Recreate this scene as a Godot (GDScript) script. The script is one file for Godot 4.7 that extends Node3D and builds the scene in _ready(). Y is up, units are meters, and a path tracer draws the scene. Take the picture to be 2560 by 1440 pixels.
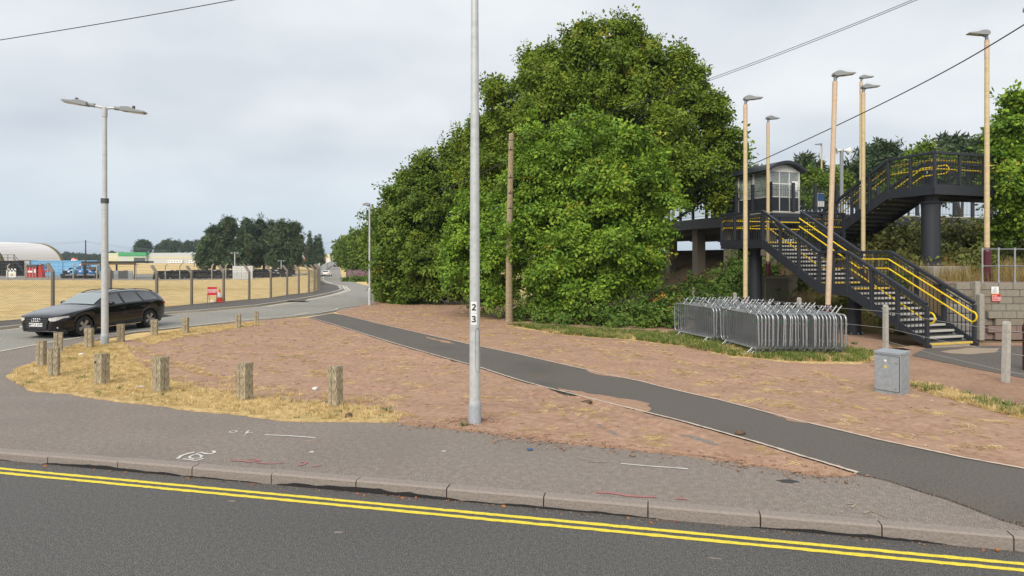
extends Node3D
# A road corner by a railway station on an overcast summer day. Metres, y up, the view runs along -z.

const EYE := 2.25
var rng := RandomNumberGenerator.new()
var M := {}          # materials by name
var counts := {}     # names already given


class MB:
	# collects triangles for one mesh
	var v := PackedVector3Array()
	var n := PackedVector3Array()
	var u := PackedVector2Array()
	var c := PackedColorArray()
	var col := Color.WHITE
	var tinted := false

	func tri(a: Vector3, b: Vector3, d: Vector3, na: Vector3, nb: Vector3, nd: Vector3) -> void:
		if (b - a).cross(d - a).dot(na + nb + nd) > 0.0:
			v.append_array([a, d, b])
			n.append_array([na, nd, nb])
		else:
			v.append_array([a, b, d])
			n.append_array([na, nb, nd])
		if tinted:
			c.append_array([col, col, col])

	func quad(a: Vector3, b: Vector3, d: Vector3, e: Vector3, nn: Vector3) -> void:
		tri(a, b, d, nn, nn, nn)
		tri(a, d, e, nn, nn, nn)

	func face(a: Vector3, b: Vector3, d: Vector3, e: Vector3, out: Vector3) -> void:
		var nn := (d - a).cross(e - b).normalized()
		if nn.dot(out) < 0.0:
			nn = -nn
		quad(a, b, d, e, nn)

	func box(xf: Transform3D, s: Vector3, bev := 0.0) -> void:
		var h := s * 0.5
		var k := minf(bev, minf(h.x, minf(h.y, h.z)) * 0.9)
		for ax in 3:
			var a1 := (ax + 1) % 3
			var a2 := (ax + 2) % 3
			for sg in [-1.0, 1.0]:
				var nn := Vector3.ZERO
				nn[ax] = sg
				var p := []
				for q in [[-1, -1], [1, -1], [1, 1], [-1, 1]]:
					var t := Vector3.ZERO
					t[ax] = sg * h[ax]
					t[a1] = q[0] * (h[a1] - k)
					t[a2] = q[1] * (h[a2] - k)
					p.append(xf * t)
				quad(p[0], p[1], p[2], p[3], (xf.basis * nn).normalized())
		if k <= 0.0:
			return
		for ax in 3:
			var a1 := (ax + 1) % 3
			var a2 := (ax + 2) % 3
			for s1 in [-1.0, 1.0]:
				for s2 in [-1.0, 1.0]:
					var p := []
					for q in [[-1, 0], [1, 0], [1, 1], [-1, 1]]:
						var t := Vector3.ZERO
						t[ax] = q[0] * (h[ax] - k)
						t[a1] = s1 * (h[a1] if q[1] == 0 else h[a1] - k)
						t[a2] = s2 * (h[a2] - k if q[1] == 0 else h[a2])
						p.append(xf * t)
					var nn := Vector3.ZERO
					nn[a1] = s1
					nn[a2] = s2
					quad(p[0], p[1], p[2], p[3], (xf.basis * nn).normalized())
		for s0 in [-1.0, 1.0]:
			for s1 in [-1.0, 1.0]:
				for s2 in [-1.0, 1.0]:
					var nn := (xf.basis * Vector3(s0, s1, s2)).normalized()
					tri(xf * Vector3(s0 * h.x, s1 * (h.y - k), s2 * (h.z - k)), xf * Vector3(s0 * (h.x - k), s1 * h.y, s2 * (h.z - k)), xf * Vector3(s0 * (h.x - k), s1 * (h.y - k), s2 * h.z), nn, nn, nn)

	func bar(a: Vector3, b: Vector3, w: float, t: float, bev := 0.0, up := Vector3.UP) -> void:
		# a square bar from a to b, w wide across, t thick along "up"
		var z := (b - a).normalized()
		if absf(z.dot(up)) > 0.98:
			up = Vector3.RIGHT if absf(z.x) < 0.9 else Vector3.FORWARD
		var x := up.cross(z).normalized()
		var y := z.cross(x)
		box(Transform3D(Basis(x, y, z), (a + b) * 0.5), Vector3(w, t, a.distance_to(b)), bev)

	func tube(p: Array, r, sides := 8, closed := false, caps := true) -> void:
		var m := p.size()
		var tang := []
		for i in m:
			var t: Vector3
			if closed:
				t = (p[(i + 1) % m] - p[(i - 1 + m) % m]).normalized()
			elif i == 0:
				t = (p[1] - p[0]).normalized()
			elif i == m - 1:
				t = (p[m - 1] - p[m - 2]).normalized()
			else:
				t = ((p[i + 1] - p[i]).normalized() + (p[i] - p[i - 1]).normalized()).normalized()
			tang.append(t)
		var e: Vector3 = Vector3.UP if absf(tang[0].y) < 0.9 else Vector3.RIGHT
		var nx: Vector3 = tang[0].cross(e).normalized()
		var rings := []
		var nor := []
		for i in m:
			nx = (nx - tang[i] * nx.dot(tang[i])).normalized()
			var ny: Vector3 = tang[i].cross(nx)
			var ring := PackedVector3Array()
			var nr := PackedVector3Array()
			var rr: float = r[i] if r is Array else r
			for k in sides:
				var a := TAU * k / sides
				var dd := nx * cos(a) + ny * sin(a)
				ring.append(p[i] + dd * rr)
				nr.append(dd)
			rings.append(ring)
			nor.append(nr)
		var segs := m if closed else m - 1
		for i in segs:
			var j := (i + 1) % m
			for k in sides:
				var l := (k + 1) % sides
				tri(rings[i][k], rings[j][k], rings[j][l], nor[i][k], nor[j][k], nor[j][l])
				tri(rings[i][k], rings[j][l], rings[i][l], nor[i][k], nor[j][l], nor[i][l])
		if caps and not closed:
			for q in [[0, -1.0], [m - 1, 1.0]]:
				var nn: Vector3 = tang[q[0]] * q[1]
				for k in range(1, sides - 1):
					tri(rings[q[0]][0], rings[q[0]][k], rings[q[0]][k + 1], nn, nn, nn)

	func lathe(prof: Array, sides: int, xf := Transform3D.IDENTITY) -> void:
		# prof: Vector2(radius, height) from the bottom up
		for i in prof.size() - 1:
			var a: Vector2 = prof[i]
			var b: Vector2 = prof[i + 1]
			if a.distance_to(b) < 1e-6:
				continue
			var t := (b - a).normalized()
			var sl := Vector2(t.y, -t.x)
			for k in sides:
				var p := []
				var q := []
				for s in [[k, a], [k + 1, a], [k + 1, b], [k, b]]:
					var an: float = TAU * s[0] / sides
					p.append(xf * Vector3(cos(an) * s[1].x, s[1].y, sin(an) * s[1].x))
					q.append((xf.basis * Vector3(cos(an) * sl.x, sl.y, sin(an) * sl.x)).normalized())
				if a.x > 1e-5:
					tri(p[0], p[1], p[2], q[0], q[1], q[2])
				if b.x > 1e-5:
					tri(p[0], p[2], p[3], q[0], q[2], q[3])

	func prism(poly: Array, xf: Transform3D, depth: float) -> void:
		# a flat outline (x, y) pushed along +z
		var pk := PackedVector2Array(poly)
		var id := Geometry2D.triangulate_polygon(pk)
		var fz := (xf.basis * Vector3(0, 0, 1)).normalized()
		for i in range(0, id.size(), 3):
			var a := pk[id[i]]
			var b := pk[id[i + 1]]
			var d := pk[id[i + 2]]
			tri(xf * Vector3(a.x, a.y, 0), xf * Vector3(b.x, b.y, 0), xf * Vector3(d.x, d.y, 0), -fz, -fz, -fz)
			tri(xf * Vector3(a.x, a.y, depth), xf * Vector3(b.x, b.y, depth), xf * Vector3(d.x, d.y, depth), fz, fz, fz)
		var area := 0.0
		for i in pk.size():
			area += pk[i].cross(pk[(i + 1) % pk.size()])
		var cw := -1.0 if area > 0.0 else 1.0
		for i in pk.size():
			var a := pk[i]
			var b := pk[(i + 1) % pk.size()]
			var e := (b - a).normalized()
			var nn := (xf.basis * Vector3(-e.y * cw, e.x * cw, 0)).normalized()
			quad(xf * Vector3(a.x, a.y, 0), xf * Vector3(b.x, b.y, 0), xf * Vector3(b.x, b.y, depth), xf * Vector3(a.x, a.y, depth), nn)

	func blob(at: Vector3, r: Vector3, seg := 10, lump := 0.0, seed_ := 1) -> void:
		var f := FastNoiseLite.new()
		f.seed = seed_
		f.frequency = 0.9
		var pt := func(i: int, k: int) -> Vector3:
			var th := PI * i / (seg / 2)
			var ph := TAU * (k % seg) / seg
			var dd := Vector3(sin(th) * cos(ph), cos(th), sin(th) * sin(ph))
			return at + dd * r * (1.0 + lump * f.get_noise_3dv(dd * 1.5))
		for i in seg / 2:
			for k in seg:
				var a: Vector3 = pt.call(i, k)
				var b: Vector3 = pt.call(i, k + 1)
				var d: Vector3 = pt.call(i + 1, k + 1)
				var e: Vector3 = pt.call(i + 1, k)
				var na := ((a - at) / r).normalized()
				var nb := ((b - at) / r).normalized()
				var nd := ((d - at) / r).normalized()
				var ne := ((e - at) / r).normalized()
				if i > 0:
					tri(a, b, d, na, nb, nd)
				if i < seg / 2 - 1:
					tri(a, d, e, na, nd, ne)

	func mesh() -> ArrayMesh:
		var arr := []
		arr.resize(Mesh.ARRAY_MAX)
		arr[Mesh.ARRAY_VERTEX] = v
		arr[Mesh.ARRAY_NORMAL] = n
		if u.size() == v.size():
			arr[Mesh.ARRAY_TEX_UV] = u
		if tinted:
			arr[Mesh.ARRAY_COLOR] = c
		var m := ArrayMesh.new()
		m.add_surface_from_arrays(Mesh.PRIMITIVE_TRIANGLES, arr)
		return m


# ---------------------------------------------------------------- naming and parenting

func numbered(called: String) -> String:
	var k: int = counts.get(called, 0)
	counts[called] = k + 1
	return called if k == 0 else "%s_%03d" % [called, k]


func tag(o: Node, label: String, category: String, group := "") -> Node:
	o.set_meta("label", label)
	o.set_meta("category", category)
	if group:
		o.set_meta("group", group)
	return o


func thing(called: String, label: String, category: String, at := Vector3.ZERO, turn := 0.0, group := "") -> Node3D:
	var o := Node3D.new()
	o.name = numbered(called)
	add_child(o)
	o.position = at
	o.rotation.y = turn
	tag(o, label, category, group)
	return o


func put(called: String, mesh: Mesh, m: Material, parent: Node = null, xf := Transform3D.IDENTITY) -> MeshInstance3D:
	var o := MeshInstance3D.new()
	o.mesh = mesh
	o.material_override = m
	o.transform = xf
	if parent == null:
		o.name = numbered(called)
		add_child(o)
	else:
		o.name = called
		parent.add_child(o, true)
	return o


func part(called: String, b: MB, m: Material, parent: Node = null, xf := Transform3D.IDENTITY) -> MeshInstance3D:
	return put(called, b.mesh(), m, parent, xf)


func setting(o: Node, kind := "structure") -> Node:
	o.set_meta("kind", kind)
	return o


func copy(o: Node3D, label := "") -> Node3D:
	var c := o.duplicate() as Node3D
	c.name = numbered(String(o.name).rstrip("0123456789").rstrip("_"))
	add_child(c)
	if label:
		c.set_meta("label", label)
	return c


func at(p: Vector3) -> Transform3D:
	return Transform3D(Basis.IDENTITY, p)


func turned(p: Vector3, yaw: float) -> Transform3D:
	return Transform3D(Basis(Vector3.UP, yaw), p)


func scatter(called: String, mesh: Mesh, m: Material, xfs: Array, cols: Array, parent: Node = null) -> MultiMeshInstance3D:
	var mm := MultiMesh.new()
	mm.transform_format = MultiMesh.TRANSFORM_3D
	mm.use_colors = true
	mm.mesh = mesh
	mm.instance_count = xfs.size()
	var b := PackedFloat32Array()
	b.resize(xfs.size() * 16)
	for i in xfs.size():
		var t: Transform3D = xfs[i]
		var k := i * 16
		for r in 3:
			b[k + r * 4] = t.basis.x[r]
			b[k + r * 4 + 1] = t.basis.y[r]
			b[k + r * 4 + 2] = t.basis.z[r]
			b[k + r * 4 + 3] = t.origin[r]
		var c: Color = cols[i]
		b[k + 12] = c.r
		b[k + 13] = c.g
		b[k + 14] = c.b
		b[k + 15] = 1.0
	mm.buffer = b
	var o := MultiMeshInstance3D.new()
	o.multimesh = mm
	o.material_override = m
	if parent == null:
		o.name = numbered(called)
		add_child(o)
	else:
		o.name = called
		parent.add_child(o, true)
	return o


func words(text: String, size: float, m: Material, parent: Node, xf: Transform3D, bold := true, stretch := 1.0, called := "lettering", serif := false) -> MeshInstance3D:
	# letters "size" metres high, centred on xf, reading along +x and facing +z
	var t := TextMesh.new()
	var f := SystemFont.new()
	f.font_names = PackedStringArray(["Droid Serif" if serif else "Droid Sans"])
	f.font_weight = 700 if bold else 400
	t.font = f
	t.text = text
	t.font_size = 64
	t.pixel_size = size / 46.0
	t.depth = 0.002
	t.curve_step = 4.0
	var x := xf
	x.basis = x.basis * Basis.from_scale(Vector3(stretch, 1, 1))
	return put(called, t, m, parent, x)


# ---------------------------------------------------------------- the lie of the land

func gy(x: float, z: float) -> float:
	# height of the ground
	var d := -z
	var y := -0.3 * smoothstep(6.5, 14.0, d)
	if d > 60.0:
		var k := [0, 0, 60, 0, 100, -0.7, 150, -1.48, 200, -1.0, 240, -0.3, 300, 0.6, 400, 0.9, 9000, 0.9]
		var i := 0
		while d > k[i + 2]:
			i += 2
		y += lerpf(k[i + 1], k[i + 3], (d - k[i]) / (k[i + 2] - k[i])) * smoothstep(-0.318, -0.303, x / d)
	return y + bank(x, d)


func bank(x: float, d: float) -> float:
	# the railway embankment: r runs up the stairs, w across them
	if x < 4.0 or d < 17.0:
		return 0.0
	var r := -0.31 * (x - 11.8) + 0.95 * (d - 18.2)
	var w := 0.95 * (x - 11.8) + 0.31 * (d - 18.2)
	var a := 3.3 * smoothstep(-0.8, 9.5, w) * smoothstep(3.0, 9.0, r)
	var b := (1.72 + 0.17 * maxf(0.0, d - 20.8)) * smoothstep(13.75, 13.95, x) * smoothstep(20.75, 20.85, d)
	return minf(maxf(a, b), 3.2)


func flat(a: Array) -> PackedVector2Array:
	var p := PackedVector2Array()
	for i in range(0, a.size(), 2):
		p.append(Vector2(a[i], a[i + 1]))
	return p


func ragged(p: PackedVector2Array, step: float, amp: float, seed_: int) -> PackedVector2Array:
	# an outline with an uneven edge
	var f := FastNoiseLite.new()
	f.seed = seed_
	f.frequency = 1.1
	f.fractal_octaves = 4
	var o := PackedVector2Array()
	for i in p.size():
		var a := p[i]
		var b := p[(i + 1) % p.size()]
		var k := maxi(1, int(a.distance_to(b) / step))
		for j in k:
			var q := a.lerp(b, float(j) / k)
			o.append(q + Vector2(f.get_noise_2d(q.x, q.y), f.get_noise_2d(q.x + 71.0, q.y)) * amp)
	return o


func sheet(called: String, poly: PackedVector2Array, cell: float, height: Callable, m: Material, parent: Node = null, tint = null) -> MeshInstance3D:
	# a ground surface with that outline, laid at height(x, z)
	var lo := poly[0]
	var hi := poly[0]
	for q in poly:
		lo = lo.min(q)
		hi = hi.max(q)
	var nx := int(ceil((hi.x - lo.x) / cell))
	var nz := int(ceil((hi.y - lo.y) / cell))
	var cache := {}
	var ver := func(q: Vector2) -> Array:
		var key := Vector2i(roundi(q.x * 2000.0), roundi(q.y * 2000.0))
		if not cache.has(key):
			var e := 0.02
			var y: float = height.call(q.x, q.y)
			var nn := Vector3(y - height.call(q.x + e, q.y), e, y - height.call(q.x, q.y + e)).normalized()
			cache[key] = [Vector3(q.x, y, q.y), nn, tint.call(q.x, q.y) if tint != null else Color.WHITE]
		return cache[key]
	var v := PackedVector3Array()
	var n := PackedVector3Array()
	var c := PackedColorArray()
	var u := PackedVector2Array()
	var inside := []
	for j in nz + 1:
		var row := PackedByteArray()
		for i in nx + 1:
			row.append(1 if Geometry2D.is_point_in_polygon(lo + Vector2(i, j) * cell, poly) else 0)
		inside.append(row)
	var crossed := {}
	for i in poly.size():
		var a := (poly[i] - lo) / cell
		var b := (poly[(i + 1) % poly.size()] - lo) / cell
		var k := int(ceil(a.distance_to(b) * 6.0)) + 1
		for j in k + 1:
			crossed[Vector2i(a.lerp(b, float(j) / k).floor())] = true
	for j in nz:
		for i in nx:
			var a := lo + Vector2(i, j) * cell
			var sq := PackedVector2Array([a, a + Vector2(cell, 0), a + Vector2(cell, cell), a + Vector2(0, cell)])
			var pieces := []
			if crossed.has(Vector2i(i, j)):
				pieces = Geometry2D.intersect_polygons(sq, poly)
			elif inside[j][i]:
				pieces = [sq]
			for pc in pieces:
				var id := PackedInt32Array([0, 1, 2, 0, 2, 3]) if pc.size() == 4 else Geometry2D.triangulate_polygon(pc)
				for t in range(0, id.size(), 3):
					var p0: Vector2 = pc[id[t]]
					var p1: Vector2 = pc[id[t + 1]]
					var p2: Vector2 = pc[id[t + 2]]
					if absf((p1 - p0).cross(p2 - p0)) < 1e-7:
						continue
					if (p1 - p0).cross(p2 - p0) < 0.0:
						var s := p1
						p1 = p2
						p2 = s
					for q in [p0, p1, p2]:
						var w: Array = ver.call(q)
						v.append(w[0])
						n.append(w[1])
						c.append(w[2])
						u.append(q)
	# the edge goes down into the ground
	var turn := 0.0
	for i in poly.size():
		turn += poly[i].cross(poly[(i + 1) % poly.size()])
	for i in poly.size():
		var a := poly[i]
		var b := poly[(i + 1) % poly.size()]
		var k := maxi(1, int(a.distance_to(b) / cell))
		for j in k:
			var p := a.lerp(b, float(j) / k)
			var q := a.lerp(b, float(j + 1) / k)
			var e := (q - p).normalized() * signf(turn)
			var nn := Vector3(e.y, 0.0, -e.x)
			var w0: Array = ver.call(p)
			var w1: Array = ver.call(q)
			var f: Array = [w0[0], w1[0], w1[0] - Vector3(0, 0.09, 0), w0[0] - Vector3(0, 0.09, 0)]
			var order := [0, 1, 2, 0, 2, 3]
			if (f[1] - f[0]).cross(f[2] - f[0]).dot(nn) > 0.0:
				order = [0, 2, 1, 0, 3, 2]
			for o in order:
				v.append(f[o])
				n.append(nn)
				c.append(w0[2])
				u.append(Vector2(f[o].x, f[o].z))
	var arr := []
	arr.resize(Mesh.ARRAY_MAX)
	arr[Mesh.ARRAY_VERTEX] = v
	arr[Mesh.ARRAY_NORMAL] = n
	arr[Mesh.ARRAY_TEX_UV] = u
	arr[Mesh.ARRAY_COLOR] = c
	var am := ArrayMesh.new()
	am.add_surface_from_arrays(Mesh.PRIMITIVE_TRIANGLES, arr)
	return put(called, am, m, parent)


func ribbon(line: PackedVector2Array, width: float, wob: float, seed_: int) -> PackedVector2Array:
	# the outline of a painted stroke along a line
	var f := FastNoiseLite.new()
	f.seed = seed_
	f.frequency = 6.0
	var pts := PackedVector2Array()
	for i in line.size() - 1:
		var k := maxi(1, int(line[i].distance_to(line[i + 1]) / 0.12))
		for j in k:
			pts.append(line[i].lerp(line[i + 1], float(j) / k))
	pts.append(line[-1])
	var l := PackedVector2Array()
	var r := PackedVector2Array()
	for i in pts.size():
		var t := (pts[mini(i + 1, pts.size() - 1)] - pts[maxi(i - 1, 0)]).normalized()
		var s := Vector2(-t.y, t.x)
		l.append(pts[i] + s * (width * 0.5 + wob * f.get_noise_2d(i * 0.7, 3.0)))
		r.append(pts[i] - s * (width * 0.5 + wob * f.get_noise_2d(i * 0.7, 90.0)))
	r.reverse()
	l.append_array(r)
	return l


func strip(called: String, line: PackedVector2Array, width: float, wob: float, lift: float, m: Material, parent: Node = null, seed_ := 5) -> MeshInstance3D:
	# a painted stroke or edging board that follows the ground along a line, as real quads
	var f := FastNoiseLite.new()
	f.seed = seed_
	f.frequency = 0.9
	var pts := PackedVector2Array()
	for i in line.size() - 1:
		var k := maxi(1, int(line[i].distance_to(line[i + 1]) / maxf(0.05, width)))
		for j in k:
			pts.append(line[i].lerp(line[i + 1], float(j) / k))
	pts.append(line[-1])
	var b := MB.new()
	var pl: Vector3
	var pr: Vector3
	for i in pts.size():
		var t := (pts[mini(i + 1, pts.size() - 1)] - pts[maxi(i - 1, 0)]).normalized()
		var s := Vector2(-t.y, t.x)
		var a := pts[i] + s * (width * 0.5 + wob * f.get_noise_2d(i * 0.9, 3.0))
		var d := pts[i] - s * (width * 0.5 + wob * f.get_noise_2d(i * 0.9, 90.0))
		var na := Vector3(a.x, lift, a.y)
		var nd := Vector3(d.x, lift, d.y)
		if lift > -1.0:
			na.y += gy(a.x, a.y)
			nd.y += gy(d.x, d.y)
		else:
			na.y += 2.0
			nd.y += 2.0
		if i > 0:
			b.quad(pl, na, nd, pr, Vector3.UP)
		pl = na
		pr = nd
	return part(called, b, m, parent)


# ---------------------------------------------------------------- materials

func lin(r: float, g: float, b: float, a := 1.0) -> Color:
	var c := Color(r, g, b).linear_to_srgb()
	c.a = a
	return c


func noise_bytes(size: int, seed_: int, freq: float, oct: int, kind := FastNoiseLite.TYPE_SIMPLEX_SMOOTH) -> PackedByteArray:
	var f := FastNoiseLite.new()
	f.seed = seed_
	f.frequency = freq
	f.noise_type = kind
	f.fractal_octaves = oct
	return f.get_seamless_image(size, size, false, false, 0.12, true).get_data()


func ramp_tex(size: int, layers: Array, stops: Array, relief := false) -> Array:
	# layers: [seed, frequency, octaves, weight, noise type]; stops: [t, r, g, b] in linear values
	var acc := PackedFloat32Array()
	acc.resize(size * size)
	acc.fill(0.5)
	for l in layers:
		var by := noise_bytes(size, l[0], l[1], l[2], l[4] if l.size() > 4 else FastNoiseLite.TYPE_SIMPLEX_SMOOTH)
		var w: float = l[3] / 255.0
		for i in acc.size():
			acc[i] += (by[i] - 127.5) * w
	var lut := []
	for i in 256:
		var t := i / 255.0
		var k := 0
		while k < stops.size() - 2 and t > stops[k + 1][0]:
			k += 1
		var f := clampf((t - stops[k][0]) / (stops[k + 1][0] - stops[k][0]), 0.0, 1.0)
		var cc := lin(lerpf(stops[k][1], stops[k + 1][1], f), lerpf(stops[k][2], stops[k + 1][2], f), lerpf(stops[k][3], stops[k + 1][3], f))
		lut.append([cc.r8, cc.g8, cc.b8])
	var out := PackedByteArray()
	out.resize(size * size * 3)
	var hb := PackedByteArray()
	if relief:
		hb.resize(size * size)
	for i in acc.size():
		var t := clampi(int(acc[i] * 255.0), 0, 255)
		var e: Array = lut[t]
		out[i * 3] = e[0]
		out[i * 3 + 1] = e[1]
		out[i * 3 + 2] = e[2]
		if relief:
			hb[i] = t
	var r := [ImageTexture.create_from_image(Image.create_from_data(size, size, false, Image.FORMAT_RGB8, out))]
	if relief:
		r.append(ImageTexture.create_from_image(Image.create_from_data(size, size, false, Image.FORMAT_L8, hb)))
	return r


func paint(called: String, r: float, g: float, b: float, rough: float, metal := 0.0) -> StandardMaterial3D:
	var m := StandardMaterial3D.new()
	m.resource_name = called
	m.albedo_color = lin(r, g, b)
	m.roughness = rough
	m.metallic = metal
	M[called] = m
	return m


func surf(called: String, tex: Array, scale: float, rough: float, relief_cm := 0.0, triplanar := true, metal := 0.0) -> StandardMaterial3D:
	var m := StandardMaterial3D.new()
	m.resource_name = called
	m.albedo_texture = tex[0]
	m.roughness = rough
	m.metallic = metal
	m.uv1_scale = Vector3.ONE * scale
	m.uv1_triplanar = triplanar
	if relief_cm > 0.0 and tex.size() > 1:
		m.heightmap_enabled = true
		m.heightmap_texture = tex[1]
		m.heightmap_scale = relief_cm
	M[called] = m
	return m


func _ready() -> void:
	rng.seed = 20
	light_and_lens()
	materials()
	land()
	roads()
	island()
	print("land ", Time.get_ticks_msec())
	station()
	print("station ", Time.get_ticks_msec())
	trees()
	print("trees ", Time.get_ticks_msec())
	airfield()
	print("airfield ", Time.get_ticks_msec())
	street_things()
	vehicles()
	plants()
	small_things()
	print("done ", Time.get_ticks_msec())


func light_and_lens() -> void:
	var cam := Camera3D.new()
	cam.name = "camera"
	add_child(cam)
	cam.position = Vector3(0, EYE, 0)
	cam.keep_aspect = Camera3D.KEEP_HEIGHT
	cam.set_frustum(0.09, Vector2(0, -0.0045), 0.1, 12000.0)   # level camera, lens shifted down a little
	cam.current = true

	var sky_image := Image.create(1024, 512, false, Image.FORMAT_RGBF)
	var f := FastNoiseLite.new()
	f.seed = 4
	f.frequency = 0.9
	f.fractal_octaves = 5
	for j in 512:
		var el := (0.5 - (j + 0.5) / 512.0) * PI
		for i in 1024:
			var az := (i + 0.5) / 1024.0 * TAU
			var s := sin(maxf(el, 0.02))
			# a flat sheet of cloud seen from below: patches stretch out towards the horizon
			var q := Vector2(cos(az), sin(az)) * cos(el) / (s + 0.22)
			var k := f.get_noise_2d(q.x * 1.3, q.y * 1.3) * 0.75 + f.get_noise_2d(q.x * 0.45 + 40.0, q.y * 0.45) * 0.7
			k = k * smoothstep(-0.05, 0.2, el) * 0.27
			var c := Color(0.346, 0.366, 0.388)
			c = c.lerp(Color(0.305, 0.350, 0.386), 1.0 - smoothstep(0.0, 0.22, el))
			c = Color(c.r * (1.0 + k), c.g * (1.0 + k * 0.86), c.b * (1.0 + k * 0.66))
			if el < 0.0:
				c = Color(0.14, 0.135, 0.125)
			sky_image.set_pixel(i, j, c)
	var pano := PanoramaSkyMaterial.new()
	pano.panorama = ImageTexture.create_from_image(sky_image)
	var sky := Sky.new()
	sky.sky_material = pano
	var e := Environment.new()
	e.background_mode = Environment.BG_SKY
	e.sky = sky
	e.tonemap_mode = Environment.TONE_MAPPER_LINEAR
	e.tonemap_exposure = 2.25
	e.sdfgi_enabled = true
	e.ssao_enabled = true
	e.ssil_enabled = true
	e.fog_enabled = true
	e.fog_density = 0.00022
	e.fog_light_color = Color(0.80, 0.86, 0.93)
	var we := WorldEnvironment.new()
	we.name = "environment"
	we.environment = e
	add_child(we)

	var sun := DirectionalLight3D.new()
	sun.name = "sun"
	add_child(sun)
	sun.light_energy = 0.5
	sun.light_angular_distance = 42.0
	sun.light_color = Color(1.0, 0.965, 0.91)
	sun.shadow_enabled = true
	sun.look_at_from_position(Vector3.ZERO, Vector3(0.38, -1.0, -1.0))


func materials() -> void:
	var S := FastNoiseLite.TYPE_SIMPLEX_SMOOTH
	var C := FastNoiseLite.TYPE_CELLULAR
	var asphalt := ramp_tex(1024, [[1, 0.17, 2, 1.0, S], [2, 0.36, 1, 0.7, S], [3, 0.04, 3, 0.22, S]], [[0.0, 0.012, 0.012, 0.012], [0.3, 0.05, 0.049, 0.048], [0.6, 0.115, 0.112, 0.108], [1.0, 0.25, 0.24, 0.23]], true)
	var worn := ramp_tex(1024, [[5, 0.19, 2, 0.95, S], [6, 0.4, 1, 0.6, S], [7, 0.03, 4, 0.25, S]], [[0.0, 0.05, 0.043, 0.038], [0.35, 0.155, 0.132, 0.117], [0.65, 0.235, 0.20, 0.172], [0.85, 0.36, 0.31, 0.27], [1.0, 0.52, 0.46, 0.41]], true)
	var dirt := ramp_tex(1024, [[9, 0.03, 5, 0.7, S], [10, 0.2, 2, 0.45, S], [11, 0.006, 3, 0.3, S]], [[0.0, 0.16, 0.09, 0.055], [0.28, 0.29, 0.172, 0.112], [0.6, 0.355, 0.218, 0.146], [1.0, 0.46, 0.315, 0.23]], true)
	var straw := ramp_tex(1024, [[13, 0.18, 3, 0.5, S], [14, 0.01, 4, 0.55, S]], [[0.0, 0.22, 0.145, 0.055], [0.35, 0.46, 0.33, 0.14], [0.65, 0.64, 0.47, 0.225], [1.0, 0.78, 0.62, 0.36]], true)
	var plain := ramp_tex(512, [[15, 0.02, 5, 0.7, S], [16, 0.2, 2, 0.3, S]], [[0.0, 0.62, 0.62, 0.62], [0.5, 0.84, 0.84, 0.84], [1.0, 1.0, 1.0, 1.0]], true)
	var grain_img := ramp_tex(512, [[17, 0.05, 4, 1.5, S]], [[0.0, 0.06, 0.05, 0.034], [0.3, 0.26, 0.23, 0.16], [0.6, 0.44, 0.40, 0.29], [1.0, 0.62, 0.58, 0.46]], true)
	var bark := ramp_tex(256, [[18, 0.06, 4, 0.9, S]], [[0.0, 0.03, 0.025, 0.018], [1.0, 0.13, 0.11, 0.085]], true)
	surf("road", asphalt, 0.42, 0.9, 0.5, false).vertex_color_use_as_albedo = true
	surf("side_road", asphalt, 0.3, 0.92, 0.2, false).albedo_color = Color(1.52, 1.51, 1.46)
	M.side_road.vertex_color_use_as_albedo = true
	surf("new_path", asphalt, 0.5, 0.88, 0.3, false).albedo_color = Color(1.05, 1.01, 0.97)
	M.new_path.vertex_color_use_as_albedo = true
	surf("worn_asphalt", worn, 0.33, 0.93, 0.25, false).vertex_color_use_as_albedo = true
	surf("dirt", dirt, 0.21, 0.97, 0.35, false).vertex_color_use_as_albedo = true
	surf("dry_turf", straw, 0.5, 0.97, 2.0, false).vertex_color_use_as_albedo = true
	surf("field", straw, 0.07, 0.98, 0.0, false).vertex_color_use_as_albedo = true
	var grain := surf("weathered_wood", grain_img, 1.0, 0.9, 1.2)
	grain.uv1_scale = Vector3(4.5, 0.35, 4.5)
	var pole := surf("pole_wood", grain_img, 1.0, 0.9, 0.8)
	pole.uv1_scale = Vector3(7, 0.4, 7)
	pole.albedo_color = Color(0.98, 0.92, 0.86)
	grain.albedo_color = Color(1.12, 1.09, 1.06)
	surf("bark", bark, 1.2, 0.95, 2.0)
	var tinted := func(called: String, r: float, g: float, b: float, scale: float, rough: float, metal := 0.0, relief := 0.0) -> void:
		surf(called, plain, scale, rough, relief, true, metal).albedo_color = lin(r, g, b)
	tinted.call("concrete", 0.38, 0.355, 0.31, 0.8, 0.93, 0.0, 0.3)
	tinted.call("kerb_stone", 0.31, 0.265, 0.235, 2.2, 0.93, 0.0, 0.9)
	tinted.call("pale_concrete", 0.47, 0.45, 0.41, 0.9, 0.92, 0.0, 0.3)
	tinted.call("post_concrete", 0.27, 0.24, 0.20, 1.2, 0.95, 0.0, 0.5)
	tinted.call("block", 0.30, 0.275, 0.23, 1.1, 0.95, 0.0, 0.4)
	tinted.call("block_dark", 0.27, 0.235, 0.185, 1.1, 0.95, 0.0, 0.4)
	tinted.call("block_rough", 0.33, 0.32, 0.30, 2.0, 0.95, 0.0, 2.5)
	tinted.call("block_red", 0.27, 0.195, 0.165, 1.3, 0.95, 0.0, 1.0)
	tinted.call("galvanised", 0.50, 0.52, 0.54, 1.5, 0.4, 0.7)
	tinted.call("galvanised_dull", 0.26, 0.275, 0.29, 2.2, 0.5, 0.55)
	tinted.call("lamp_grey", 0.60, 0.62, 0.62, 0.7, 0.5, 0.15)
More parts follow.
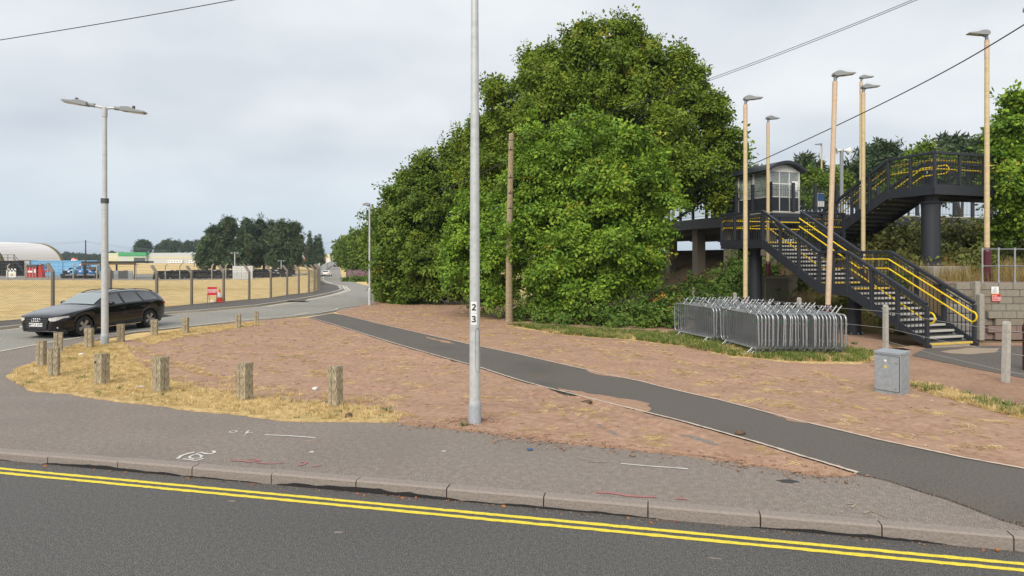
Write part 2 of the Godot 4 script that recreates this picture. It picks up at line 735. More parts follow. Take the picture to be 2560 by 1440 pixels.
	tinted.call("lamp_base", 0.42, 0.46, 0.50, 2.0, 0.55)
	tinted.call("steel_black", 0.027, 0.032, 0.043, 1.6, 0.5)
	tinted.call("cream", 0.68, 0.54, 0.31, 0.6, 0.5)
	tinted.call("cream_pink", 0.68, 0.51, 0.36, 0.6, 0.5)
	tinted.call("maroon", 0.10, 0.017, 0.026, 1.2, 0.38)
	tinted.call("tread", 0.10, 0.098, 0.096, 2.0, 0.85)
	tinted.call("nosing_white", 0.58, 0.56, 0.52, 2.2, 0.8)
	tinted.call("nosing_yellow", 0.80, 0.56, 0.10, 2.2, 0.7)
	tinted.call("cabinet", 0.42, 0.465, 0.50, 0.9, 0.5, 0.4)
	paint("white_roof", 0.72, 0.70, 0.69, 0.7)
	tinted.call("olive", 0.20, 0.165, 0.085, 0.2, 0.85)
	tinted.call("brown_door", 0.14, 0.125, 0.10, 1.0, 0.7)
	paint("handrail_yellow", 0.80, 0.56, 0.012, 0.35)
	paint("line_yellow", 0.80, 0.66, 0.055, 0.75)
	M.line_yellow.albedo_texture = plain[0]
	M.line_yellow.uv1_triplanar = true
	M.line_yellow.uv1_scale = Vector3.ONE * 2.0
	tinted.call("line_pale", 0.85, 0.78, 0.62, 1.0, 0.85)
	tinted.call("line_white", 0.66, 0.64, 0.61, 5.0, 0.85)
	tinted.call("line_red", 0.42, 0.17, 0.165, 5.0, 0.9)
	tinted.call("tar", 0.018, 0.017, 0.017, 3.0, 0.7, 0.0, 0.8)
	tinted.call("tar_patch", 0.05, 0.047, 0.045, 2.0, 0.9)
	tinted.call("dust", 0.37, 0.29, 0.21, 2.0, 0.95)
	paint("edging", 0.52, 0.44, 0.37, 0.9)
	paint("white", 0.80, 0.80, 0.80, 0.5)
	paint("off_white", 0.66, 0.66, 0.62, 0.6)
	paint("black", 0.012, 0.012, 0.013, 0.5)
	paint("ink", 0.01, 0.01, 0.012, 0.7)
	paint("rubber", 0.018, 0.018, 0.019, 0.8)
	paint("wire", 0.02, 0.02, 0.022, 0.6)
	paint("mesh_wire", 0.15, 0.145, 0.13, 0.6, 0.2)
	paint("fence_wire", 0.5, 0.5, 0.5, 0.5, 0.5)
	paint("sign_red", 0.55, 0.008, 0.018, 0.45)
	paint("orange_red", 0.85, 0.075, 0.03, 0.5)
	paint("hazard_yellow", 0.85, 0.68, 0.03, 0.5)
	paint("blue", 0.04, 0.11, 0.28, 0.5)
	paint("container_blue", 0.19, 0.42, 0.66, 0.55)
	paint("cloth_blue", 0.04, 0.20, 0.52, 0.7)
	paint("booth_red", 0.52, 0.035, 0.03, 0.5)
	paint("navy", 0.012, 0.02, 0.09, 0.5)
	paint("grey_dark", 0.07, 0.075, 0.08, 0.6)
	paint("grey_mid", 0.25, 0.27, 0.28, 0.6)
	paint("grey_light", 0.5, 0.52, 0.54, 0.6)
	paint("green_roof", 0.05, 0.32, 0.13, 0.6)
	paint("cream_wall", 0.58, 0.55, 0.36, 0.8)
	paint("pale_green", 0.48, 0.58, 0.45, 0.8)
	paint("brick", 0.30, 0.11, 0.07, 0.9)
	paint("far_wood", 0.035, 0.055, 0.035, 1.0)
	paint("far_hill", 0.09, 0.13, 0.06, 1.0)
	paint("pale_hill", 0.22, 0.31, 0.20, 1.0)
	paint("lens_grey", 0.42, 0.41, 0.36, 0.3)
	paint("brown", 0.12, 0.08, 0.05, 0.9)
	paint("sand_bag", 0.62, 0.57, 0.45, 0.9)
	paint("orange_sign", 0.62, 0.25, 0.02, 0.5)
	paint("skin", 0.5, 0.3, 0.22, 0.6)
	paint("teal", 0.02, 0.25, 0.22, 0.8)
	var car := paint("car_paint", 0.006, 0.006, 0.007, 0.22)
	car.metallic_specular = 0.2
	car.clearcoat_enabled = true
	car.clearcoat = 1.0
	car.clearcoat_roughness = 0.03
	var silver := paint("car_white", 0.72, 0.72, 0.72, 0.25)
	silver.clearcoat_enabled = true
	silver.clearcoat = 1.0
	paint("alloy", 0.36, 0.36, 0.37, 0.3, 0.45)
	paint("windscreen_glass", 0.36, 0.41, 0.42, 0.03, 0.55)
	paint("alloy_dark", 0.10, 0.10, 0.105, 0.35, 0.8)
	paint("chrome", 0.85, 0.85, 0.86, 0.12, 1.0)
	paint("lamp_glass", 0.75, 0.77, 0.80, 0.08, 0.4)
	paint("red_glass", 0.42, 0.005, 0.008, 0.15)
	var g := paint("glass", 0.6, 0.66, 0.66, 0.02)
	g.transparency = BaseMaterial3D.TRANSPARENCY_ALPHA
	g.albedo_color.a = 0.18
	var tg := paint("tinted_glass", 0.10, 0.105, 0.11, 0.03, 0.35)
	tg.clearcoat_enabled = true
	tg.clearcoat = 1.0
	tg.clearcoat_roughness = 0.01
	var leaf := func(called: String, back: float) -> void:
		var m := paint(called, 1, 1, 1, 0.6)
		m.vertex_color_use_as_albedo = true
		m.backlight_enabled = true
		m.backlight = Color(back, back * 1.05, back * 0.7)
		m.metallic_specular = 0.35
	leaf.call("leaf", 0.62)
	leaf.call("needle", 0.3)
	leaf.call("grass_blade", 0.5)


# ---------------------------------------------------------------- land, roads and pavements

func land() -> void:
	var xs := []
	var x := -4200.0
	while x < -130.0:
		xs.append(x)
		x = minf(x * 0.86, x + 8.0)
	x = -130.0
	while x < 50.0:
		xs.append(x)
		x += 1.5 if x < 8.0 or x > 22.0 else 0.5
	while x < 4200.0:
		xs.append(x)
		x *= 1.18
	var ds := []
	var d := -12.0
	while d < 60.0:
		ds.append(d)
		d += 1.0 if d < 17.0 or d > 40.0 else 0.5
	while d < 330.0:
		ds.append(d)
		d += 4.0
	while d < 6000.0:
		ds.append(d)
		d *= 1.13
	var far_road := flat(far_road_outline())
	var f := FastNoiseLite.new()
	f.seed = 31
	f.frequency = 0.045
	f.fractal_octaves = 4
	var f2 := FastNoiseLite.new()
	f2.seed = 32
	f2.frequency = 0.5
	f2.fractal_octaves = 3
	var v := PackedVector3Array()
	var n := PackedVector3Array()
	var c := PackedColorArray()
	var u := PackedVector2Array()
	var idx := PackedInt32Array()
	for j in ds.size():
		for i in xs.size():
			var px: float = xs[i]
			var pz: float = -ds[j]
			var y := gy(px, pz) - 0.035
			if Geometry2D.is_point_in_polygon(Vector2(px, pz), far_road):
				y -= 0.35
			if ds[j] < 13.0:
				y -= 0.3
			v.append(Vector3(px, y, pz))
			var e := 0.1
			n.append(Vector3(gy(px - e, pz) - gy(px + e, pz), 2 * e, gy(px, pz - e) - gy(px, pz + e)).normalized())
			# bleached grass with streaks of green left in it
			var k := smoothstep(0.05, 0.45, f.get_noise_2d(px * 0.35, pz * 1.2)) * 0.8
			var t := Color(1.22, 1.06, 0.95).lerp(Color(0.72, 0.78, 0.62), k)
			t *= 1.0 + 0.10 * f2.get_noise_2d(px, pz)
			if px > 5.0 and ds[j] > 15.0:
				t = Color(0.25, 0.24, 0.26) * (1.0 + 0.35 * f2.get_noise_2d(px * 2.0, pz * 2.0))
			c.append(t)
			u.append(Vector2(px, pz))
	for j in ds.size() - 1:
		for i in xs.size() - 1:
			var a := j * xs.size() + i
			var b := a + xs.size()
			idx.append_array([a, b + 1, a + 1, a, b, b + 1])
	var arr := []
	arr.resize(Mesh.ARRAY_MAX)
	arr[Mesh.ARRAY_VERTEX] = v
	arr[Mesh.ARRAY_NORMAL] = n
	arr[Mesh.ARRAY_COLOR] = c
	arr[Mesh.ARRAY_TEX_UV] = u
	arr[Mesh.ARRAY_INDEX] = idx
	var am := ArrayMesh.new()
	am.add_surface_from_arrays(Mesh.PRIMITIVE_TRIANGLES, arr)
	setting(put("ground", am, M.field))


func far_road_outline() -> Array:
	# the side road past the bend: up one kerb and back down the other
	return [-14.088, -46, -13.91, -52, -16.2, -60, -20.79, -72, -26.719, -90, -33, -110, -40.247, -135, -49.725, -170, -59.85, -210, -70.763, -255, -81.938, -300, -97.2, -360] + [-96.3, -360, -80.438, -300, -68.691, -255, -57.781, -215, -46.922, -175, -37.188, -140, -28.669, -110, -21.25, -85, -14.6, -64, -9.588, -52]


func roads() -> void:
	var gnd := func(lift: float) -> Callable:
		return func(x: float, z: float) -> float: return gy(x, z) + lift
	var f := FastNoiseLite.new()
	f.seed = 41
	f.frequency = 0.5
	f.fractal_octaves = 4
	var mottled := func(lo: float, hi: float, fx: float, fz: float, warm := 0.0) -> Callable:
		return func(x: float, z: float) -> Color:
			var k := 0.5 + f.get_noise_2d(x * fx, z * fz)
			var s := lerpf(lo, hi, clampf(k, 0.0, 1.0))
			var w := warm * smoothstep(0.45, 0.85, 0.5 + f.get_noise_2d(x * fx * 1.7 + 30.0, z * fz * 1.7))
			return Color(s * (1.0 + w), s * (1.0 + w * 0.55), s * (1.0 + w * 0.3))

	# near road
	var kd := Vector2(0.974, 0.2264)          # along the kerb
	var k0 := Vector2(-6.02, -7.523)           # foot of the kerb at the frame's edge
	var kn := Vector2(kd.y, -kd.x)             # away from the road
	var a := k0 - kd * 40.0
	var b := k0 + kd * 50.0
	setting(sheet("road", PackedVector2Array([a - kn * -0.06, b - kn * -0.06, b - kn * 14.0, a - kn * 14.0]), 1.0, func(_x: float, _z: float) -> float: return -0.11, M.road, null, mottled.call(0.85, 1.15, 0.25, 0.9, 0.06)))
	for q in [0.25, 0.365]:
		var s := PackedVector2Array([k0 - kd * 40.0 - kn * q, k0 + kd * 50.0 - kn * q])
		setting(strip("yellow_line", s, 0.056, 0.012, -2.106, M.line_yellow, null, int(q * 100)))
	# kerb of separate stones
	var kerb := Node3D.new()
	kerb.name = numbered("kerb")
	add_child(kerb)
	setting(kerb)
	var step := 0.966
	var first := -3.465
	for i in range(-36, 42):
		var t0 := (first - k0.x) / kd.x + i * step
		var c3 := k0 + kd * (t0 + step * 0.5)
		var prof := [Vector2(0, -0.2), Vector2(0, -0.012 + rng.randf_range(-0.004, 0.004)), Vector2(0.018, 0.004), Vector2(0.125, 0.006), Vector2(0.125, -0.2)]
		var mb := MB.new()
		var dirn := Vector3(kd.x, 0, kd.y)
		var inn := Vector3(kn.x, 0, kn.y)
		var len := step - 0.012
		var y0 := gy(c3.x + kn.x * 0.125, c3.y + kn.y * 0.125)
		mb.prism(prof, Transform3D(Basis(inn, Vector3.UP, dirn), Vector3(c3.x, y0 + rng.randf_range(-0.003, 0.003), c3.y) - dirn * len * 0.5), len)
		part("kerb_stone", mb, M.kerb_stone, kerb)
	# bitumen left on the kerb face by the resurfacing gang
	for q in [[0.6, 2.55, 0.05], [3.62, 5.7, 0.065], [5.6, 7.6, 0.03], [8.3, 9.9, 0.035], [-1.5, 0.2, 0.03], [2.3, 3.5, 0.022]]:
		var top := []
		var kk := 26
		for i in kk + 1:
			var e := maxf(0.0, sin(PI * i / kk))
			top.append(Vector2(lerpf(q[0], q[1], float(i) / kk), -0.112 + q[2] * pow(e, 0.5) * (0.75 + 0.5 * f.get_noise_1d(q[0] * 9.0 + i * 0.5))))
		top.append(Vector2(q[1], -0.113))
		top.append(Vector2(q[0], -0.113))
		var tb := MB.new()
		tb.prism(top, Transform3D(Basis(Vector3(kd.x, 0, kd.y), Vector3.UP, Vector3(-kn.x, 0, -kn.y)), Vector3(k0.x, 0, k0.y)), 0.006)
		part("bitumen_smear", tb, M.tar, kerb)

	# old pavement, running under the edge of the soil
	var kb := k0 + kn * 0.124
	var pave := PackedVector2Array([kb - kd * 40.0, kb + kd * 14.0])
	pave.append_array(flat([4.696, -5.607, 4.417, -5.521, 4.257, -6.081, 4.01, -6.974, 3.056, -7.885, 1.244, -9.05, -0.543, -9.65, -2.458, -10.348, -5.649, -11.588, -8.113, -13.246, -10.495, -14.729, -12.866, -18.545, -13.136, -20.606, -13.132, -24.431, -11.574, -28.936, -9.852, -30.909, -9.927, -29.143, -10.88, -27.2, -12.892, -22.793, -13.96, -20.816, -14.09, -18.977, -14.069, -17.586]))
	pave.append_array(flat([-16.5, -17.2, -24, -14.5, -46, -17.5]))
	setting(sheet("pavement", pave, 0.4, gnd.call(0.0), M.worn_asphalt, null, func(x: float, z: float) -> Color:
		# patches of soil dust trodden over the old asphalt, thicker towards the bare ground
		var dust := smoothstep(0.30, 0.62, 0.36 + 0.6 * f.get_noise_2d(x * 1.1 + 30.0, z * 1.1) + 0.24 * smoothstep(-2.0, 2.0, x))
		return Color(0.93, 0.93, 0.93).lerp(Color(1.40, 1.20, 1.08), dust)))

	# side road with its bend
	var side := flat([-14.069, -17.586, -14.123, -19.021, -13.996, -20.87, -12.929, -22.857, -10.772, -26.931, -9.651, -28.333, -9.133, -28.936, -8.293, -33.171, -8.093, -35.478, -7.676, -41.633])
	side.append_array(flat([-9.219, -50]))
	var out := flat(far_road_outline())
	var far_half := PackedVector2Array()
	for i in range(out.size() - 2, 11, -1):
		far_half.append(out[i])
	side.reverse()
	var whole := PackedVector2Array()
	whole.append_array(out.slice(2, out.size() - 1))
	whole.append_array(side)
	whole.append_array(flat([-16.6, -17.3, -40, -19, -40, -25.5, -26, -24.2]))
	whole.append_array(flat([-18.337, -22.921, -18.248, -23.584, -15.937, -29.143, -14.955, -30.677, -13.6, -34, -13.111, -38.491, -13.016, -42.5, -13.131, -46.897]))
	setting(sheet("side_road", whole, 1.2, gnd.call(0.006), M.side_road, null, mottled.call(0.82, 1.2, 0.25, 0.6)))

	# far pavement, kerb and pale lines round the bend
	var kline := flat([-19.441, -20.198, -18.545, -23.182, -18.461, -23.86, -16.11, -29.458, -15.125, -31.027, -13.772, -34.43, -13.299, -39.043, -13.222, -43.175, -13.421, -47.719, -13.77, -51, -14.226, -53.684])
	kline.append_array(flat([-14.479, -54, -16.275, -60, -20.88, -72, -26.831, -90, -33.138, -110, -40.416, -135, -49.938, -170, -60.113, -210, -71.081, -255, -82.312, -300]))
	var fence_foot := flat([-82.125, -300, -71.4, -255, -60.638, -210, -50.469, -170, -40.922, -135, -33.55, -110, -27.394, -90, -21.78, -72, -18.037, -60, -15.6, -52, -15.129, -49, -15.05, -47.4, -15.324, -46, -15.525, -44.2, -15.49, -41.1, -16.179, -39.4, -16.808, -37.3, -17.572, -35.1, -18.038, -32.5, -18.95, -30.2, -19.803, -27.6, -20.48, -25.6, -21.656, -22.5])
	var far_pave := kline.duplicate()
	far_pave.append_array(fence_foot)
	setting(sheet("far_pavement", far_pave, 1.0, gnd.call(0.085), M.new_path, null, mottled.call(0.75, 1.0, 0.4, 0.9)))
	var fk := MB.new()
	for i in kline.size() - 1:
		var m := maxi(1, int(kline[i].distance_to(kline[i + 1]) / 1.0))
		for j in m:
			var p := kline[i].lerp(kline[i + 1], float(j) / m)
			var q := kline[i].lerp(kline[i + 1], float(j + 1) / m)
			fk.bar(Vector3(p.x, gy(p.x, p.y) - 0.02, p.y), Vector3(q.x, gy(q.x, q.y) - 0.02, q.y), 0.16, 0.24)
	setting(part("far_kerb", fk, M.pale_concrete))
	var off := func(line: PackedVector2Array, q: float) -> PackedVector2Array:
		var o := PackedVector2Array()
		for i in line.size():
			var t := (line[mini(i + 1, line.size() - 1)] - line[maxi(i - 1, 0)]).normalized()
			o.append(line[i] + Vector2(-t.y, t.x) * q)
		return o
	setting(strip("far_yellow_line", off.call(kline, 0.42), 0.09, 0.02, 0.012, M.line_pale))
	setting(strip("far_yellow_line", off.call(kline.slice(5), 0.66), 0.09, 0.02, 0.012, M.line_pale))
	setting(strip("channel_line", flat([-14.238, -17, -14.13, -17.662, -14.156, -19.065, -14.032, -20.923, -12.965, -22.921, -10.953, -27.383, -9.891, -29.039, -9.705, -30.448]), 0.07, 0.02, 0.012, M.line_pale))
	setting(strip("dropped_kerb", flat([-9.733, -28.732, -9.067, -30.222, -8.771, -31.751, -8.946, -32.903, -8.353, -35.172]), 0.16, 0.02, 0.03, M.pale_concrete))
	setting(strip("dropped_kerb", flat([-8.969, -28.138, -8.369, -29.89]), 0.16, 0.02, 0.03, M.pale_concrete))

	# the new footpath across the waste ground, with pale edging boards
	var near_edge := flat([-8.873, -27.945, -6.227, -23.721, -3.524, -19.245, -1.873, -16.653, -0.853, -15.167, 0.167, -13.343, 1.222, -11.498, 1.997, -9.986, 2.413, -9.192, 2.751, -8.463, 3.041, -7.847, 3.287, -7.304, 3.612, -6.681])
	var open_edge := flat([3.797, -6.463, 3.943, -6.186, 4.124, -5.788, 4.21, -5.521, 4.34, -5.341])
	var far_edge := flat([-8.4, -30, -7.623, -29.039, -5.163, -25.031, -2.984, -21.702, -1.45, -19.336, 0.213, -17, 1.417, -15.111, 2.649, -13.246, 3.582, -11.023, 4.123, -9.163, 4.603, -8.005, 5.069, -7.241, 5.458, -6.823])
	var path := near_edge.duplicate()
	path.append_array(ragged(open_edge, 0.08, 0.05, 3).slice(0, -12))
	path.append_array(PackedVector2Array([Vector2(7.5, -4.0), Vector2(9.5, -5.4)]))
	var back := far_edge.duplicate()
	back.reverse()
	path.append_array(back)
	setting(sheet("footpath", path, 0.5, gnd.call(0.016), M.new_path, null, mottled.call(0.76, 1.32, 0.7, 0.7, 0.9)))
	setting(strip("path_edging", near_edge, 0.045, 0.02, 0.026, M.edging))
	setting(strip("path_edging", far_edge, 0.045, 0.02, 0.026, M.edging, null, 8))

	# soil trodden and washed onto the path from its edges
	var spills := [[0.893, -12.424, 1.403, -11.814, 1.951, -11.15, 2.264, -10.656, 2.228, -10.128, 1.97, -9.849, 1.598, -10.656, 1.159, -11.588], [-2.892, -21.031, -1.981, -19.806, -1.684, -19.245, -2.207, -19.615], [1.352, -15.455, 1.989, -14.468, 2.395, -13.683, 1.921, -13.973], [3.937, -10.5, 4.074, -9.586, 4.247, -8.941, 3.944, -9.279]]
	for i in spills.size():
		setting(sheet("soil_spill", ragged(flat(spills[i]), 0.04, 0.16, 90 + i), 0.3, gnd.call(0.021), M.dirt))

	# tarmac in front of the stairs, over pinkish soil
	var yard := ragged(flat([8.597, -15.455, 9.419, -16.653, 10.54, -18.133, 12.512, -19.065, 14.571, -19.429, 16.921, -19.065, 9.931, -10.736, 7.852, -9.815, 8.401, -11.588, 8.43, -13.489]), 0.4, 0.12, 9)
	setting(sheet("yard_soil", yard, 0.4, gnd.call(0.022), M.dirt, null, func(x: float, z: float) -> Color:
		var s := 0.86 + 0.25 * f.get_noise_2d(x, z)
		return Color(s, s * 0.98, s * 0.95)))
	var tar := ragged(flat([10.44, -16.721, 11.119, -17.511, 11.644, -18.053, 13.561, -18.545, 15.44, -18.716, 14.089, -15.875, 10.899, -12.281, 10.83, -13.537, 10.648, -14.945]), 0.3, 0.06, 11)
	setting(sheet("yard_path", tar, 0.5, gnd.call(0.034), M.new_path, null, mottled.call(1.1, 1.5, 0.6, 0.6, 0.2)))
	setting(sheet("sand_patch", ragged(flat([11.682, -17.436, 12.92, -18.133, 13.765, -18.053, 13.074, -17.288, 12.062, -16.929, 11.736, -17.071]), 0.15, 0.06, 12), 0.5, gnd.call(0.04), M.dust))

	# marks sprayed on the pavement by surveyors, and stains
	var marks := [
		[[-3.78, -7.225, -3.796, -7.336, -3.764, -7.434, -3.718, -7.502], 0.035, "line_white"],
		[[-3.662, -7.418, -3.639, -7.485, -3.555, -7.434, -3.491, -7.418, -3.476, -7.485, -3.531, -7.554], 0.035, "line_white"],
		[[-3.687, -7.32, -3.674, -7.385, -3.622, -7.401, -3.549, -7.336, -3.537, -7.256, -3.586, -7.225, -3.655, -7.256, -3.687, -7.32], 0.03, "line_white"],
		[[-3.712, -7.225, -3.53, -7.149, -3.494, -7.241], 0.03, "line_white"],
		[[-3.224, -8.348, -2.906, -8.303, -2.519, -8.193], 0.035, "line_white"],
		[[-3.761, -8.51, -3.687, -8.463, -3.669, -8.558, -3.722, -8.607, -3.766, -8.558, -3.761, -8.51], 0.02, "line_white"],
		[[-3.606, -8.51, -3.59, -8.522], 0.02, "line_white"],
		[[-3.54, -8.607, -3.523, -8.463, -3.486, -8.463, -3.428, -8.463], 0.02, "line_white"],
		[[-3.49, -8.348, -3.51, -8.534], 0.02, "line_white"],
		[[0.789, -7.21, 0.897, -7.179, 0.844, -7.104, 1.063, -7.089], 0.015, "dust"],
		[[1.198, -7.045, 1.479, -6.96, 1.887, -6.863], 0.028, "line_white"],
		[[3.113, -5.66, 3.191, -5.705, 3.237, -5.66, 3.257, -5.573], 0.018, "dust"],
		[[3.06, -5.863, 3.162, -5.882, 3.075, -5.788], 0.015, "dust"],
		[[-3.143, -7.164, -3.016, -7.149, -2.908, -7.104, -2.815, -7.149, -2.884, -7.21, -2.959, -7.194], 0.03, "line_red"],
		[[-2.83, -7.075, -2.642, -7.045, -2.524, -7.06], 0.02, "line_red"],
		[[-2.332, -6.974, -2.28, -7.017, -2.277, -7.089, -2.344, -7.104], 0.025, "line_red"],
		[[-2.171, -6.974, -2.123, -6.932, -2.088, -6.988], 0.025, "line_red"],
		[[0.803, -6.175, 0.997, -6.133, 1.1, -6.071, 1.359, -6.04], 0.035, "line_red"],
		[[1.54, -6.01, 1.645, -5.98], 0.025, "line_red"],
	]
	for i in marks.size():
		setting(strip("survey_mark", flat(marks[i][0]), marks[i][1], 0.012, 0.006, M[marks[i][2]], null, 50 + i))
	var spots := [[Vector2(2.792, -6.475), 0.12, 0.05, "tar_patch"], [Vector2(-2.558, -8.025), 0.05, 0.02, "dust"], [Vector2(-2.35, -7.519), 0.03, 0.02, "line_white"], [Vector2(-0.803, -7.554), 0.025, 0.015, "line_white"]]
	for i in spots.size():
		var s: Array = spots[i]
		var p := PackedVector2Array()
		for k in 14:
			var an := TAU * k / 14
			p.append(s[0] + Vector2(cos(an) * s[1], sin(an) * s[2]) * rng.randf_range(0.6, 1.2))
		setting(sheet("pavement_stain", p, 0.5, gnd.call(0.005), M[s[3]]))


# ---------------------------------------------------------------- the waste ground between the roads

var soil_noise: FastNoiseLite
var ruts := []       # wheel tracks: [points, width, depth]


func soil(x: float, z: float) -> float:
	var y := gy(x, z) + 0.014
	y += 0.013 * soil_noise.get_noise_2d(x, z) + 0.002 * soil_noise.get_noise_2d(x * 5.0, z * 5.0)
	for r in ruts:
		var p: PackedVector2Array = r[0]
		var best := 9.0
		var q := Vector2(x, z)
		if q.x < r[3].x or q.y < r[3].y or q.x > r[4].x or q.y > r[4].y:
			continue
		for i in p.size() - 1:
			best = minf(best, q.distance_to(Geometry2D.get_closest_point_to_segment(q, p[i], p[i + 1])))
		var k: float = best / r[1]
		y -= r[2] * (exp(-k * k) - 0.55 * exp(-(k - 1.9) * (k - 1.9) * 2.0))
	return y


func island() -> void:
	soil_noise = FastNoiseLite.new()
	soil_noise.seed = 77
	soil_noise.frequency = 0.75
	soil_noise.fractal_octaves = 4
	for r in [
		[[-0.992, -15.875, 0.569, -13.003, 1.342, -10.736, 2.006, -8.914, 2.532, -7.789], 0.07, 0.035],
		[[0, -13.003, 0.671, -10.736, 0.905, -9.05], 0.06, 0.03],
		[[0.369, -11.814, 0.982, -9.815, 1.434, -8.193], 0.06, 0.03],
		[[-7.914, -17.586, -5.571, -17.143, -3.331, -16.653, -1.29, -15.875], 0.09, 0.025],
		[[-8.938, -21.031, -6.312, -20.198, -3.078, -17.586, -1.545, -15.455], 0.08, 0.025],
		[[-3.154, -12.616, -2.124, -12.14, -1.038, -11.86], 0.05, 0.035],
		[[-3.436, -14.468, -2.873, -14.366, -2.399, -14.216], 0.06, 0.03],
		[[1.5, -20, 3.658, -17.215, 5.606, -14.468, 6.055, -11.814], 0.10, 0.025],
		[[3.938, -15, 4.945, -12.76, 5.303, -10.348, 5.707, -8.534], 0.09, 0.025],
		[[2.198, -17.586, 3.866, -14.729, 4.719, -13.246], 0.08, 0.02],
	]:
		var p := flat(r[0])
		var lo := p[0]
		var hi := p[0]
		for q in p:
			lo = lo.min(q)
			hi = hi.max(q)
		ruts.append([p, r[1], r[2], lo - Vector2(0.5, 0.5), hi + Vector2(0.5, 0.5)])
	var f := FastNoiseLite.new()
	f.seed = 78
	f.frequency = 0.6
	f.fractal_octaves = 5
	var shade := func(x: float, z: float) -> Color:
		# damp, dry and dusty soil
		# drawn out along the way the scraper ran
		var k := f.get_noise_2d(x * 0.35 + z * 0.1, z * 1.6 - x * 0.3)
		var s := 1.08 + 0.34 * k + 0.24 * f.get_noise_2d(x * 1.2, z * 6.0 - x * 0.9)
		return Color(s, s, s)
	var near := flat([-10.285, -13.489, -12.42, -17.586, -12.629, -19.429, -11.993, -20.198, -11.811, -21.474, -11.724, -23.448, -11.156, -25.5, -10.401, -26.842, -9.39, -27.568, -8.847, -27.755, -6.126, -23.448, -3.491, -19.065, -1.858, -16.518, -0.847, -15.055, 0.166, -13.246, 1.212, -11.41, 1.983, -9.917, 2.398, -9.135, 2.735, -8.416, 3.026, -7.808, 3.272, -7.272, 3.59, -6.655])
	near.append_array(ragged(flat([3.468, -6.606, 3.322, -6.643, 2.962, -6.77, 2.51, -7.045, 2.287, -7.32, 1.676, -7.451, 1.157, -7.715, 0.687, -7.847, 0.254, -8.129, 0, -8.237, -0.426, -8.51, -0.988, -8.783, -1.584, -9.05]), 0.06, 0.10, 21).slice(0, -14))
	near.append_array(flat([-2.254, -9.492, -4.057, -9.986, -6.481, -11.15, -8.52, -12.281]))
	setting(sheet("waste_ground", near, 0.11, soil, M.dirt, null, shade))
	var beyond := flat([5.586, -6.77, 5.48, -6.85, 5.09, -7.272, 4.626, -8.046, 4.149, -9.221, 3.61, -11.107, 2.669, -13.343, 1.427, -15.224, 0.214, -17.143, -1.464, -19.522, -3.016, -21.935, -5.227, -25.342, -7.733, -29.458, -8.565, -31.145, -8.282, -34.872, -7.846, -39.231, -5.1, -40.8, -1.962, -39.231, 1.138, -36.429, 4.417, -32.126, 6.644, -28.732, 8.053, -26.842, 9.64, -24.878, 11.431, -23.448, 12.347, -21.474, 10.552, -17.586, 9.495, -14.468, 8.589, -10.736, 8.565, -9.65])
	setting(sheet("waste_ground", beyond, 0.13, soil, M.dirt, null, shade))

	# bleached turf round the posts and under the hedge
	var turf := func(lift: float) -> Callable:
		return func(x: float, z: float) -> float: return soil(x, z) + lift
	var straw := func(x: float, z: float) -> Color:
		var k := smoothstep(0.2, 0.6, f.get_noise_2d(x * 1.2, z * 1.2 + 9.0))
		var s := 1.0 + 0.3 * f.get_noise_2d(x * 2.0, z * 2.0)
		return Color(1.10, 1.07, 1.10).lerp(Color(0.55, 0.62, 0.45), k * 0.6) * s
	var verge := ragged(flat([-12.75, -17.895, -12.869, -19.065, -12.627, -19.615, -12.19, -19.902, -10.951, -18.214, -9.327, -15.875, -7.552, -13.731, -6.057, -12.424, -4.778, -11.41, -3.843, -10.981, -3.019, -10.736, -2.312, -10.273, -1.737, -9.586, -1.58, -9.192, -2.176, -9.163, -3.336, -9.25, -3.876, -9.586, -4.953, -10.056, -6.204, -10.696, -7.289, -11.279, -8.172, -11.769, -8.939, -11.999, -9.841, -12.76, -10.924, -13.828, -11.424, -14.729, -11.85, -16]), 0.07, 0.13, 22)
	setting(sheet("bleached_turf", verge, 0.3, turf.call(0.012), M.dry_turf, null, straw))
	var patches := [
		[-11.993, -20.198, -11.918, -22.174, -11.724, -23.448, -10.994, -24.431, -10.395, -25.987, -9.64, -24.878, -10.315, -22.921, -10.647, -21.031, -10.724, -19.065],
		[0, -24, 2.149, -22.921, 4.295, -21.474, 6.182, -20.606, 7.388, -19.065, 9.107, -18.214, 9.589, -16.86, 8.5, -15.455, 6.865, -15.692, 5.724, -16.653, 4.913, -18.716, 3.535, -20.198, 1.611, -21.474],
		[8.105, -13.1, 8.358, -12.616, 8.24, -11.366, 8.131, -10.164, 7.693, -9.05, 7.424, -9.279, 7.593, -10.656, 7.679, -12.046],
	]
	for i in patches.size():
		setting(sheet("bleached_turf", ragged(flat(patches[i]), 0.12, 0.22, 23 + i), 0.35, turf.call(0.010), M.dry_turf, null, straw))


# ---------------------------------------------------------------- the station: stairs, platform, shelter

var U := Vector3(-0.31, 0, -0.95)      # up the stairs
var W := Vector3(0.95, 0, -0.31)       # across the stairs
var FOOT := Vector3(11.8, -0.3, -18.2) # foot of the first flight


func sp(r: float, w: float, h: float) -> Vector3:
	# a point of the stairs: r along, w across, h above the yard
	return FOOT + U * r + W * w + Vector3.UP * h


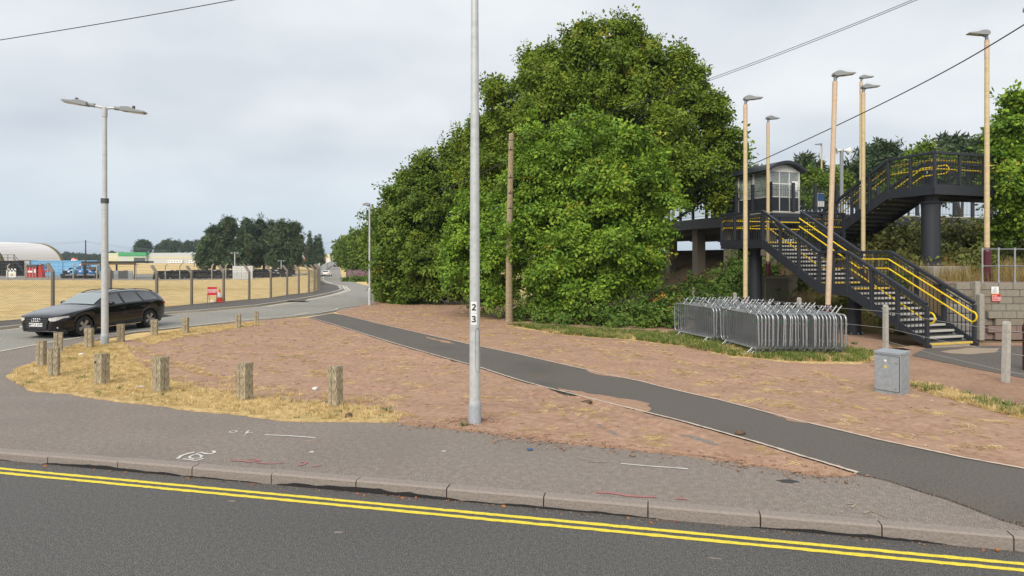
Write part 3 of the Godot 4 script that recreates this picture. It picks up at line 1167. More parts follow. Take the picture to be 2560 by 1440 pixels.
func balustrade(t: Node, p: Vector3, q: Vector3, posts: int, inward: Vector3, rails: Array, first := true, last := true, drop := 0.26) -> void:
	# posts, a heavy top rail, thin balusters and yellow handrails between two points of a flight or landing
	var up := Vector3.UP
	var bal := MB.new()
	bal.box(Transform3D.IDENTITY, Vector3(0.018, 0.9, 0.018))
	var balm := bal.mesh()
	var pm := MB.new()
	pm.box(Transform3D.IDENTITY, Vector3(0.10, 1.12 + drop, 0.10), 0.008)
	var pmesh := pm.mesh()
	var along := (q - p)
	var yaw := atan2(along.x, along.z)
	for i in posts + 1:
		if (i == 0 and not first) or (i == posts and not last):
			continue
		put("post", pmesh, M.steel_black, t, turned(p + along * i / posts + up * (0.56 - drop * 0.5), yaw))
	var b := MB.new()
	b.bar(p + up * 1.17, q + up * 1.17, 0.11, 0.10, 0.01)
	part("top_rail", b, M.steel_black, t)
	for h in [0.10, 1.02]:
		var c := MB.new()
		c.bar(p + up * h, q + up * h, 0.045, 0.02)
		part("baluster_rail", c, M.steel_black, t)
	var flatlen := Vector2(along.x, along.z).length()
	var n := maxi(2, int(flatlen / 0.125))
	for i in range(1, n):
		var s := float(i) / n
		var near_post := absf(s * posts - roundf(s * posts)) / posts * flatlen
		if near_post < 0.075:
			continue
		put("baluster", balm, M.steel_black, t, turned(p + along * s + up * 0.565, yaw))
	for h in rails:
		var hr := MB.new()
		var o: Vector3 = inward * 0.11 + up * h
		hr.tube([p + o, q + o], 0.024, 10)
		part("handrail", hr, M.handrail_yellow, t)
		for i in posts + 1:
			var c: Vector3 = p + along * i / posts + up * h
			var br := MB.new()
			br.tube([c + inward * 0.04 - up * 0.07, c + inward * 0.10 - up * 0.06, c + inward * 0.11 - up * 0.01], 0.012, 6)
			part("rail_bracket", br, M.handrail_yellow, t)


func flight(t: Node, r0: float, w0: float, h0: float, steps: int, dir: float, width: float) -> void:
	# treads with white nosings (yellow at both ends), risers and two stringers; dir +1 climbs along U, -1 back
	var rise := 0.1467
	var go := 0.28
	var yaw := atan2(U.x, U.z) + (0.0 if dir > 0 else PI)
	for i in steps:
		var h := h0 + rise * (i + 1)
		var r := r0 + dir * go * i
		var mid := w0 + width * 0.5
		var tm := MB.new()
		tm.box(Transform3D.IDENTITY, Vector3(width - 0.10, 0.045, go + 0.02), 0.004)
		var o := part("tread", tm, M.tread, t, turned(sp(r + dir * (go * 0.5 + 0.01), mid, h - 0.0235), yaw))
		var nm := MB.new()
		nm.box(Transform3D.IDENTITY, Vector3(width - 0.14, 0.062, 0.055), 0.004)
		part("nosing", nm, M.nosing_yellow if i == 0 or i == steps - 1 else M.nosing_white, o, at(Vector3(0, -0.006, -go * 0.5 - 0.0)))
		var rm := MB.new()
		rm.box(Transform3D.IDENTITY, Vector3(width - 0.12, rise - 0.05, 0.012))
		part("riser", rm, M.steel_black, t, turned(sp(r + dir * 0.05, mid, h - 0.045 - (rise - 0.05) * 0.5), yaw))


func stringer(t: Node, pts: Array, w: float, deep: float) -> void:
	# a deep steel channel along a line of (r, h) points at one side of the stairs
	var poly := []
	for q in pts:
		poly.append(Vector2(q.x, q.y + 0.06))
	var low := pts.duplicate()
	low.reverse()
	for q in low:
		poly.append(Vector2(q.x, maxf(q.y - deep, 0.015)))
	var b := MB.new()
	b.prism(poly, Transform3D(Basis(U, Vector3.UP, W), sp(0, w - 0.04, 0)), 0.08)
	part("stringer", b, M.steel_black, t)


func slab(t: Node, called: String, r0: float, r1: float, w0: float, w1: float, top: float, thick: float, m: Material) -> void:
	var b := MB.new()
	b.prism([Vector2(r0, 0), Vector2(r1, 0), Vector2(r1, -thick), Vector2(r0, -thick)], Transform3D(Basis(U, Vector3.UP, W), sp(0, w0, top)), w1 - w0)
	part(called, b, m, t)


func column(t: Node, base: Vector3, top: float, r: float) -> void:
	var b := MB.new()
	var h := top - base.y
	b.lathe([Vector2(0, 0), Vector2(r * 1.45, 0), Vector2(r * 1.45, 0.03), Vector2(r, 0.03), Vector2(r, h - 0.34), Vector2(r * 1.3, h - 0.34), Vector2(r * 1.3, h - 0.30), Vector2(r * 0.8, h - 0.30), Vector2(r * 0.8, h)], 28)
	var c := part("column", b, M.steel_black, t, at(base))
	for k in 8:
		var bm := MB.new()
		bm.lathe([Vector2(0.022, 0), Vector2(0.022, 0.05), Vector2(0, 0.05)], 6)
		part("bolt", bm, M.galvanised, c, at(Vector3(cos(TAU * k / 8) * r * 1.25, 0.03, sin(TAU * k / 8) * r * 1.25)))


func hoop(t: Node, a: Vector3, b: Vector3, dir: Vector3) -> void:
	# the rounded end that joins an upper to a lower handrail
	var p := []
	var mid := (a + b) * 0.5
	var rad := a.distance_to(b) * 0.5
	var reach := minf(rad, 0.20)
	for i in 13:
		var an := PI * i / 12.0
		p.append(mid + (a - mid) * cos(an) + dir * reach * sin(an))
	var m := MB.new()
	m.tube(p, 0.024, 10)
	part("handrail_end", m, M.handrail_yellow, t)


func stairs() -> void:
	var wd := 1.85
	var t := thing("lower_staircase", "black steel stairs with white step edges and yellow handrails climbing from the yard", "staircase")
	flight(t, 0.0, 0.0, 0.0, 11, 1.0, wd)                       # up to the half landing at 1.614
	flight(t, 4.0, 0.0, 1.614, 11, 1.0, wd)                     # up to the upper landing at 3.228
	slab(t, "half_landing", 3.08, 4.02, 0.05, wd - 0.05, 1.610, 0.05, M.tread)
	slab(t, "upper_landing", 7.1, 9.4, 0.05, 6.1, 3.224, 0.06, M.tread)
	var line := [Vector2(-0.12, 0.06), Vector2(2.8, 1.62), Vector2(4.0, 1.66), Vector2(6.85, 3.25), Vector2(9.4, 3.25)]
	for w in [0.0, wd]:
		stringer(t, line if w == 0.0 else line.slice(0, 4), w, 0.27)
	for r in [7.15, 9.4]:
		var b := MB.new()
		b.bar(sp(r, 0.0, 3.10), sp(r, 6.1, 3.10), 0.12, 0.24)
		part("landing_beam", b, M.steel_black, t)
	var ends := [[0.0, 0.10, 2.8, 1.62, 3], [2.8, 1.62, 4.0, 1.62, 2], [4.0, 1.62, 6.85, 3.235, 3]]
	for side in [0.0, wd]:
		var inn := W if side == 0.0 else -W
		for e in ends:
			balustrade(t, sp(e[0], side, e[1]), sp(e[2], side, e[3]), e[4], inn, [0.62, 0.93], true, e[2] > 6.0, 0.20)
		hoop(t, sp(0.0, side, 1.03) + inn * 0.11, sp(0.0, side, 0.72) + inn * 0.11, -U)
	balustrade(t, sp(6.85, 0, 3.235), sp(9.4, 0, 3.235), 3, W, [0.62, 0.93], false, true, 0.1)
	balustrade(t, sp(9.4, 0, 3.235), sp(9.4, 6.1, 3.235), 6, -U, [0.62, 0.93], false, true, 0.1)
	balustrade(t, sp(6.85, wd, 3.235), sp(7.1, 4.24, 3.235), 2, U, [0.62, 0.93], false, true, 0.1)
	column(t, sp(8.2, 0.75, 0.02), 2.70, 0.26)
	column(t, sp(3.4, 0.9, 0.0), 1.0, 0.22)
	var fb := MB.new()
	fb.box(Transform3D.IDENTITY, Vector3(1.5, 0.10, 0.25))
	part("footing", fb, M.concrete, t, turned(sp(0.12, wd * 0.5, 0.045), atan2(U.x, U.z)))

	var v := thing("upper_staircase", "black steel stairs rising from the upper landing to a railed platform on a thick column", "staircase")
	var h0 := 3.228
	var n := 13
	var go := 0.262
	var w0 := 4.24
	flight(v, 8.4, w0, h0, n, -1.0, wd)
	var top := h0 + n * 0.1467
	slab(v, "top_landing", 3.14, 4.95, w0 + 0.05, w0 + 6.0, top - 0.005, 0.06, M.tread)
	var l2 := [Vector2(8.5, h0 - 0.02), Vector2(8.4, h0 + 0.06), Vector2(5.02, top), Vector2(3.14, top)]
	for w in [w0, w0 + wd]:
		stringer(v, l2, w, 0.30)
	var fas := MB.new()
	fas.bar(sp(3.14, w0 - 0.04, top - 0.12), sp(3.14, w0 + 6.0, top - 0.12), 0.08, 0.36)
	part("fascia", fas, M.steel_black, v)
	for r in [4.0, 4.9]:
		var jb := MB.new()
		jb.bar(sp(r, w0, top - 0.2), sp(r, w0 + 6.0, top - 0.2), 0.10, 0.24)
		part("landing_beam", jb, M.steel_black, v)
	for side in [w0, w0 + wd]:
		var inn := W if side == w0 else -W
		balustrade(v, sp(8.4, side, h0 + 0.06), sp(5.02, side, top), 4, inn, [0.62, 0.93], true, side != w0, 0.2)
	balustrade(v, sp(5.02, w0, top), sp(3.14, w0, top), 2, W, [0.62, 0.93], true, true, 0.1)
	balustrade(v, sp(3.14, w0, top), sp(3.14, w0 + 6.0, top), 5, U, [0.62, 0.93], false, true, 0.1)
	balustrade(v, sp(4.95, w0 + wd + 0.2, top), sp(4.95, w0 + 6.0, top), 4, -U, [], true, true, 0.1)
	var e0 := sp(5.02, w0 + wd, top + 0.93) - W * 0.11
	var e1 := sp(5.02, w0 + wd, top + 0.62) - W * 0.11
	for q in [e0, e1]:
		var m := MB.new()
		m.tube([q, q - U * 0.9], 0.024, 10)
		part("handrail", m, M.handrail_yellow, v)
	hoop(v, e0 - U * 0.9, e1 - U * 0.9, -U)
	column(v, Vector3(15.181, 2.018, -23.2), 4.62, 0.30)
	tag(put("column_plinth", plinth_mesh(), M.concrete, null, turned(Vector3(15.544, 2.018, -23.2) + Vector3(0, -0.62, 0), 0.31)), "pale concrete plinth under the thick black column on the bank", "plinth")


func plinth_mesh() -> ArrayMesh:
	var b := MB.new()
	b.box(Transform3D.IDENTITY, Vector3(2.2, 1.2, 1.3), 0.02)
	return b.mesh()


func platform() -> void:
	var p := thing("station_platform", "raised station platform with dark steel edge beams on concrete piers", "platform")
	var top := 4.8
	var corner := [11.3, 4.1]
	slab(p, "deck", corner[0], 40.0, corner[1], 24.0, top, 0.25, M.concrete)
	for q in [[sp(11.25, 4.1, top - 0.32), sp(11.25, 24.0, top - 0.32)], [sp(11.3, 4.05, top - 0.32), sp(40.0, 4.05, top - 0.32)], [sp(13.0, 6.0, top - 0.55), sp(40.0, 6.0, top - 0.55)]]:
		var b := MB.new()
		b.bar(q[0], q[1], 0.14, 0.5)
		part("edge_beam", b, M.steel_black, p)
	for k in 9:
		var b := MB.new()
		b.box(Transform3D.IDENTITY, Vector3(0.55, 2.6, 0.55), 0.03)
		part("pier", b, M.block_dark, p, turned(sp(12.2 + k * 2.9, 4.75, top - 0.55 - 1.3), 0.31))
	for k in 6:
		var b := MB.new()
		b.box(Transform3D.IDENTITY, Vector3(0.5, 3.0, 0.5), 0.03)
		part("pier", b, M.block_dark, p, turned(sp(12.2, 6.8 + k * 2.9, top - 0.55 - 1.5), 0.31))
	for k in 12:
		var b := MB.new()
		b.bar(sp(11.5, 4.4 + k * 1.6, top - 0.42), sp(40.0, 4.4 + k * 1.6, top - 0.42), 0.1, 0.3)
		part("joist", b, M.steel_black, p)

	# bow-topped railings along two sides
	var pale := MB.new()
	var arc := [Vector3(-0.05, 0, 0), Vector3(-0.05, 1.12, 0)]
	for i in 7:
		var an := PI * (1.0 - i / 6.0)
		arc.append(Vector3(cos(an) * 0.05, 1.12 + sin(an) * 0.05, 0))
	arc.append(Vector3(0.05, 0, 0))
	pale.tube(arc, 0.008, 5)
	var pale_mesh := pale.mesh()
	var runs := [[sp(11.4, 4.2, top), sp(11.4, 20.0, top), "black bow-topped railings along the platform end behind the stairs"], [sp(11.4, 4.2, top), sp(33.0, 4.2, top), "black bow-topped railings along the platform side behind the oak branches"]]
	for q in runs:
		var f := thing("platform_railing", q[2], "railing")
		var a: Vector3 = q[0]
		var b: Vector3 = q[1]
		var yaw := atan2(-(b - a).z, (b - a).x)
		var ln := a.distance_to(b)
		var n := int(ln / 0.2)
		for i in n:
			put("pale", pale_mesh, M.steel_black, f, turned(a.lerp(b, (i + 0.5) / n) + Vector3.UP * 0.06, yaw))
		for h in [0.12, 1.06]:
			var m := MB.new()
			m.bar(a + Vector3.UP * h, b + Vector3.UP * h, 0.04, 0.012)
			part("rail", m, M.steel_black, f)
		var posts := int(ln / 1.25)
		for i in posts + 1:
			var m := MB.new()
			m.box(Transform3D.IDENTITY, Vector3(0.13, 1.42, 0.13), 0.01)
			part("post", m, M.steel_black, f, turned(a.lerp(b, float(i) / posts) + Vector3.UP * 0.71, yaw))

	# waiting shelter with a curved roof
	var s := thing("waiting_shelter", "glazed waiting shelter with a dark arched roof on the platform", "shelter", sp(11.9, 4.55, top), atan2(-W.z, W.x))
	# local axes: x across the gable, -z along the platform
	var gw := 1.75
	var gl := 4.6
	var ht := 2.02
	for x in [0.0, gw]:
		for i in 5:
			var b := MB.new()
			b.box(Transform3D.IDENTITY, Vector3(0.07, ht, 0.07), 0.006)
			part("mullion", b, M.off_white, s, at(Vector3(x, ht * 0.5, -gl * i / 4.0)))
	for i in [1, 2]:
		var b := MB.new()
		b.box(Transform3D.IDENTITY, Vector3(0.05, ht, 0.05), 0.006)
		part("mullion", b, M.off_white, s, at(Vector3(gw * i / 3.0, ht * 0.5, 0)))
	for h in [0.06, 0.78, 1.42, ht]:
		for q in [[Vector3(0, h, 0), Vector3(gw, h, 0)], [Vector3(0, h, 0), Vector3(0, h, -gl)], [Vector3(gw, h, 0), Vector3(gw, h, -gl)]]:
			if h == 1.42 and q[1].z != 0.0:
				continue
			var b := MB.new()
			b.bar(q[0], q[1], 0.045, 0.06)
			part("transom", b, M.off_white, s)
	for i in 3:
		var b := MB.new()
		b.box(Transform3D.IDENTITY, Vector3(gw / 3 - 0.06, 0.66, 0.02))
		part("lower_panel", b, M.steel_black, s, at(Vector3(gw * (i + 0.5) / 3, 0.42, 0)))
		var g := MB.new()
		g.box(Transform3D.IDENTITY, Vector3(gw / 3 - 0.06, 1.16, 0.008))
		part("pane", g, M.glass, s, at(Vector3(gw * (i + 0.5) / 3, 1.39, 0)))
	for x in [0.0, gw]:
		for i in 4:
			var b := MB.new()
			b.box(Transform3D.IDENTITY, Vector3(0.02, 0.66, gl / 4 - 0.08))
			part("lower_panel", b, M.steel_black, s, at(Vector3(x, 0.42, -gl * (i + 0.5) / 4)))
			var g := MB.new()
			g.box(Transform3D.IDENTITY, Vector3(0.008, 1.16, gl / 4 - 0.08))
			part("pane", g, M.glass, s, at(Vector3(x, 1.39, -gl * (i + 0.5) / 4)))
	var up := []
	var dn := []
	for i in 15:
		var k := i / 14.0 * 2.0 - 1.0
		up.append(Vector2(gw * 0.5 + k * 1.18, ht + 0.02 + 0.48 * (1.0 - k * k)))
		dn.append(Vector2(gw * 0.5 + k * 1.12, ht - 0.06 + 0.42 * (1.0 - k * k)))
	dn.reverse()
	var rf := MB.new()
	rf.prism(up + dn, Transform3D(Basis.IDENTITY, Vector3(0, 0, -gl - 0.3)), gl + 0.6)
	part("roof", rf, M.steel_black, s)
	var gb := MB.new()
	var gp := [Vector2(0.05, ht + 0.03)]
	for i in 11:
		var k := i / 10.0 * 2.0 - 1.0
		gp.append(Vector2(gw * 0.5 + k * 0.82, ht + 0.04 + 0.28 * (1.0 - k * k)))
	gp.append(Vector2(gw - 0.05, ht + 0.03))
	gb.prism(gp, Transform3D(Basis.IDENTITY, Vector3(0, 0, -0.02)), 0.03)
	part("gable", gb, M.off_white, s)
	var nb := MB.new()
	nb.box(Transform3D.IDENTITY, Vector3(0.34, 0.5, 0.012))
	part("notice", nb, M.white, s, at(Vector3(1.5, 1.32, 0.012)))
	for q in [[Vector3(0.75, 0.02, -0.9), 1.0]]:
		var bb := MB.new()
		bb.bar(Vector3(0.3, 0.45, -0.8), Vector3(0.3, 0.45, -gl + 0.5), 0.3, 0.05)
		part("bench", bb, M.galvanised_dull, s)

	var b1 := MB.new()
	b1.box(Transform3D.IDENTITY, Vector3(0.42, 0.66, 0.04), 0.005)
	var pb := thing("station_poster_board", "blue and white notice board fixed to the platform railings", "notice board", Vector3(15.15, 5.154, -31.4), 0.31)
	part("board", b1, M.white, pb)
	var b2 := MB.new()
	b2.box(Transform3D.IDENTITY, Vector3(0.39, 0.36, 0.01))
	part("print", b2, M.blue, pb, at(Vector3(0, 0.13, 0.026)))
	var b3 := MB.new()
	b3.tube([Vector3(0, -1.2, -0.06), Vector3(0, 0.5, -0.06)], 0.04, 8)
	part("pole", b3, M.steel_black, pb)

	# loudspeakers on a grey mast
	var sm := thing("speaker_mast", "grey mast with two white horn speakers above the platform", "mast", Vector3(15.965, 5.699, -31) * Vector3(1, 0, 1) + Vector3(0, top - 0.3, 0))
	var mb := MB.new()
	mb.tube([Vector3.ZERO, Vector3(0, 3.0, 0)], 0.085, 12)
	part("mast", mb, M.grey_mid, sm)
	for sx in [-1.0, 1.0]:
		var hb := MB.new()
		hb.lathe([Vector2(0.05, 0), Vector2(0.07, 0.12), Vector2(0.17, 0.26), Vector2(0.19, 0.27), Vector2(0.13, 0.2), Vector2(0, 0.14)], 14)
		part("horn", hb, M.off_white, sm, Transform3D(Basis(Vector3(0, 0, 1), -sx * 1.75), Vector3(sx * 0.06, 3.02, 0.05)))


func station_lamp(foot: Vector3, high: float, turn: float, label: String, m: Material, spikes := true, has_base := true, bow := 0.0) -> void:
	var o := thing("station_lamp_post", label, "lamp post", foot, turn, "station lamp posts")
	var y0 := 0.0
	if has_base:
		var b := MB.new()
		b.lathe([Vector2(0, -0.1), Vector2(0.115, -0.1), Vector2(0.115, 0.9), Vector2(0.125, 0.92), Vector2(0.125, 1.0), Vector2(0.085, 1.12)], 20)
		var bp := part("base", b, M.maroon, o)
		var dm := MB.new()
		dm.box(Transform3D.IDENTITY, Vector3(0.12, 0.55, 0.02), 0.006)
		part("access_door", dm, M.maroon, bp, at(Vector3(0, 0.45, 0.112)))
		y0 = 1.08
	var s := MB.new()
	s.tube([Vector3(0, y0, 0), Vector3(bow * 0.6, high * 0.6, 0), Vector3(bow, high - 0.62, 0)], [0.082, 0.076, 0.070], 16)
	part("shaft", s, m, o)
	var s2 := MB.new()
	s2.tube([Vector3(bow, high - 0.62, 0), Vector3(bow * 1.06, high, 0)], [0.075, 0.075], 16)
	part("sleeve", s2, M.cream_pink, o)
	var top := Vector3(bow * 1.06, high, 0)
	var neck := MB.new()
	neck.tube([top, top + Vector3(0.02, 0.14, 0)], 0.05, 12)
	part("neck", neck, M.galvanised_dull, o)
	lantern(o, top + Vector3(-0.06, 0.22, 0), 0.66, 0.06, spikes)


func lantern(o: Node, p: Vector3, len: float, tilt: float, spikes: bool) -> void:
	# a flat LED street lantern pointing along +x
	var h := Node3D.new()
	h.name = "lantern"
	o.add_child(h, true)
	h.transform = Transform3D(Basis(Vector3(0, 0, 1), tilt), p)
	var b := MB.new()
	var up := [Vector2(0, 0.0), Vector2(0.02, 0.06), Vector2(0.12, 0.10), Vector2(0.24, 0.09), Vector2(0.40, 0.03), Vector2(len, 0.0), Vector2(len + 0.01, -0.025), Vector2(0.36, -0.05), Vector2(0.10, -0.06), Vector2(0.01, -0.04)]
	b.prism(up, Transform3D(Basis.IDENTITY, Vector3(0, 0, -0.11)), 0.22)
	part("housing", b, M.grey_mid, h)
	var g := MB.new()
	g.box(Transform3D.IDENTITY, Vector3(len - 0.36, 0.01, 0.19))
	part("lens", g, M.lens_grey, h, Transform3D(Basis(Vector3(0, 0, 1), 0.075), Vector3(len * 0.5 + 0.17, -0.042, 0)))
	var d := MB.new()
	d.box(Transform3D.IDENTITY, Vector3(0.14, 0.07, 0.12), 0.02)
	part("joint", d, M.grey_mid, h, at(Vector3(0.10, -0.07, 0)))
	if spikes:
		for i in 12:
			var sm := MB.new()
			var q := Vector3(0.10 + 0.045 * i, 0.10 - maxf(0.0, i - 3) * 0.011, 0.05 if i % 2 else -0.05)
			sm.tube([q, q + Vector3(0.03 if i % 3 else -0.02, 0.09, 0.03 if i % 2 else -0.03)], 0.0022, 3, false, false)
			part("bird_spike", sm, M.galvanised, h)


func station() -> void:
	stairs()
	platform()
	station_lamp(Vector3(8.57, -0.28, -23.5), 8.2, -0.05, "cream lamp post with maroon base behind the stacked crowd barriers beside the upper landing", M.cream)
	station_lamp(Vector3(11.92, gy(11.92, -29.8), -29.8), 8.6 - gy(11.92, -29.8), 0.35, "slim cream lamp post between the waiting shelter and the upper landing", M.cream)
	station_lamp(Vector3(9.974, -0.3, -20.2) + Vector3(0, 0.0, 0), 8.15, -0.05, "leaning pinkish cream lamp post in front of the lower stairs", M.cream_pink, true, true, 0.2)
	station_lamp(Vector3(13.72, 0.6, -25.0), 8.15, -0.05, "cream lamp post rising between the two flights of black stairs", M.cream)
	station_lamp(Vector3(18.0, 4.5, -33.0), 6.9, -0.05, "thin cream lamp post on the platform behind the one between the flights", M.cream, true, false)
	station_lamp(Vector3(15.88, 1.52, -21.4), 8.05, PI - 0.1, "cream lamp post with maroon base behind the grey tube railing", M.cream)
	station_lamp(Vector3(11.709, -0.3, -14.5), 8.0, 0.0, "cream lamp post with maroon base standing on the yard tarmac beside the wire fence", M.cream, true, true)
	station_lamp(Vector3(29.025, 7.8, -60), 5.0, PI - 0.2, "small distant cream lamp post on the far platform", M.cream, false, false)
	retaining_wall()
	wire_fence()
	cabinet_doors()


func retaining_wall() -> void:
	# courses of concrete blocks, each block its own piece
	var t := thing("block_wall", "concrete block retaining wall with signs at the foot of the bank", "wall")
	var x0 := 13.9
	var zf := -20.45
	var bl := 0.45
	var bh := 0.225
	var variants := []
	for k in 3:
		var b := MB.new()
		b.box(Transform3D.IDENTITY, Vector3(bl - 0.014, bh - 0.014, 0.22), 0.008)
		variants.append(b.mesh())
	var core := MB.new()
	core.box(Transform3D.IDENTITY, Vector3(6.0, 1.72, 0.2))
	part("mortar_core", core, M.block_dark, t, at(Vector3(x0 + 3.0, -0.3 + 0.86, zf - 0.13)))
	for c in 8:
		var n := 13
		for i in n:
			var x := x0 + bl * (i + (0.5 if c % 2 else 0.0)) + bl * 0.5
			if x > x0 + 6.0 - bl * 0.5:
				continue
			var lower := c < 3
			var m: Material = M.block_red if c < 2 else (M.block_dark if rng.randf() < 0.3 or lower else M.block)
			var stepout := 0.0 if c > 3 else (0.16 if x > 15.1 else 0.05)
			put("block", variants[rng.randi() % 3], m, t, at(Vector3(x + rng.randf_range(-0.004, 0.004), -0.3 + bh * (c + 0.5), zf + stepout + rng.randf_range(-0.008, 0.008))))
	# precast posts and rough-faced panels beside the stairs
	for q in [[14.72, 1.55], [15.0, 1.15]]:
		var b := MB.new()
		b.box(Transform3D.IDENTITY, Vector3(0.16, q[1] + 0.3, 0.16), 0.012)
		part("precast_post", b, M.concrete, t, at(Vector3(q[0] if q[0] < 14.9 else 14.72, -0.3 + (q[1] + 0.3) * 0.5, zf + (0.16 if q[0] < 14.9 else 0.34))))
	for c in 4:
		var b := MB.new()
		b.box(Transform3D.IDENTITY, Vector3(0.95, 0.26, 0.1), 0.02)
		part("rough_panel", b, M.block_rough, t, at(Vector3(14.16, -0.3 + 0.28 * c + 0.14, zf + 0.30)))
	var cop := MB.new()
	cop.box(Transform3D.IDENTITY, Vector3(6.0, 0.09, 0.5), 0.01)
	part("coping", cop, M.block_red, t, at(Vector3(x0 + 3.0, 1.47, zf - 0.42)))

	var r := thing("tube_railing", "galvanised tube railing on top of the block wall", "railing", Vector3(15.05, 1.5, zf - 0.03))
	for i in 4:
		var b := MB.new()
		b.tube([Vector3(0.52 * i, 0, 0), Vector3(0.52 * i, 1.07, 0)], 0.028, 10)
		part("post", b, M.galvanised, r)
		for h in [0.03, 0.53, 1.07]:
			var cl := MB.new()
			cl.tube([Vector3(0.52 * i, h - 0.05, 0), Vector3(0.52 * i, h + 0.05, 0)], 0.038, 10)
			part("clamp", cl, M.galvanised, r)
	for h in [0.53, 1.07]:
		var b := MB.new()
		b.tube([Vector3(0, h, 0), Vector3(1.9, h, 0)], 0.024, 10)
		part("rail", b, M.galvanised_dull, r)

	var s := thing("notice_plate", "small white notice with a blue emblem and an orange strip on the block wall", "sign", Vector3(15.33, 1.27, zf + 0.135))
	var b1 := MB.new()
	b1.box(Transform3D.IDENTITY, Vector3(0.23, 0.22, 0.012))
	part("plate", b1, M.white, s)
	var b2 := MB.new()
	b2.box(Transform3D.IDENTITY, Vector3(0.23, 0.028, 0.016))
	part("strip", b2, M.orange_sign, s, at(Vector3(0.0, -0.128, 0)))
	var b3 := MB.new()
	b3.tube([Vector3(0, 0.06, 0), Vector3(0, 0.06, 0.009)], 0.024, 14)
	part("emblem", b3, M.container_blue, s)
	for k in 5:
		var b4 := MB.new()
		b4.box(Transform3D.IDENTITY, Vector3([0.13, 0.14, 0.11, 0.17, 0.16][k], 0.008, 0.003))
		part("print_line", b4, M.grey_mid, s, at(Vector3(-0.02, 0.012 - 0.022 * k, 0.008)))
	var w := thing("warning_plate", "red railway trespass warning plate on the block wall", "sign", Vector3(15.36, 1.02, zf + 0.135))
	var b5 := MB.new()
	b5.box(Transform3D.IDENTITY, Vector3(0.29, 0.22, 0.012))
	part("plate", b5, M.sign_red, w)
	var rows := ["Warning", "Do not trespass", "on the Railway", "Penalty £1000"]
	for k in 4:
		var o := words(rows[k], 0.033, M.white, w, at(Vector3(0, 0.070 - 0.048 * k, 0.0085)), true, 0.86)
		o.mesh.horizontal_alignment = HORIZONTAL_ALIGNMENT_LEFT
		o.position.x = -0.125


func wire_fence() -> void:
	var t := thing("wire_fence", "low concrete post and strand wire fence in front of the stairs", "fence")
	var pts := [Vector3(7.538, -0.3, -33.5), Vector3(8.097, -0.3, -28.6), Vector3(8.579, -0.3, -24.6), Vector3(9.603, -0.3, -21.4), Vector3(10.508, -0.3, -18), Vector3(10.103, -0.288, -13.1), Vector3(10.327, -0.147, -10.2)]
	var lean := [0.0, 0.0, 0.01, 0.0, 0.0, -0.02, 0.0]
	for i in pts.size():
		var b := MB.new()
		var p: Vector3 = pts[i]
		p.y = gy(p.x, p.z)
		pts[i] = p
		b.prism([Vector2(-0.055, -0.1), Vector2(0.055, -0.1), Vector2(0.048, 1.22), Vector2(0.02, 1.27), Vector2(-0.02, 1.27), Vector2(-0.048, 1.22)], at(Vector3(0, 0, -0.055)), 0.11)
		var o := part("concrete_post", b, M.pale_concrete, t, Transform3D(Basis(Vector3(0, 0, 1), lean[i]) * Basis(Vector3.UP, 0.25), p))
		if i > 3 and i < 6:
			for k in 7:
				var hm := MB.new()
				hm.tube([Vector3(0.055, 0.1 + 0.16 * k, 0), Vector3(0.060, 0.1 + 0.16 * k, 0)], 0.008, 6)
				part("wire_hole", hm, M.ink, o)
		if i == 0:
			var sb := MB.new()
			sb.bar(Vector3(0.05, 1.0, 0), Vector3(0.45, 0.0, 0.1), 0.09, 0.09)
			part("brace", sb, M.concrete, o)
	for h in [0.25, 0.62, 1.08]:
		for i in pts.size() - 1:
			var m := MB.new()
			var a: Vector3 = pts[i] + Vector3(0, h, 0.07)
			var b: Vector3 = pts[i + 1] + Vector3(0, h, 0.07)
			m.tube([a, a.lerp(b, 0.5) - Vector3(0, 0.03, 0), b], 0.005, 4)
			part("wire", m, M.fence_wire, t)


func cabinet_doors() -> void:
	# brown equipment housing under the stairs
	var t := thing("equipment_housing", "brown two-door equipment housing under the black stairs", "housing", Vector3(11.3, -0.1, -27.4), 0.3)
	t.position.y = gy(11.3, -27.0) - 0.15
	var b := MB.new()
	b.box(Transform3D.IDENTITY, Vector3(1.7, 1.3, 0.7), 0.02)
	part("case", b, M.block_dark, t, at(Vector3(0, 0.65, 0)))
	for x in [-0.52, 0.06]:
		var d := MB.new()
		d.box(Transform3D.IDENTITY, Vector3(0.54, 1.12, 0.03), 0.006)
		var o := part("door", d, M.brown_door, t, at(Vector3(x, 0.64, 0.365)))
		var h := MB.new()
		h.box(Transform3D.IDENTITY, Vector3(0.03, 0.12, 0.03))
		part("handle", h, M.black, o, at(Vector3(0.2 if x < -0.2 else -0.2, 0.1, 0.03)))


# ---------------------------------------------------------------- trees and shrubs

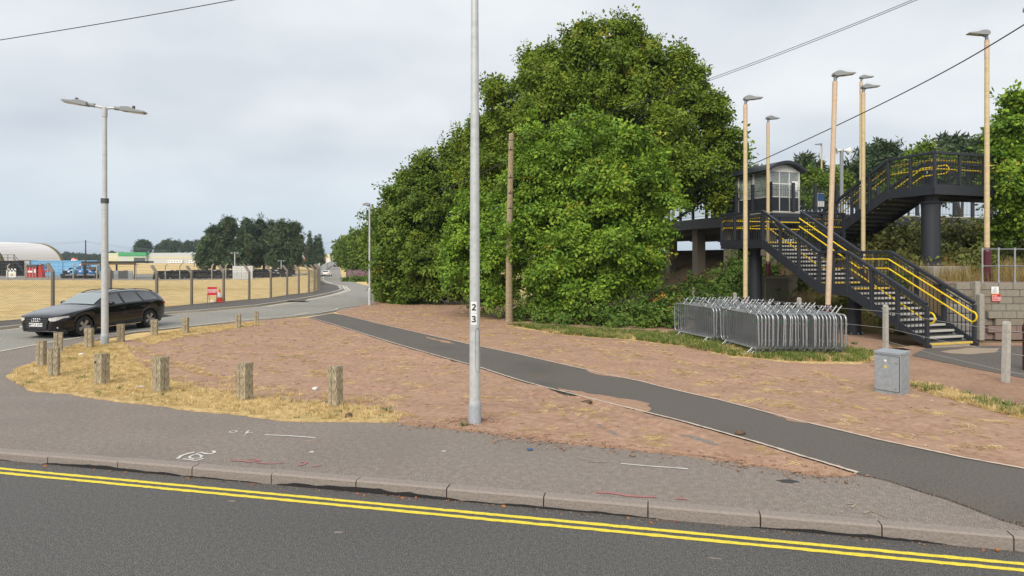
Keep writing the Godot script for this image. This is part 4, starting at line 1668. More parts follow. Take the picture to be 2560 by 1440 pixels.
func sprig(leaves: int, size: float, spread: float, seed_: int, narrow := 0.55) -> ArrayMesh:
	# a twig's worth of leaves: small folded kites round a short stem
	var r := RandomNumberGenerator.new()
	r.seed = seed_
	var b := MB.new()
	for i in leaves:
		var d := Vector3(r.randfn(), r.randfn() * 0.7, r.randfn()).normalized()
		var base := d * spread * pow(r.randf(), 0.55)
		var dir := (d + Vector3(r.randfn(), r.randfn() - 0.15, r.randfn()) * 0.45).normalized()
		var side := dir.cross(Vector3(r.randfn() * 0.5, 1.0, r.randfn() * 0.5)).normalized()
		var nor := side.cross(dir).normalized()
		var l := size * r.randf_range(0.7, 1.25)
		var w := l * narrow * 0.5
		var tip := base + dir * l - nor * l * 0.15
		var m := base + dir * l * 0.5
		var p := m + side * w - nor * w * 0.35
		var q := m - side * w - nor * w * 0.35
		var n1 := (p - base).cross(tip - base).normalized()
		if n1.dot(nor) < 0.0:
			n1 = -n1
		var n2 := (q - base).cross(tip - base).normalized()
		if n2.dot(nor) < 0.0:
			n2 = -n2
		b.tri(base, p, tip, n1, n1, n1)
		b.tri(base, q, tip, n2, n2, n2)
	return b.mesh()


var SPRIGS := {}


func crown(parent: Node, blobs: Array, per: float, kind: String, size: float, cols: Array, seed_: int, fill := 0.35, called := "crown", rough := 0.5) -> void:
	# leaf sprigs spread through the lumps of a crown; blobs: x, y, z, radius ... in world metres
	var r := RandomNumberGenerator.new()
	r.seed = seed_
	var f := FastNoiseLite.new()
	f.seed = seed_
	f.frequency = 0.55 / maxf(size, 0.5)
	f.fractal_octaves = 3
	var all := []
	for i in range(0, blobs.size(), 4):
		all.append([Vector3(blobs[i], blobs[i + 1], blobs[i + 2]), blobs[i + 3]])
	var sets := [[], [], []]
	var tint := [[], [], []]
	for bl in all:
		var c: Vector3 = bl[0]
		var rad: float = bl[1]
		# every lump is made of smaller leafy masses with gaps between them
		var masses := []
		for i in maxi(6, int(10.0 + rad * 7.0)):
			var md := Vector3(r.randfn(), r.randfn() * 0.9 + 0.1, r.randfn()).normalized()
			var shoots := []
			for k in 3:
				shoots.append((md + Vector3(r.randfn(), r.randfn() + 0.4, r.randfn()) * 0.55).normalized())
			masses.append([c + md * rad * r.randf_range(0.5, 1.0), rad * r.randf_range(0.15, 0.34), r.randf(), shoots])
		var n := int(per * rad * rad)
		for i in n:
			var d := Vector3(r.randfn(), r.randfn(), r.randfn()).normalized()
			var p: Vector3
			var mt := r.randf()
			if r.randf() < 0.91:
				var ms: Array = masses[r.randi() % masses.size()]
				mt = ms[2]
				d = (d + Vector3(0, 0.45, 0) + (ms[0] - c).normalized() * 0.5).normalized()
				var lump := 1.0 + rough * f.get_noise_3dv(ms[0] + d * ms[1])
				p = ms[0] + d * Vector3(1.15, 0.8, 1.15) * ms[1] * lump * (1.0 - 0.3 * fill * r.randf())
				if r.randf() < 0.16:
					d = ms[3][r.randi() % 3]
					p = ms[0] + d * (ms[1] + size * 0.6 * pow(r.randf(), 0.8))
			else:
				p = c + d * rad * r.randf_range(0.2, 0.75)
			var buried := false
			for o in all:
				if o[0] != c and p.distance_to(o[0]) < o[1] * 0.62:
					buried = true
					break
			if buried and r.randf() < 0.8:
				continue
			var up := (d * 0.8 + Vector3(0, 0.55, 0) + Vector3(r.randfn(), r.randfn(), r.randfn()) * 0.3).normalized()
			var x := up.cross(Vector3(r.randfn(), r.randfn(), r.randfn())).normalized()
			var s := size * r.randf_range(0.6, 1.4)
			var k := r.randi() % 3
			sets[k].append(Transform3D(Basis(x, up, x.cross(up)) * Basis.from_scale(Vector3(s, s, s)), p))
			# leaf colour differs from shoot to shoot
			# full-grown leaves, fresh shoots and a few yellowing ones, mixed at random
			var pick := r.randf() * 0.75 + mt * 0.25
			var col: Color = cols[0] if pick < 0.5 else (cols[1] if pick < 0.93 else cols[2])
			tint[k].append(col * r.randf_range(0.88, 1.12))
	for k in 3:
		if sets[k].size():
			setting(scatter(called, SPRIGS[kind][k], M.needle if kind == "needles" else M.leaf, sets[k], tint[k], parent), "stuff")


func limbs(parent: Node, foot: Vector3, blobs: Array, girth: float, fork: float, seed_: int) -> void:
	# a tapered trunk and one limb into each lump of the crown
	var r := RandomNumberGenerator.new()
	r.seed = seed_
	var mid := Vector3.ZERO
	var n := 0
	for i in range(0, blobs.size(), 4):
		mid += Vector3(blobs[i], blobs[i + 1], blobs[i + 2])
		n += 1
	mid /= n
	var head := Vector3(lerpf(foot.x, mid.x, 0.5), foot.y + fork, lerpf(foot.z, mid.z, 0.5))
	var b := MB.new()
	b.tube([foot - Vector3(0, 0.3, 0), foot + Vector3(0, 0.1, 0), foot.lerp(head, 0.5) + Vector3(r.randfn(), 0, r.randfn()) * girth * 0.3, head], [girth * 1.5, girth, girth * 0.8, girth * 0.62], 10)
	var trunk := part("trunk", b, M.bark, parent)
	for i in range(0, blobs.size(), 4):
		var c := Vector3(blobs[i], blobs[i + 1], blobs[i + 2])
		var m := MB.new()
		var a := foot.lerp(head, r.randf_range(0.75, 1.0))
		var h := a.lerp(c, 0.5) + Vector3(r.randfn(), r.randfn() * 0.6 - 0.3, r.randfn()) * a.distance_to(c) * 0.07
		m.tube([a, a.lerp(h, 0.5), h, c], [girth * 0.5, girth * 0.36, girth * 0.24, girth * 0.07], 6)
		part("limb", m, M.bark, trunk)
		for k in 3:
			var tw := MB.new()
			var e: Vector3 = c + Vector3(r.randfn(), r.randfn() + 0.3, r.randfn()).normalized() * blobs[i + 3] * 0.8
			var s := h.lerp(c, r.randf_range(0.2, 0.9))
			tw.tube([s, s.lerp(e, 0.5) + Vector3(r.randfn(), r.randfn(), r.randfn()) * 0.1, e], [girth * 0.12, girth * 0.08, girth * 0.03], 5)
			part("branch", tw, M.bark, trunk)


func tree(called: String, label: String, foot: Vector3, blobs: Array, girth: float, fork: float, per: float, kind: String, size: float, cols: Array, seed_: int, fill := 0.35, rough := 0.5, group := "") -> Node3D:
	var t := thing(called, label, "tree", Vector3.ZERO, 0.0, group)
	limbs(t, foot, blobs, girth, fork, seed_)
	crown(t, blobs, per, kind, size, cols, seed_, fill, "crown", rough)
	return t


func trees() -> void:
	SPRIGS["oak"] = [sprig(20, 0.15, 0.25, 1, 0.62), sprig(18, 0.16, 0.27, 2, 0.62), sprig(22, 0.14, 0.23, 3, 0.62)]
	SPRIGS["far"] = [sprig(16, 0.30, 0.42, 4, 0.7), sprig(16, 0.32, 0.45, 5, 0.7), sprig(16, 0.28, 0.4, 6, 0.7)]
	SPRIGS["needles"] = [sprig(22, 0.34, 0.16, 7, 0.24), sprig(20, 0.36, 0.15, 8, 0.24), sprig(20, 0.32, 0.18, 9, 0.24)]
	SPRIGS["bramble"] = [sprig(16, 0.12, 0.20, 10, 0.7), sprig(16, 0.11, 0.22, 11, 0.7), sprig(14, 0.13, 0.2, 12, 0.7)]
	var oak := [Color(0.115, 0.180, 0.018), Color(0.195, 0.265, 0.024), Color(0.32, 0.30, 0.03)]
	var bright := [Color(0.120, 0.225, 0.024), Color(0.225, 0.345, 0.034), Color(0.36, 0.35, 0.04)]
	var dark := [Color(0.095, 0.160, 0.022), Color(0.160, 0.235, 0.028), Color(0.24, 0.24, 0.03)]
	var fir := [Color(0.050, 0.085, 0.042), Color(0.085, 0.125, 0.055), Color(0.13, 0.10, 0.05)]
	tree("oak_tree", "tall broad oak towering behind the wooden pole", Vector3(4.744, -0.3, -34.5), [4.93, 13.364, -34, 1.53, 3.506, 12.833, -34, 1.657, 6.056, 12.833, -34, 1.488, 1.955, 11.77, -34, 1.657, 4.538, 10.768, -33, 2.269, 7.438, 11.982, -34, 1.317, 0.213, 10.282, -34, 1.806, 2.475, 9.428, -33, 2.269, 6.394, 9.428, -33, 2.372, 8.712, 10.707, -34, 1.317, -0.647, 9.107, -34.5, 1.294, -2.406, 8.878, -35, 0.744, 9.562, 9.22, -34, 1.53, 4.538, 7.365, -33, 2.681, 1.031, 7.159, -33, 2.269, 7.425, 6.952, -33, 2.269, 9.775, 6.883, -34, 1.806, 11.213, 9.322, -34.5, 0.733, 9.056, 12.988, -34.5, 0.561, 9.811, 11.802, -34.5, 0.69, 11.156, 7.095, -34, 1.19, 8.712, 12.089, -34, 1.105, 10.306, 10.176, -34, 1.105, 11.369, 8.264, -34, 0.935, 10.783, 5.809, -33.5, 0.963, 9.213, 5.977, -33.5, 0.838, -0.928, 6.334, -33, 1.65, 5.775, 4.89, -33, 2.269], 0.42, 3.2, 270.0, "oak", 1.0, oak, 101, 0.5, 0.75)
	tree("young_oak", "bright green bushy oak in front of the tall oak beside the wooden pole", Vector3(3.5, -0.3, -28), [3.375, 6.688, -27, 1.552, 1.898, 6.528, -27.6, 1.449, 4.978, 6.435, -27, 1.451, 6.075, 5.507, -27, 0.911, 0.787, 5.715, -28, 1.225, 2.64, 4.857, -26.4, 1.815, 4.785, 4.527, -26.4, 1.732, 0.525, 4.14, -28, 1.47, 1.995, 3.214, -26.6, 1.663, 3.9, 2.868, -26, 1.788, 5.28, 2.877, -26.4, 1.023, -0.255, 3.066, -27.2, 1.19, 1.012, 1.541, -27, 1.485, 2.741, 1.411, -25.8, 1.532, 4.55, 1.405, -26, 1.268, -1.519, 3.823, -28.6, 1.251, -1.75, 2.04, -28, 1.26, -1.042, 0.912, -27.8, 1.042, 1.579, 0.305, -26.6, 0.732, 5.404, 1.562, -26.2, 0.589, -0.194, 3.351, -25.9, 0.388, -0.081, 2.542, -26, 0.292], 0.22, 1.2, 390.0, "oak", 0.88, bright, 102, 0.5, 0.75)
	tree("hedgerow_tree", "dark leafy hedgerow tree behind the bare lamp post on the bend", Vector3(-4.875, -0.3, -39), [-3.489, 7.736, -38.5, 1.203, -4.572, 7.014, -38.5, 1.492, -5.775, 5.811, -38.5, 1.588, -3.984, 4.781, -37.5, 2.156, -6.143, 3.857, -37.8, 2.032, -3.91, 2.434, -36.8, 1.978, -5.719, 1.747, -36.6, 1.876, -3.325, 6.24, -38, 1.567, -2.99, 3.354, -36.8, 1.426, -4.777, 0.726, -36.4, 1.274, -6.405, 0.603, -36.6, 1.006, -3.403, 0.73, -36.3, 1.089], 0.26, 1.6, 320.0, "oak", 1.08, dark, 103, 0.45, 0.75)
	tree("hedgerow_tree", "smaller dark hedgerow tree growing over the road bend beside the lamp post", Vector3(-8.227, -0.3, -40.5), [-7, 5.575, -40, 0.9, -7.55, 4.45, -40, 1, -7.95, 3.325, -40, 0.95, -7.546, 2.079, -39.2, 1.078, -8.077, 1.462, -39.4, 0.64, -7.117, 0.706, -38.6, 0.917, -7.881, 0.625, -38.8, 0.582, -6.703, 3.42, -39, 1.365], 0.2, 1.4, 380.0, "oak", 1.08, dark, 104, 0.45, 0.75)
	tree("roadside_tree", "roadside tree with a dense crown beyond the purple flowers", Vector3(-24.844, -1.094, -106), [-24.844, 5.099, -106, 1.722, -27, 4.14, -108, 1.755, -25.175, 2.449, -106, 2.252, -23.075, 2.77, -104, 2.21, -26.663, 1.777, -108, 1.62, -23.075, 0.82, -104, 1.56], 0.3, 1.5, 90.0, "far", 1.3, dark, 105, 0.4, 0.6)
	tree("roadside_tree", "far roadside tree on the inside of the long bend", Vector3(-30.9, -1.312, -120), [-30.9, 4.95, -120, 1.35, -32.635, 3.775, -122, 1.296, -29.5, 3.946, -118, 1.475, -31.35, 2.475, -120, 1.35, -33.325, 2.25, -124, 0.93, -30.09, 1.217, -118, 1.032, -28.275, 5.73, -116, 1.015], 0.25, 1.5, 90.0, "far", 1.25, dark, 106, 0.4, 0.6)
	tree("overhanging_tree", "leafy tree leaning over the bank beside the tube railing", Vector3(20.625, -0.3, -25), [18.72, 7.559, -23.4, 0.614, 18.281, 6.901, -23.4, 0.585, 18.939, 6.316, -23.4, 0.877, 18.135, 5.584, -23.4, 0.673, 18.72, 4.853, -23.4, 0.877, 18.222, 6.237, -23.8, 0.387, 18.672, 4.162, -23.9, 0.657, 19.269, 3.564, -23.9, 0.747, 18.3, 4.845, -24, 0.39, 18.501, 8.144, -23.4, 0.292, 18, 6.795, -24, 0.18, 18.91, 3.439, -24.4, 0.458], 0.14, 2.4, 420.0, "oak", 0.95, bright, 107, 0.5, 0.8)

	# pines beyond the railway
	var back := [
		["dark pine beyond the platform behind the speaker mast", 28.287, 62.0, [27.319, 10.116, -62, 1.008, 28.481, 10.697, -62, 1.163, 29.45, 9.729, -62, 1.163, 27.9, 8.76, -62, 1.55], fir],
		["round green tree beyond the railway beside the waiting shelter roof", 27.65, 56.0, [26.775, 9.53, -56, 0.77, 28, 9.005, -56, 0.91, 27.3, 7.955, -56, 1.26, 28.7, 8.13, -56, 0.91], dark],
		["spiky pine beyond the railway behind the rising stair rail", 34.125, 60.0, [34.125, 11.85, -60, 0.825, 35.062, 12.112, -60, 0.75, 33.75, 10.8, -60, 1.275, 35.438, 10.988, -60, 1.125, 33, 9.675, -60, 1.275, 34.875, 9.3, -60, 1.725], fir],
		["thin pale shrub sticking up behind the top landing rails", 32.188, 50.0, [32.188, 10.875, -50, 0.375, 31.562, 10.469, -50, 0.5, 32.812, 10.688, -50, 0.375, 31.875, 9.688, -50, 0.875, 32.969, 9.531, -50, 0.875, 30.938, 9.375, -50, 0.75], dark],
		["dense green pine behind the railed top landing", 37.8, 54.0, [37.969, 11.801, -54, 0.743, 37.125, 11.126, -54, 0.877, 38.812, 11.126, -54, 0.945, 37.8, 10.114, -54, 1.35, 39.487, 10.282, -54, 1.215], fir],
		["low dark wood behind the far end of the railings", 48, 64.0, [47.6, 11.37, -64, 1.6, 49.6, 10.97, -64, 2, 46.4, 10.17, -64, 1.6, 51.2, 11.37, -64, 2], dark],
		["dark thicket between the stairs and the far platform", 35.525, 58.0, [35.162, 9.246, -58, 1.232, 36.612, 8.703, -58, 1.45, 38.425, 8.703, -58, 1.45, 34.438, 7.978, -58, 1.45], dark],
		["dark trees behind the waiting shelter", 26.812, 66.0, [25.781, 10.418, -66, 1.238, 27.225, 9.593, -66, 1.65, 24.75, 9.18, -66, 1.65, 28.05, 9.18, -66, 1.485], dark],
	]
	for i in back.size():
		var s: Array = back[i]
		var bl: Array = s[3]
		for k in range(2, bl.size(), 4):
			bl[k] += rng.randf_range(-1, 1)
		var foot := Vector3(s[1], 3.0, -s[2])
		tree("railway_pine" if s[4] == fir else "railway_tree", s[0], foot, bl, 0.18, 2.0, 190.0, "needles" if s[4] == fir else "far", 1.5 if s[4] == fir else 0.75, s[4], 120 + i, 0.5, 0.7, "trees beyond the railway")

	# the clump of pines on the airfield: tops, then skirts
	var clump := [
		[-69.844, 150.0, [-66.375, 10.5, -150, 1.078, -67.5, 8.625, -150, 1.688, -68.906, 6.75, -150, 2.156, -70.312, 4.875, -150, 1.997, -67.5, 3, -150, 2.616, -71.25, 2.531, -150, 1.847, -72, 1.594, -150, 1.153], "dark bushy pine at the field end of the airfield clump"],
		[-62.7, 152.0, [-62.89, 10.61, -152, 0.703, -62.51, 8.9, -152, 1.321, -63.65, 6.81, -152, 2.023, -61.75, 4.91, -152, 2.337, -64.125, 3.01, -152, 2.489, -66.025, 5.385, -152, 1.71, -66.5, 2.535, -152, 2.023], "pine with a thin layered top in the airfield clump"],
		[-59.675, 154.0, [-60.445, 10.72, -154, 0.712, -60.156, 8.988, -154, 1.338, -59.675, 6.87, -154, 1.896, -59.194, 4.464, -154, 2.05, -60.637, 2.539, -154, 2.05, -57.75, 3.02, -154, 1.732], "pine with a pointed tiered top in the airfield clump"],
		[-58.263, 158.0, [-58.756, 10.348, -158, 0.652, -58.065, 8.471, -158, 1.294, -57.473, 6.496, -158, 1.619, -58.263, 4.521, -158, 1.462], "slender open pine in the middle of the airfield clump"],
		[-51.337, 148.0, [-52.263, 9.002, -148, 1.369, -50.135, 9.28, -148, 1.064, -53.65, 6.69, -148, 1.665, -50.875, 6.69, -148, 1.97, -49.487, 4.84, -148, 1.369, -52.263, 3.915, -148, 2.276, -49.95, 2.065, -148, 1.212, -53.188, 1.88, -148, 1.822, -54.575, 1.603, -148, 1.064], "round dense pine beside the red and white mast"],
	]
	for i in clump.size():
		var s: Array = clump[i]
		var bl: Array = s[2]
		for k in range(2, bl.size(), 4):
			bl[k] += rng.randf_range(-1.5, 1.5)
		tree("airfield_pine", s[3], Vector3(s[0], -0.3, -s[1]), bl, 0.35, 2.5, 150.0, "needles", 1.9, fir, 140 + i, 0.6, 0.7, "pines on the airfield")
	var cone := [[-64.831, 205.0, 11.35, "tallest narrow spruce beside the red and white mast"], [-63.394, 207.0, 10.01, "narrow spruce in the middle of three by the road"], [-61.929, 206.0, 10.23, "narrow spruce nearest the palisade fence of three by the road"]]
	cone[2][3] = "narrow spruce beside the palisade fence by the road"
	for i in cone.size():
		var s: Array = cone[i]
		var d: float = s[1]
		var bl := []
		var top: float = s[2]
		var x: float = s[0]
		for k in 9:
			var h := k / 8.0
			bl.append_array([x, lerpf(top - 0.4, 0.6, h), -d, 0.12 + 1.25 * h])
		tree("spruce_tree", s[3], Vector3(x, -0.3, -d), bl, 0.25, 2.0, 300.0, "needles", 1.5, fir, 150 + i, 0.5, 0.5, "three spruces by the road")
	var far := [[-229.5, 9.2, 6.0, 400.0], [-221.737, 7.8, 4.6, 405.0], [-214.567, 9.3, 5.5, 402.0], [-203.5, 9.2, 4.2, 400.0], [-194.719, 9.3, 4.5, 402.0]]
	var far_says := ["round grey-green tree behind the green roofed hangar", "low tree between the hangars' trees", "twin-topped tree behind the long grey hangar", "narrow tree behind the middle of the long grey hangar", "tree at the pine end of the long grey hangar"]
	for i in far.size():
		var s: Array = far[i]
		var d: float = s[3]
		var bl := []
		for k in 5:
			bl.append_array([s[0] + rng.randf_range(-0.55, 0.55) * s[2], s[1] + rng.randf_range(-2, 2), -d, s[2] * 0.45])
		tree("distant_tree", far_says[i], Vector3(s[0], -0.3, -d), bl, 0.4, 3.0, 40.0, "far", 2.2, [Color(0.05, 0.085, 0.04), Color(0.075, 0.11, 0.05), Color(0.1, 0.12, 0.05)], 160 + i, 0.4, 0.5, "trees behind the hangars")


# ---------------------------------------------------------------- the airfield behind the mesh fence

func simple_box(t: Node, called: String, c: Vector3, s: Vector3, m: Material, bev := 0.0) -> MeshInstance3D:
	var b := MB.new()
	b.box(Transform3D.IDENTITY, s, bev)
	return part(called, b, m, t, at(c))


func airfield() -> void:
	mesh_fence()
	palisade()
	# apron
	setting(sheet("apron", flat([-111.725, -82, -52, -80, -43.485, -78, -39, -80, -34.65, -84, -32.7, -96, -36.297, -115, -42.775, -118, -54.6, -112, -83.2, -104, -152.6, -112]), 8.0, func(_x: float, _z: float) -> float: return -0.27, M.side_road))

	# arched hangar
	var h := thing("arched_hangar", "white barrel-roofed hangar with brown arched ends on the airfield", "hangar")
	var ax := Vector3(-3.2, 0, -25.0).normalized()
	var cr := Vector3(-ax.z, 0, ax.x)
	if cr.x < 0:
		cr = -cr
	var c0 := Vector3(-127.5, -0.3, -150.0)
	var arc := func(rad: float, high: float) -> Array:
		var o := []
		for i in 25:
			var an := PI * i / 24.0
			o.append(Vector2(cos(an) * rad, pow(sin(an), 0.9) * high))
		return o
	var shell := func(rad: float, high: float, thick: float, start: float, len: float, m: Material, called: String) -> void:
		var o: Array = arc.call(rad, high)
		var inn: Array = arc.call(rad - thick, high - thick)
		inn.reverse()
		var b := MB.new()
		b.prism(o + inn, Transform3D(Basis(cr, Vector3.UP, ax), c0 + ax * start), len)
		part(called, b, m, h)
	shell.call(7.2, 6.9, 0.12, 1.2, 24.0, M.white_roof, "roof")
	shell.call(7.35, 7.05, 0.9, 0.0, 1.3, M.olive, "end_arch")
	shell.call(7.35, 7.05, 0.9, 25.0, 1.3, M.olive, "end_arch")
	var bw := MB.new()
	bw.prism(arc.call(7.0, 6.6), Transform3D(Basis(cr, Vector3.UP, ax), c0 + ax * 20.0), 0.2)
	part("back_wall", bw, M.olive, h)

	# blue containers with lettering
	var spec := [[-74.174, -68.845, 98.0, "pale blue shipping container beside the black container"], [-68.082, -62.868, 97.0, "pale blue shipping container with the full lettering beside the dark shed"]]
	for k in 2:
		var s: Array = spec[k]
		var d: float = s[2]
		var x0: float = s[0]
		var x1: float = s[1]
		var t := thing("shipping_container", s[3], "container", Vector3((x0 + x1) * 0.5, -0.28, -d), 0.0, "blue containers on the apron")
		var w := x1 - x0
		var b := MB.new()
		var n := int(w / 0.14)
		var poly := []
		for i in n:
			var px := -w * 0.5 + w * i / n
			poly.append(Vector2(px, 0.0 if i % 4 < 2 else -0.035))
		poly.append(Vector2(w * 0.5, 0))
		poly.append(Vector2(w * 0.5, -2.4))
		poly.append(Vector2(-w * 0.5, -2.4))
		b.prism(poly, Transform3D(Basis(Vector3.RIGHT, Vector3.BACK, Vector3.UP), Vector3(0, 0.1, 0)), 2.18)
		part("corrugated_body", b, M.container_blue, t)
		for q in [Vector3(0, 0.08, 0.0), Vector3(0, 2.26, 0.0)]:
			simple_box(t, "rail", q, Vector3(w, 0.14, 0.08), M.container_blue)
		for x in [-w * 0.5 + 0.06, w * 0.5 - 0.06]:
			simple_box(t, "corner_post", Vector3(x, 1.17, 0.01), Vector3(0.12, 2.3, 0.09), M.container_blue)
		var cx := 0.6 if k == 1 else -0.2
		var rd := Node3D.new()
		rd.name = "roundel"
		t.add_child(rd, true)
		rd.position = Vector3(cx - 0.55, 1.66, 0.03)
		var rings := [[0.24, M.navy], [0.17, M.white], [0.08, M.sign_red]]
		for i in 3:
			var rb := MB.new()
			rb.tube([Vector3(0, 0, 0.004 * i), Vector3(0, 0, 0.012 + 0.006 * i)], rings[i][0], 24)
			part("ring", rb, rings[i][1], rd)
		words("ROYAL", 0.34, M.navy, t, at(Vector3(cx + 0.35, 1.62, 0.05)))
		words("AIR FORCE", 0.34, M.navy, t, at(Vector3(cx, 1.22, 0.05)))
		words("Cyberspace", 0.38, M.sign_red, t, at(Vector3(cx, 0.80, 0.05)))

	var bc := thing("black_container", "black container with a railed roof deck and outside stairs", "container", Vector3(-75.72, -0.28, -96.0))
	simple_box(bc, "body", Vector3(-2.6, 1.15, -1.2), Vector3(7.6, 2.3, 2.4), M.black)
	for i in 14:
		simple_box(bc, "corrugation", Vector3(-6.0 + 0.54 * i, 1.15, 0.02), Vector3(0.2, 2.1, 0.05), M.black)
	for i in 9:
		simple_box(bc, "deck_post", Vector3(-6.2 + 0.9 * i, 2.75, 0.0), Vector3(0.05, 0.95, 0.05), M.black)
	for y in [2.75, 3.2]:
		simple_box(bc, "deck_rail", Vector3(-2.6, y, 0.0), Vector3(7.6, 0.05, 0.05), M.black)
	var st := MB.new()
	st.bar(Vector3(1.2, 2.3, 0.1), Vector3(3.1, 0.0, 0.1), 0.5, 0.12)
	part("stair", st, M.black, bc)
	for y in [0.5, 0.95]:
		var sr := MB.new()
		sr.bar(Vector3(1.2, 2.3 + y, 0.3), Vector3(3.1, y, 0.3), 0.05, 0.05)
		part("stair_rail", sr, M.black, bc)
	var gs := thing("grey_shed", "small pale grey shed between the black and blue containers", "shed", Vector3(-74.508, -0.28, -98.5))
	simple_box(gs, "wall", Vector3(0, 1.15, 0), Vector3(1.5, 2.3, 1.5), M.grey_light)
	simple_box(gs, "roof", Vector3(0, 2.34, 0), Vector3(1.6, 0.08, 1.6), M.olive)

	# red booth
	var rb2 := thing("red_booth", "red kiosk with white panels and a slanting side on the apron", "kiosk", Vector3(-66, -0.28, -88.0))
	simple_box(rb2, "body", Vector3(-0.1, 0.75, -0.5), Vector3(1.4, 1.5, 1.0), M.booth_red)
	simple_box(rb2, "roof", Vector3(-0.05, 1.62, -0.5), Vector3(1.6, 0.35, 1.2), M.grey_dark)
	for i in 4:
		simple_box(rb2, "bar", Vector3(-0.7 + 0.42 * i, 0.95, 0.04), Vector3(0.04, 1.8, 0.04), M.grey_light)
	simple_box(rb2, "panel", Vector3(-0.25, 0.82, 0.02), Vector3(0.6, 0.26, 0.03), M.white)
	simple_box(rb2, "panel", Vector3(0.4, 0.9, 0.02), Vector3(0.22, 0.5, 0.03), M.white)
	var sl := MB.new()
	sl.prism([Vector2(0.75, 0), Vector2(1.35, 0), Vector2(1.3, 0.7), Vector2(0.95, 1.7), Vector2(0.8, 1.6)], at(Vector3(0, 0, -0.7)), 0.6)
	part("slanting_side", sl, M.booth_red, rb2)

	# chequered board
	var ch := thing("chequered_board", "white board with a black and white chequered band and a yellow crest", "board", Vector3(-65.73, -0.28, -84.0))
	simple_box(ch, "board", Vector3(0, 0.72, 0), Vector3(1.25, 1.15, 0.05), M.white)
	for r in 2:
		for i in 6:
			if (i + r) % 2 == 0:
				simple_box(ch, "check", Vector3(-0.52 + 0.208 * i, 1.2 - 0.2 * r, 0.03), Vector3(0.2, 0.2, 0.02), M.ink)
	var cre := MB.new()
	cre.blob(Vector3.ZERO, Vector3(0.17, 0.2, 0.02), 10)
	part("crest", cre, M.hazard_yellow, ch, at(Vector3(0.1, 0.55, 0.03)))
	for x in [-0.55, 0.55]:
		simple_box(ch, "leg", Vector3(x, 0.1, -0.05), Vector3(0.06, 0.4, 0.06), M.grey_dark)

	# tow tractor and covered trailers
	for q in [[-58.17, 0, "blue tow tractor standing beside the red kiosk"], [-57.75, 1, "blue covered trailer next to the yellow crate"], [-56.28, 1, "blue covered trailer behind the utility pole"], [-54.968, 1, "blue covered trailer half hidden by the twin-armed lamp post"]]:
		var d := 84.0
		var t := thing("tow_tractor" if q[1] == 0 else "covered_trailer", q[2], "tractor" if q[1] == 0 else "trailer", Vector3(q[0], -0.28, -d), 0.0, "" if q[1] == 0 else "trailers on the apron")
		if q[1] == 0:
			simple_box(t, "bonnet", Vector3(0.65, 0.85, 0), Vector3(0.6, 0.7, 0.9), M.container_blue, 0.12)
			simple_box(t, "chassis", Vector3(0, 0.5, 0), Vector3(1.7, 0.2, 0.9), M.black)
			simple_box(t, "seat", Vector3(-0.35, 0.8, 0), Vector3(0.4, 0.5, 0.7), M.black)
			simple_box(t, "windscreen", Vector3(0.3, 1.2, 0), Vector3(0.05, 0.4, 0.8), M.grey_dark)
		else:
			simple_box(t, "cover", Vector3(0, 0.88, 0), Vector3(0.95, 0.55, 0.9), M.cloth_blue, 0.14)
			simple_box(t, "bed", Vector3(0, 0.48, 0), Vector3(1.15, 0.14, 1.0), M.grey_mid)
			simple_box(t, "stripe", Vector3(-0.1, 0.95, 0.452), Vector3(0.3, 0.16, 0.01), M.white)
			var db := MB.new()
			db.bar(Vector3(-0.6, 0.4, 0), Vector3(-1.1, 0.2, 0), 0.06, 0.06)
			part("drawbar", db, M.black, t)
		for x in [-0.5, 0.5]:
			for z in [-0.4, 0.4]:
				var wb := MB.new()
				wb.tube([Vector3(x, 0.26, z - 0.07), Vector3(x, 0.26, z + 0.07)], 0.26, 14)
				part("wheel", wb, M.rubber, t)
	for q in [[-67.119, "white triangle marker between the blue trailers and the tractor"], [-63.624, "white triangle marker beside the utility pole"]]:
		var b := MB.new()
		b.prism([Vector2(-0.18, 0), Vector2(0.18, 0), Vector2(0.05, 0.34), Vector2(-0.05, 0.34)], at(Vector3(0, 0, -0.1)), 0.2)
		var o := part("triangle_marker", b, M.white, null, at(Vector3(q[0], 0.35, -96.4)))
		tag(o, q[1], "marker", "markers on the container")
		var leg := MB.new()
		leg.box(Transform3D.IDENTITY, Vector3(0.05, 0.7, 0.05))
		part("leg", leg, M.grey_mid, o, at(Vector3(0, -0.33, 0)))
	tag(simple_box(null, "wooden_crate", Vector3(-64.897, 0.1, -95.0), Vector3(0.75, 0.8, 0.6), M.cream, 0.02), "pale wooden crate in front of the blue container", "crate")

	# black open shelter and its low fence
	var s := thing("open_shelter", "black flat-roofed open shelter on posts on the apron", "shelter", Vector3(-53.6, -0.28, -84.0))
	simple_box(s, "roof", Vector3(1.3, 2.15, -1.0), Vector3(7.2, 0.22, 4.0), M.black)
	simple_box(s, "fascia", Vector3(1.3, 1.92, 0.9), Vector3(7.0, 0.22, 0.1), M.brown)
	for x in [-2.0, 0.2, 2.2, 4.6]:
		simple_box(s, "post", Vector3(x, 1.0, 0.8), Vector3(0.16, 2.0, 0.16), M.black)
	simple_box(s, "notice_board", Vector3(-1.0, 1.35, 0.7), Vector3(0.9, 0.35, 0.05), M.brown)
	simple_box(s, "yellow_sign", Vector3(-0.35, 0.9, 0.95), Vector3(0.22, 0.24, 0.02), M.hazard_yellow)
	for i in 7:
		simple_box(s, "wall_panel", Vector3(0.4 + 0.62 * i, 0.45, 1.0), Vector3(0.6, 1.15 + 0.1 * (i % 2), 0.08), M.grey_dark if i % 3 else M.grey_mid)
	# utility pole with wires
	var up := thing("utility_pole", "dark wooden utility pole beside the blue containers", "pole", Vector3(-58.63, -0.28, -88.0))
	var ub := MB.new()
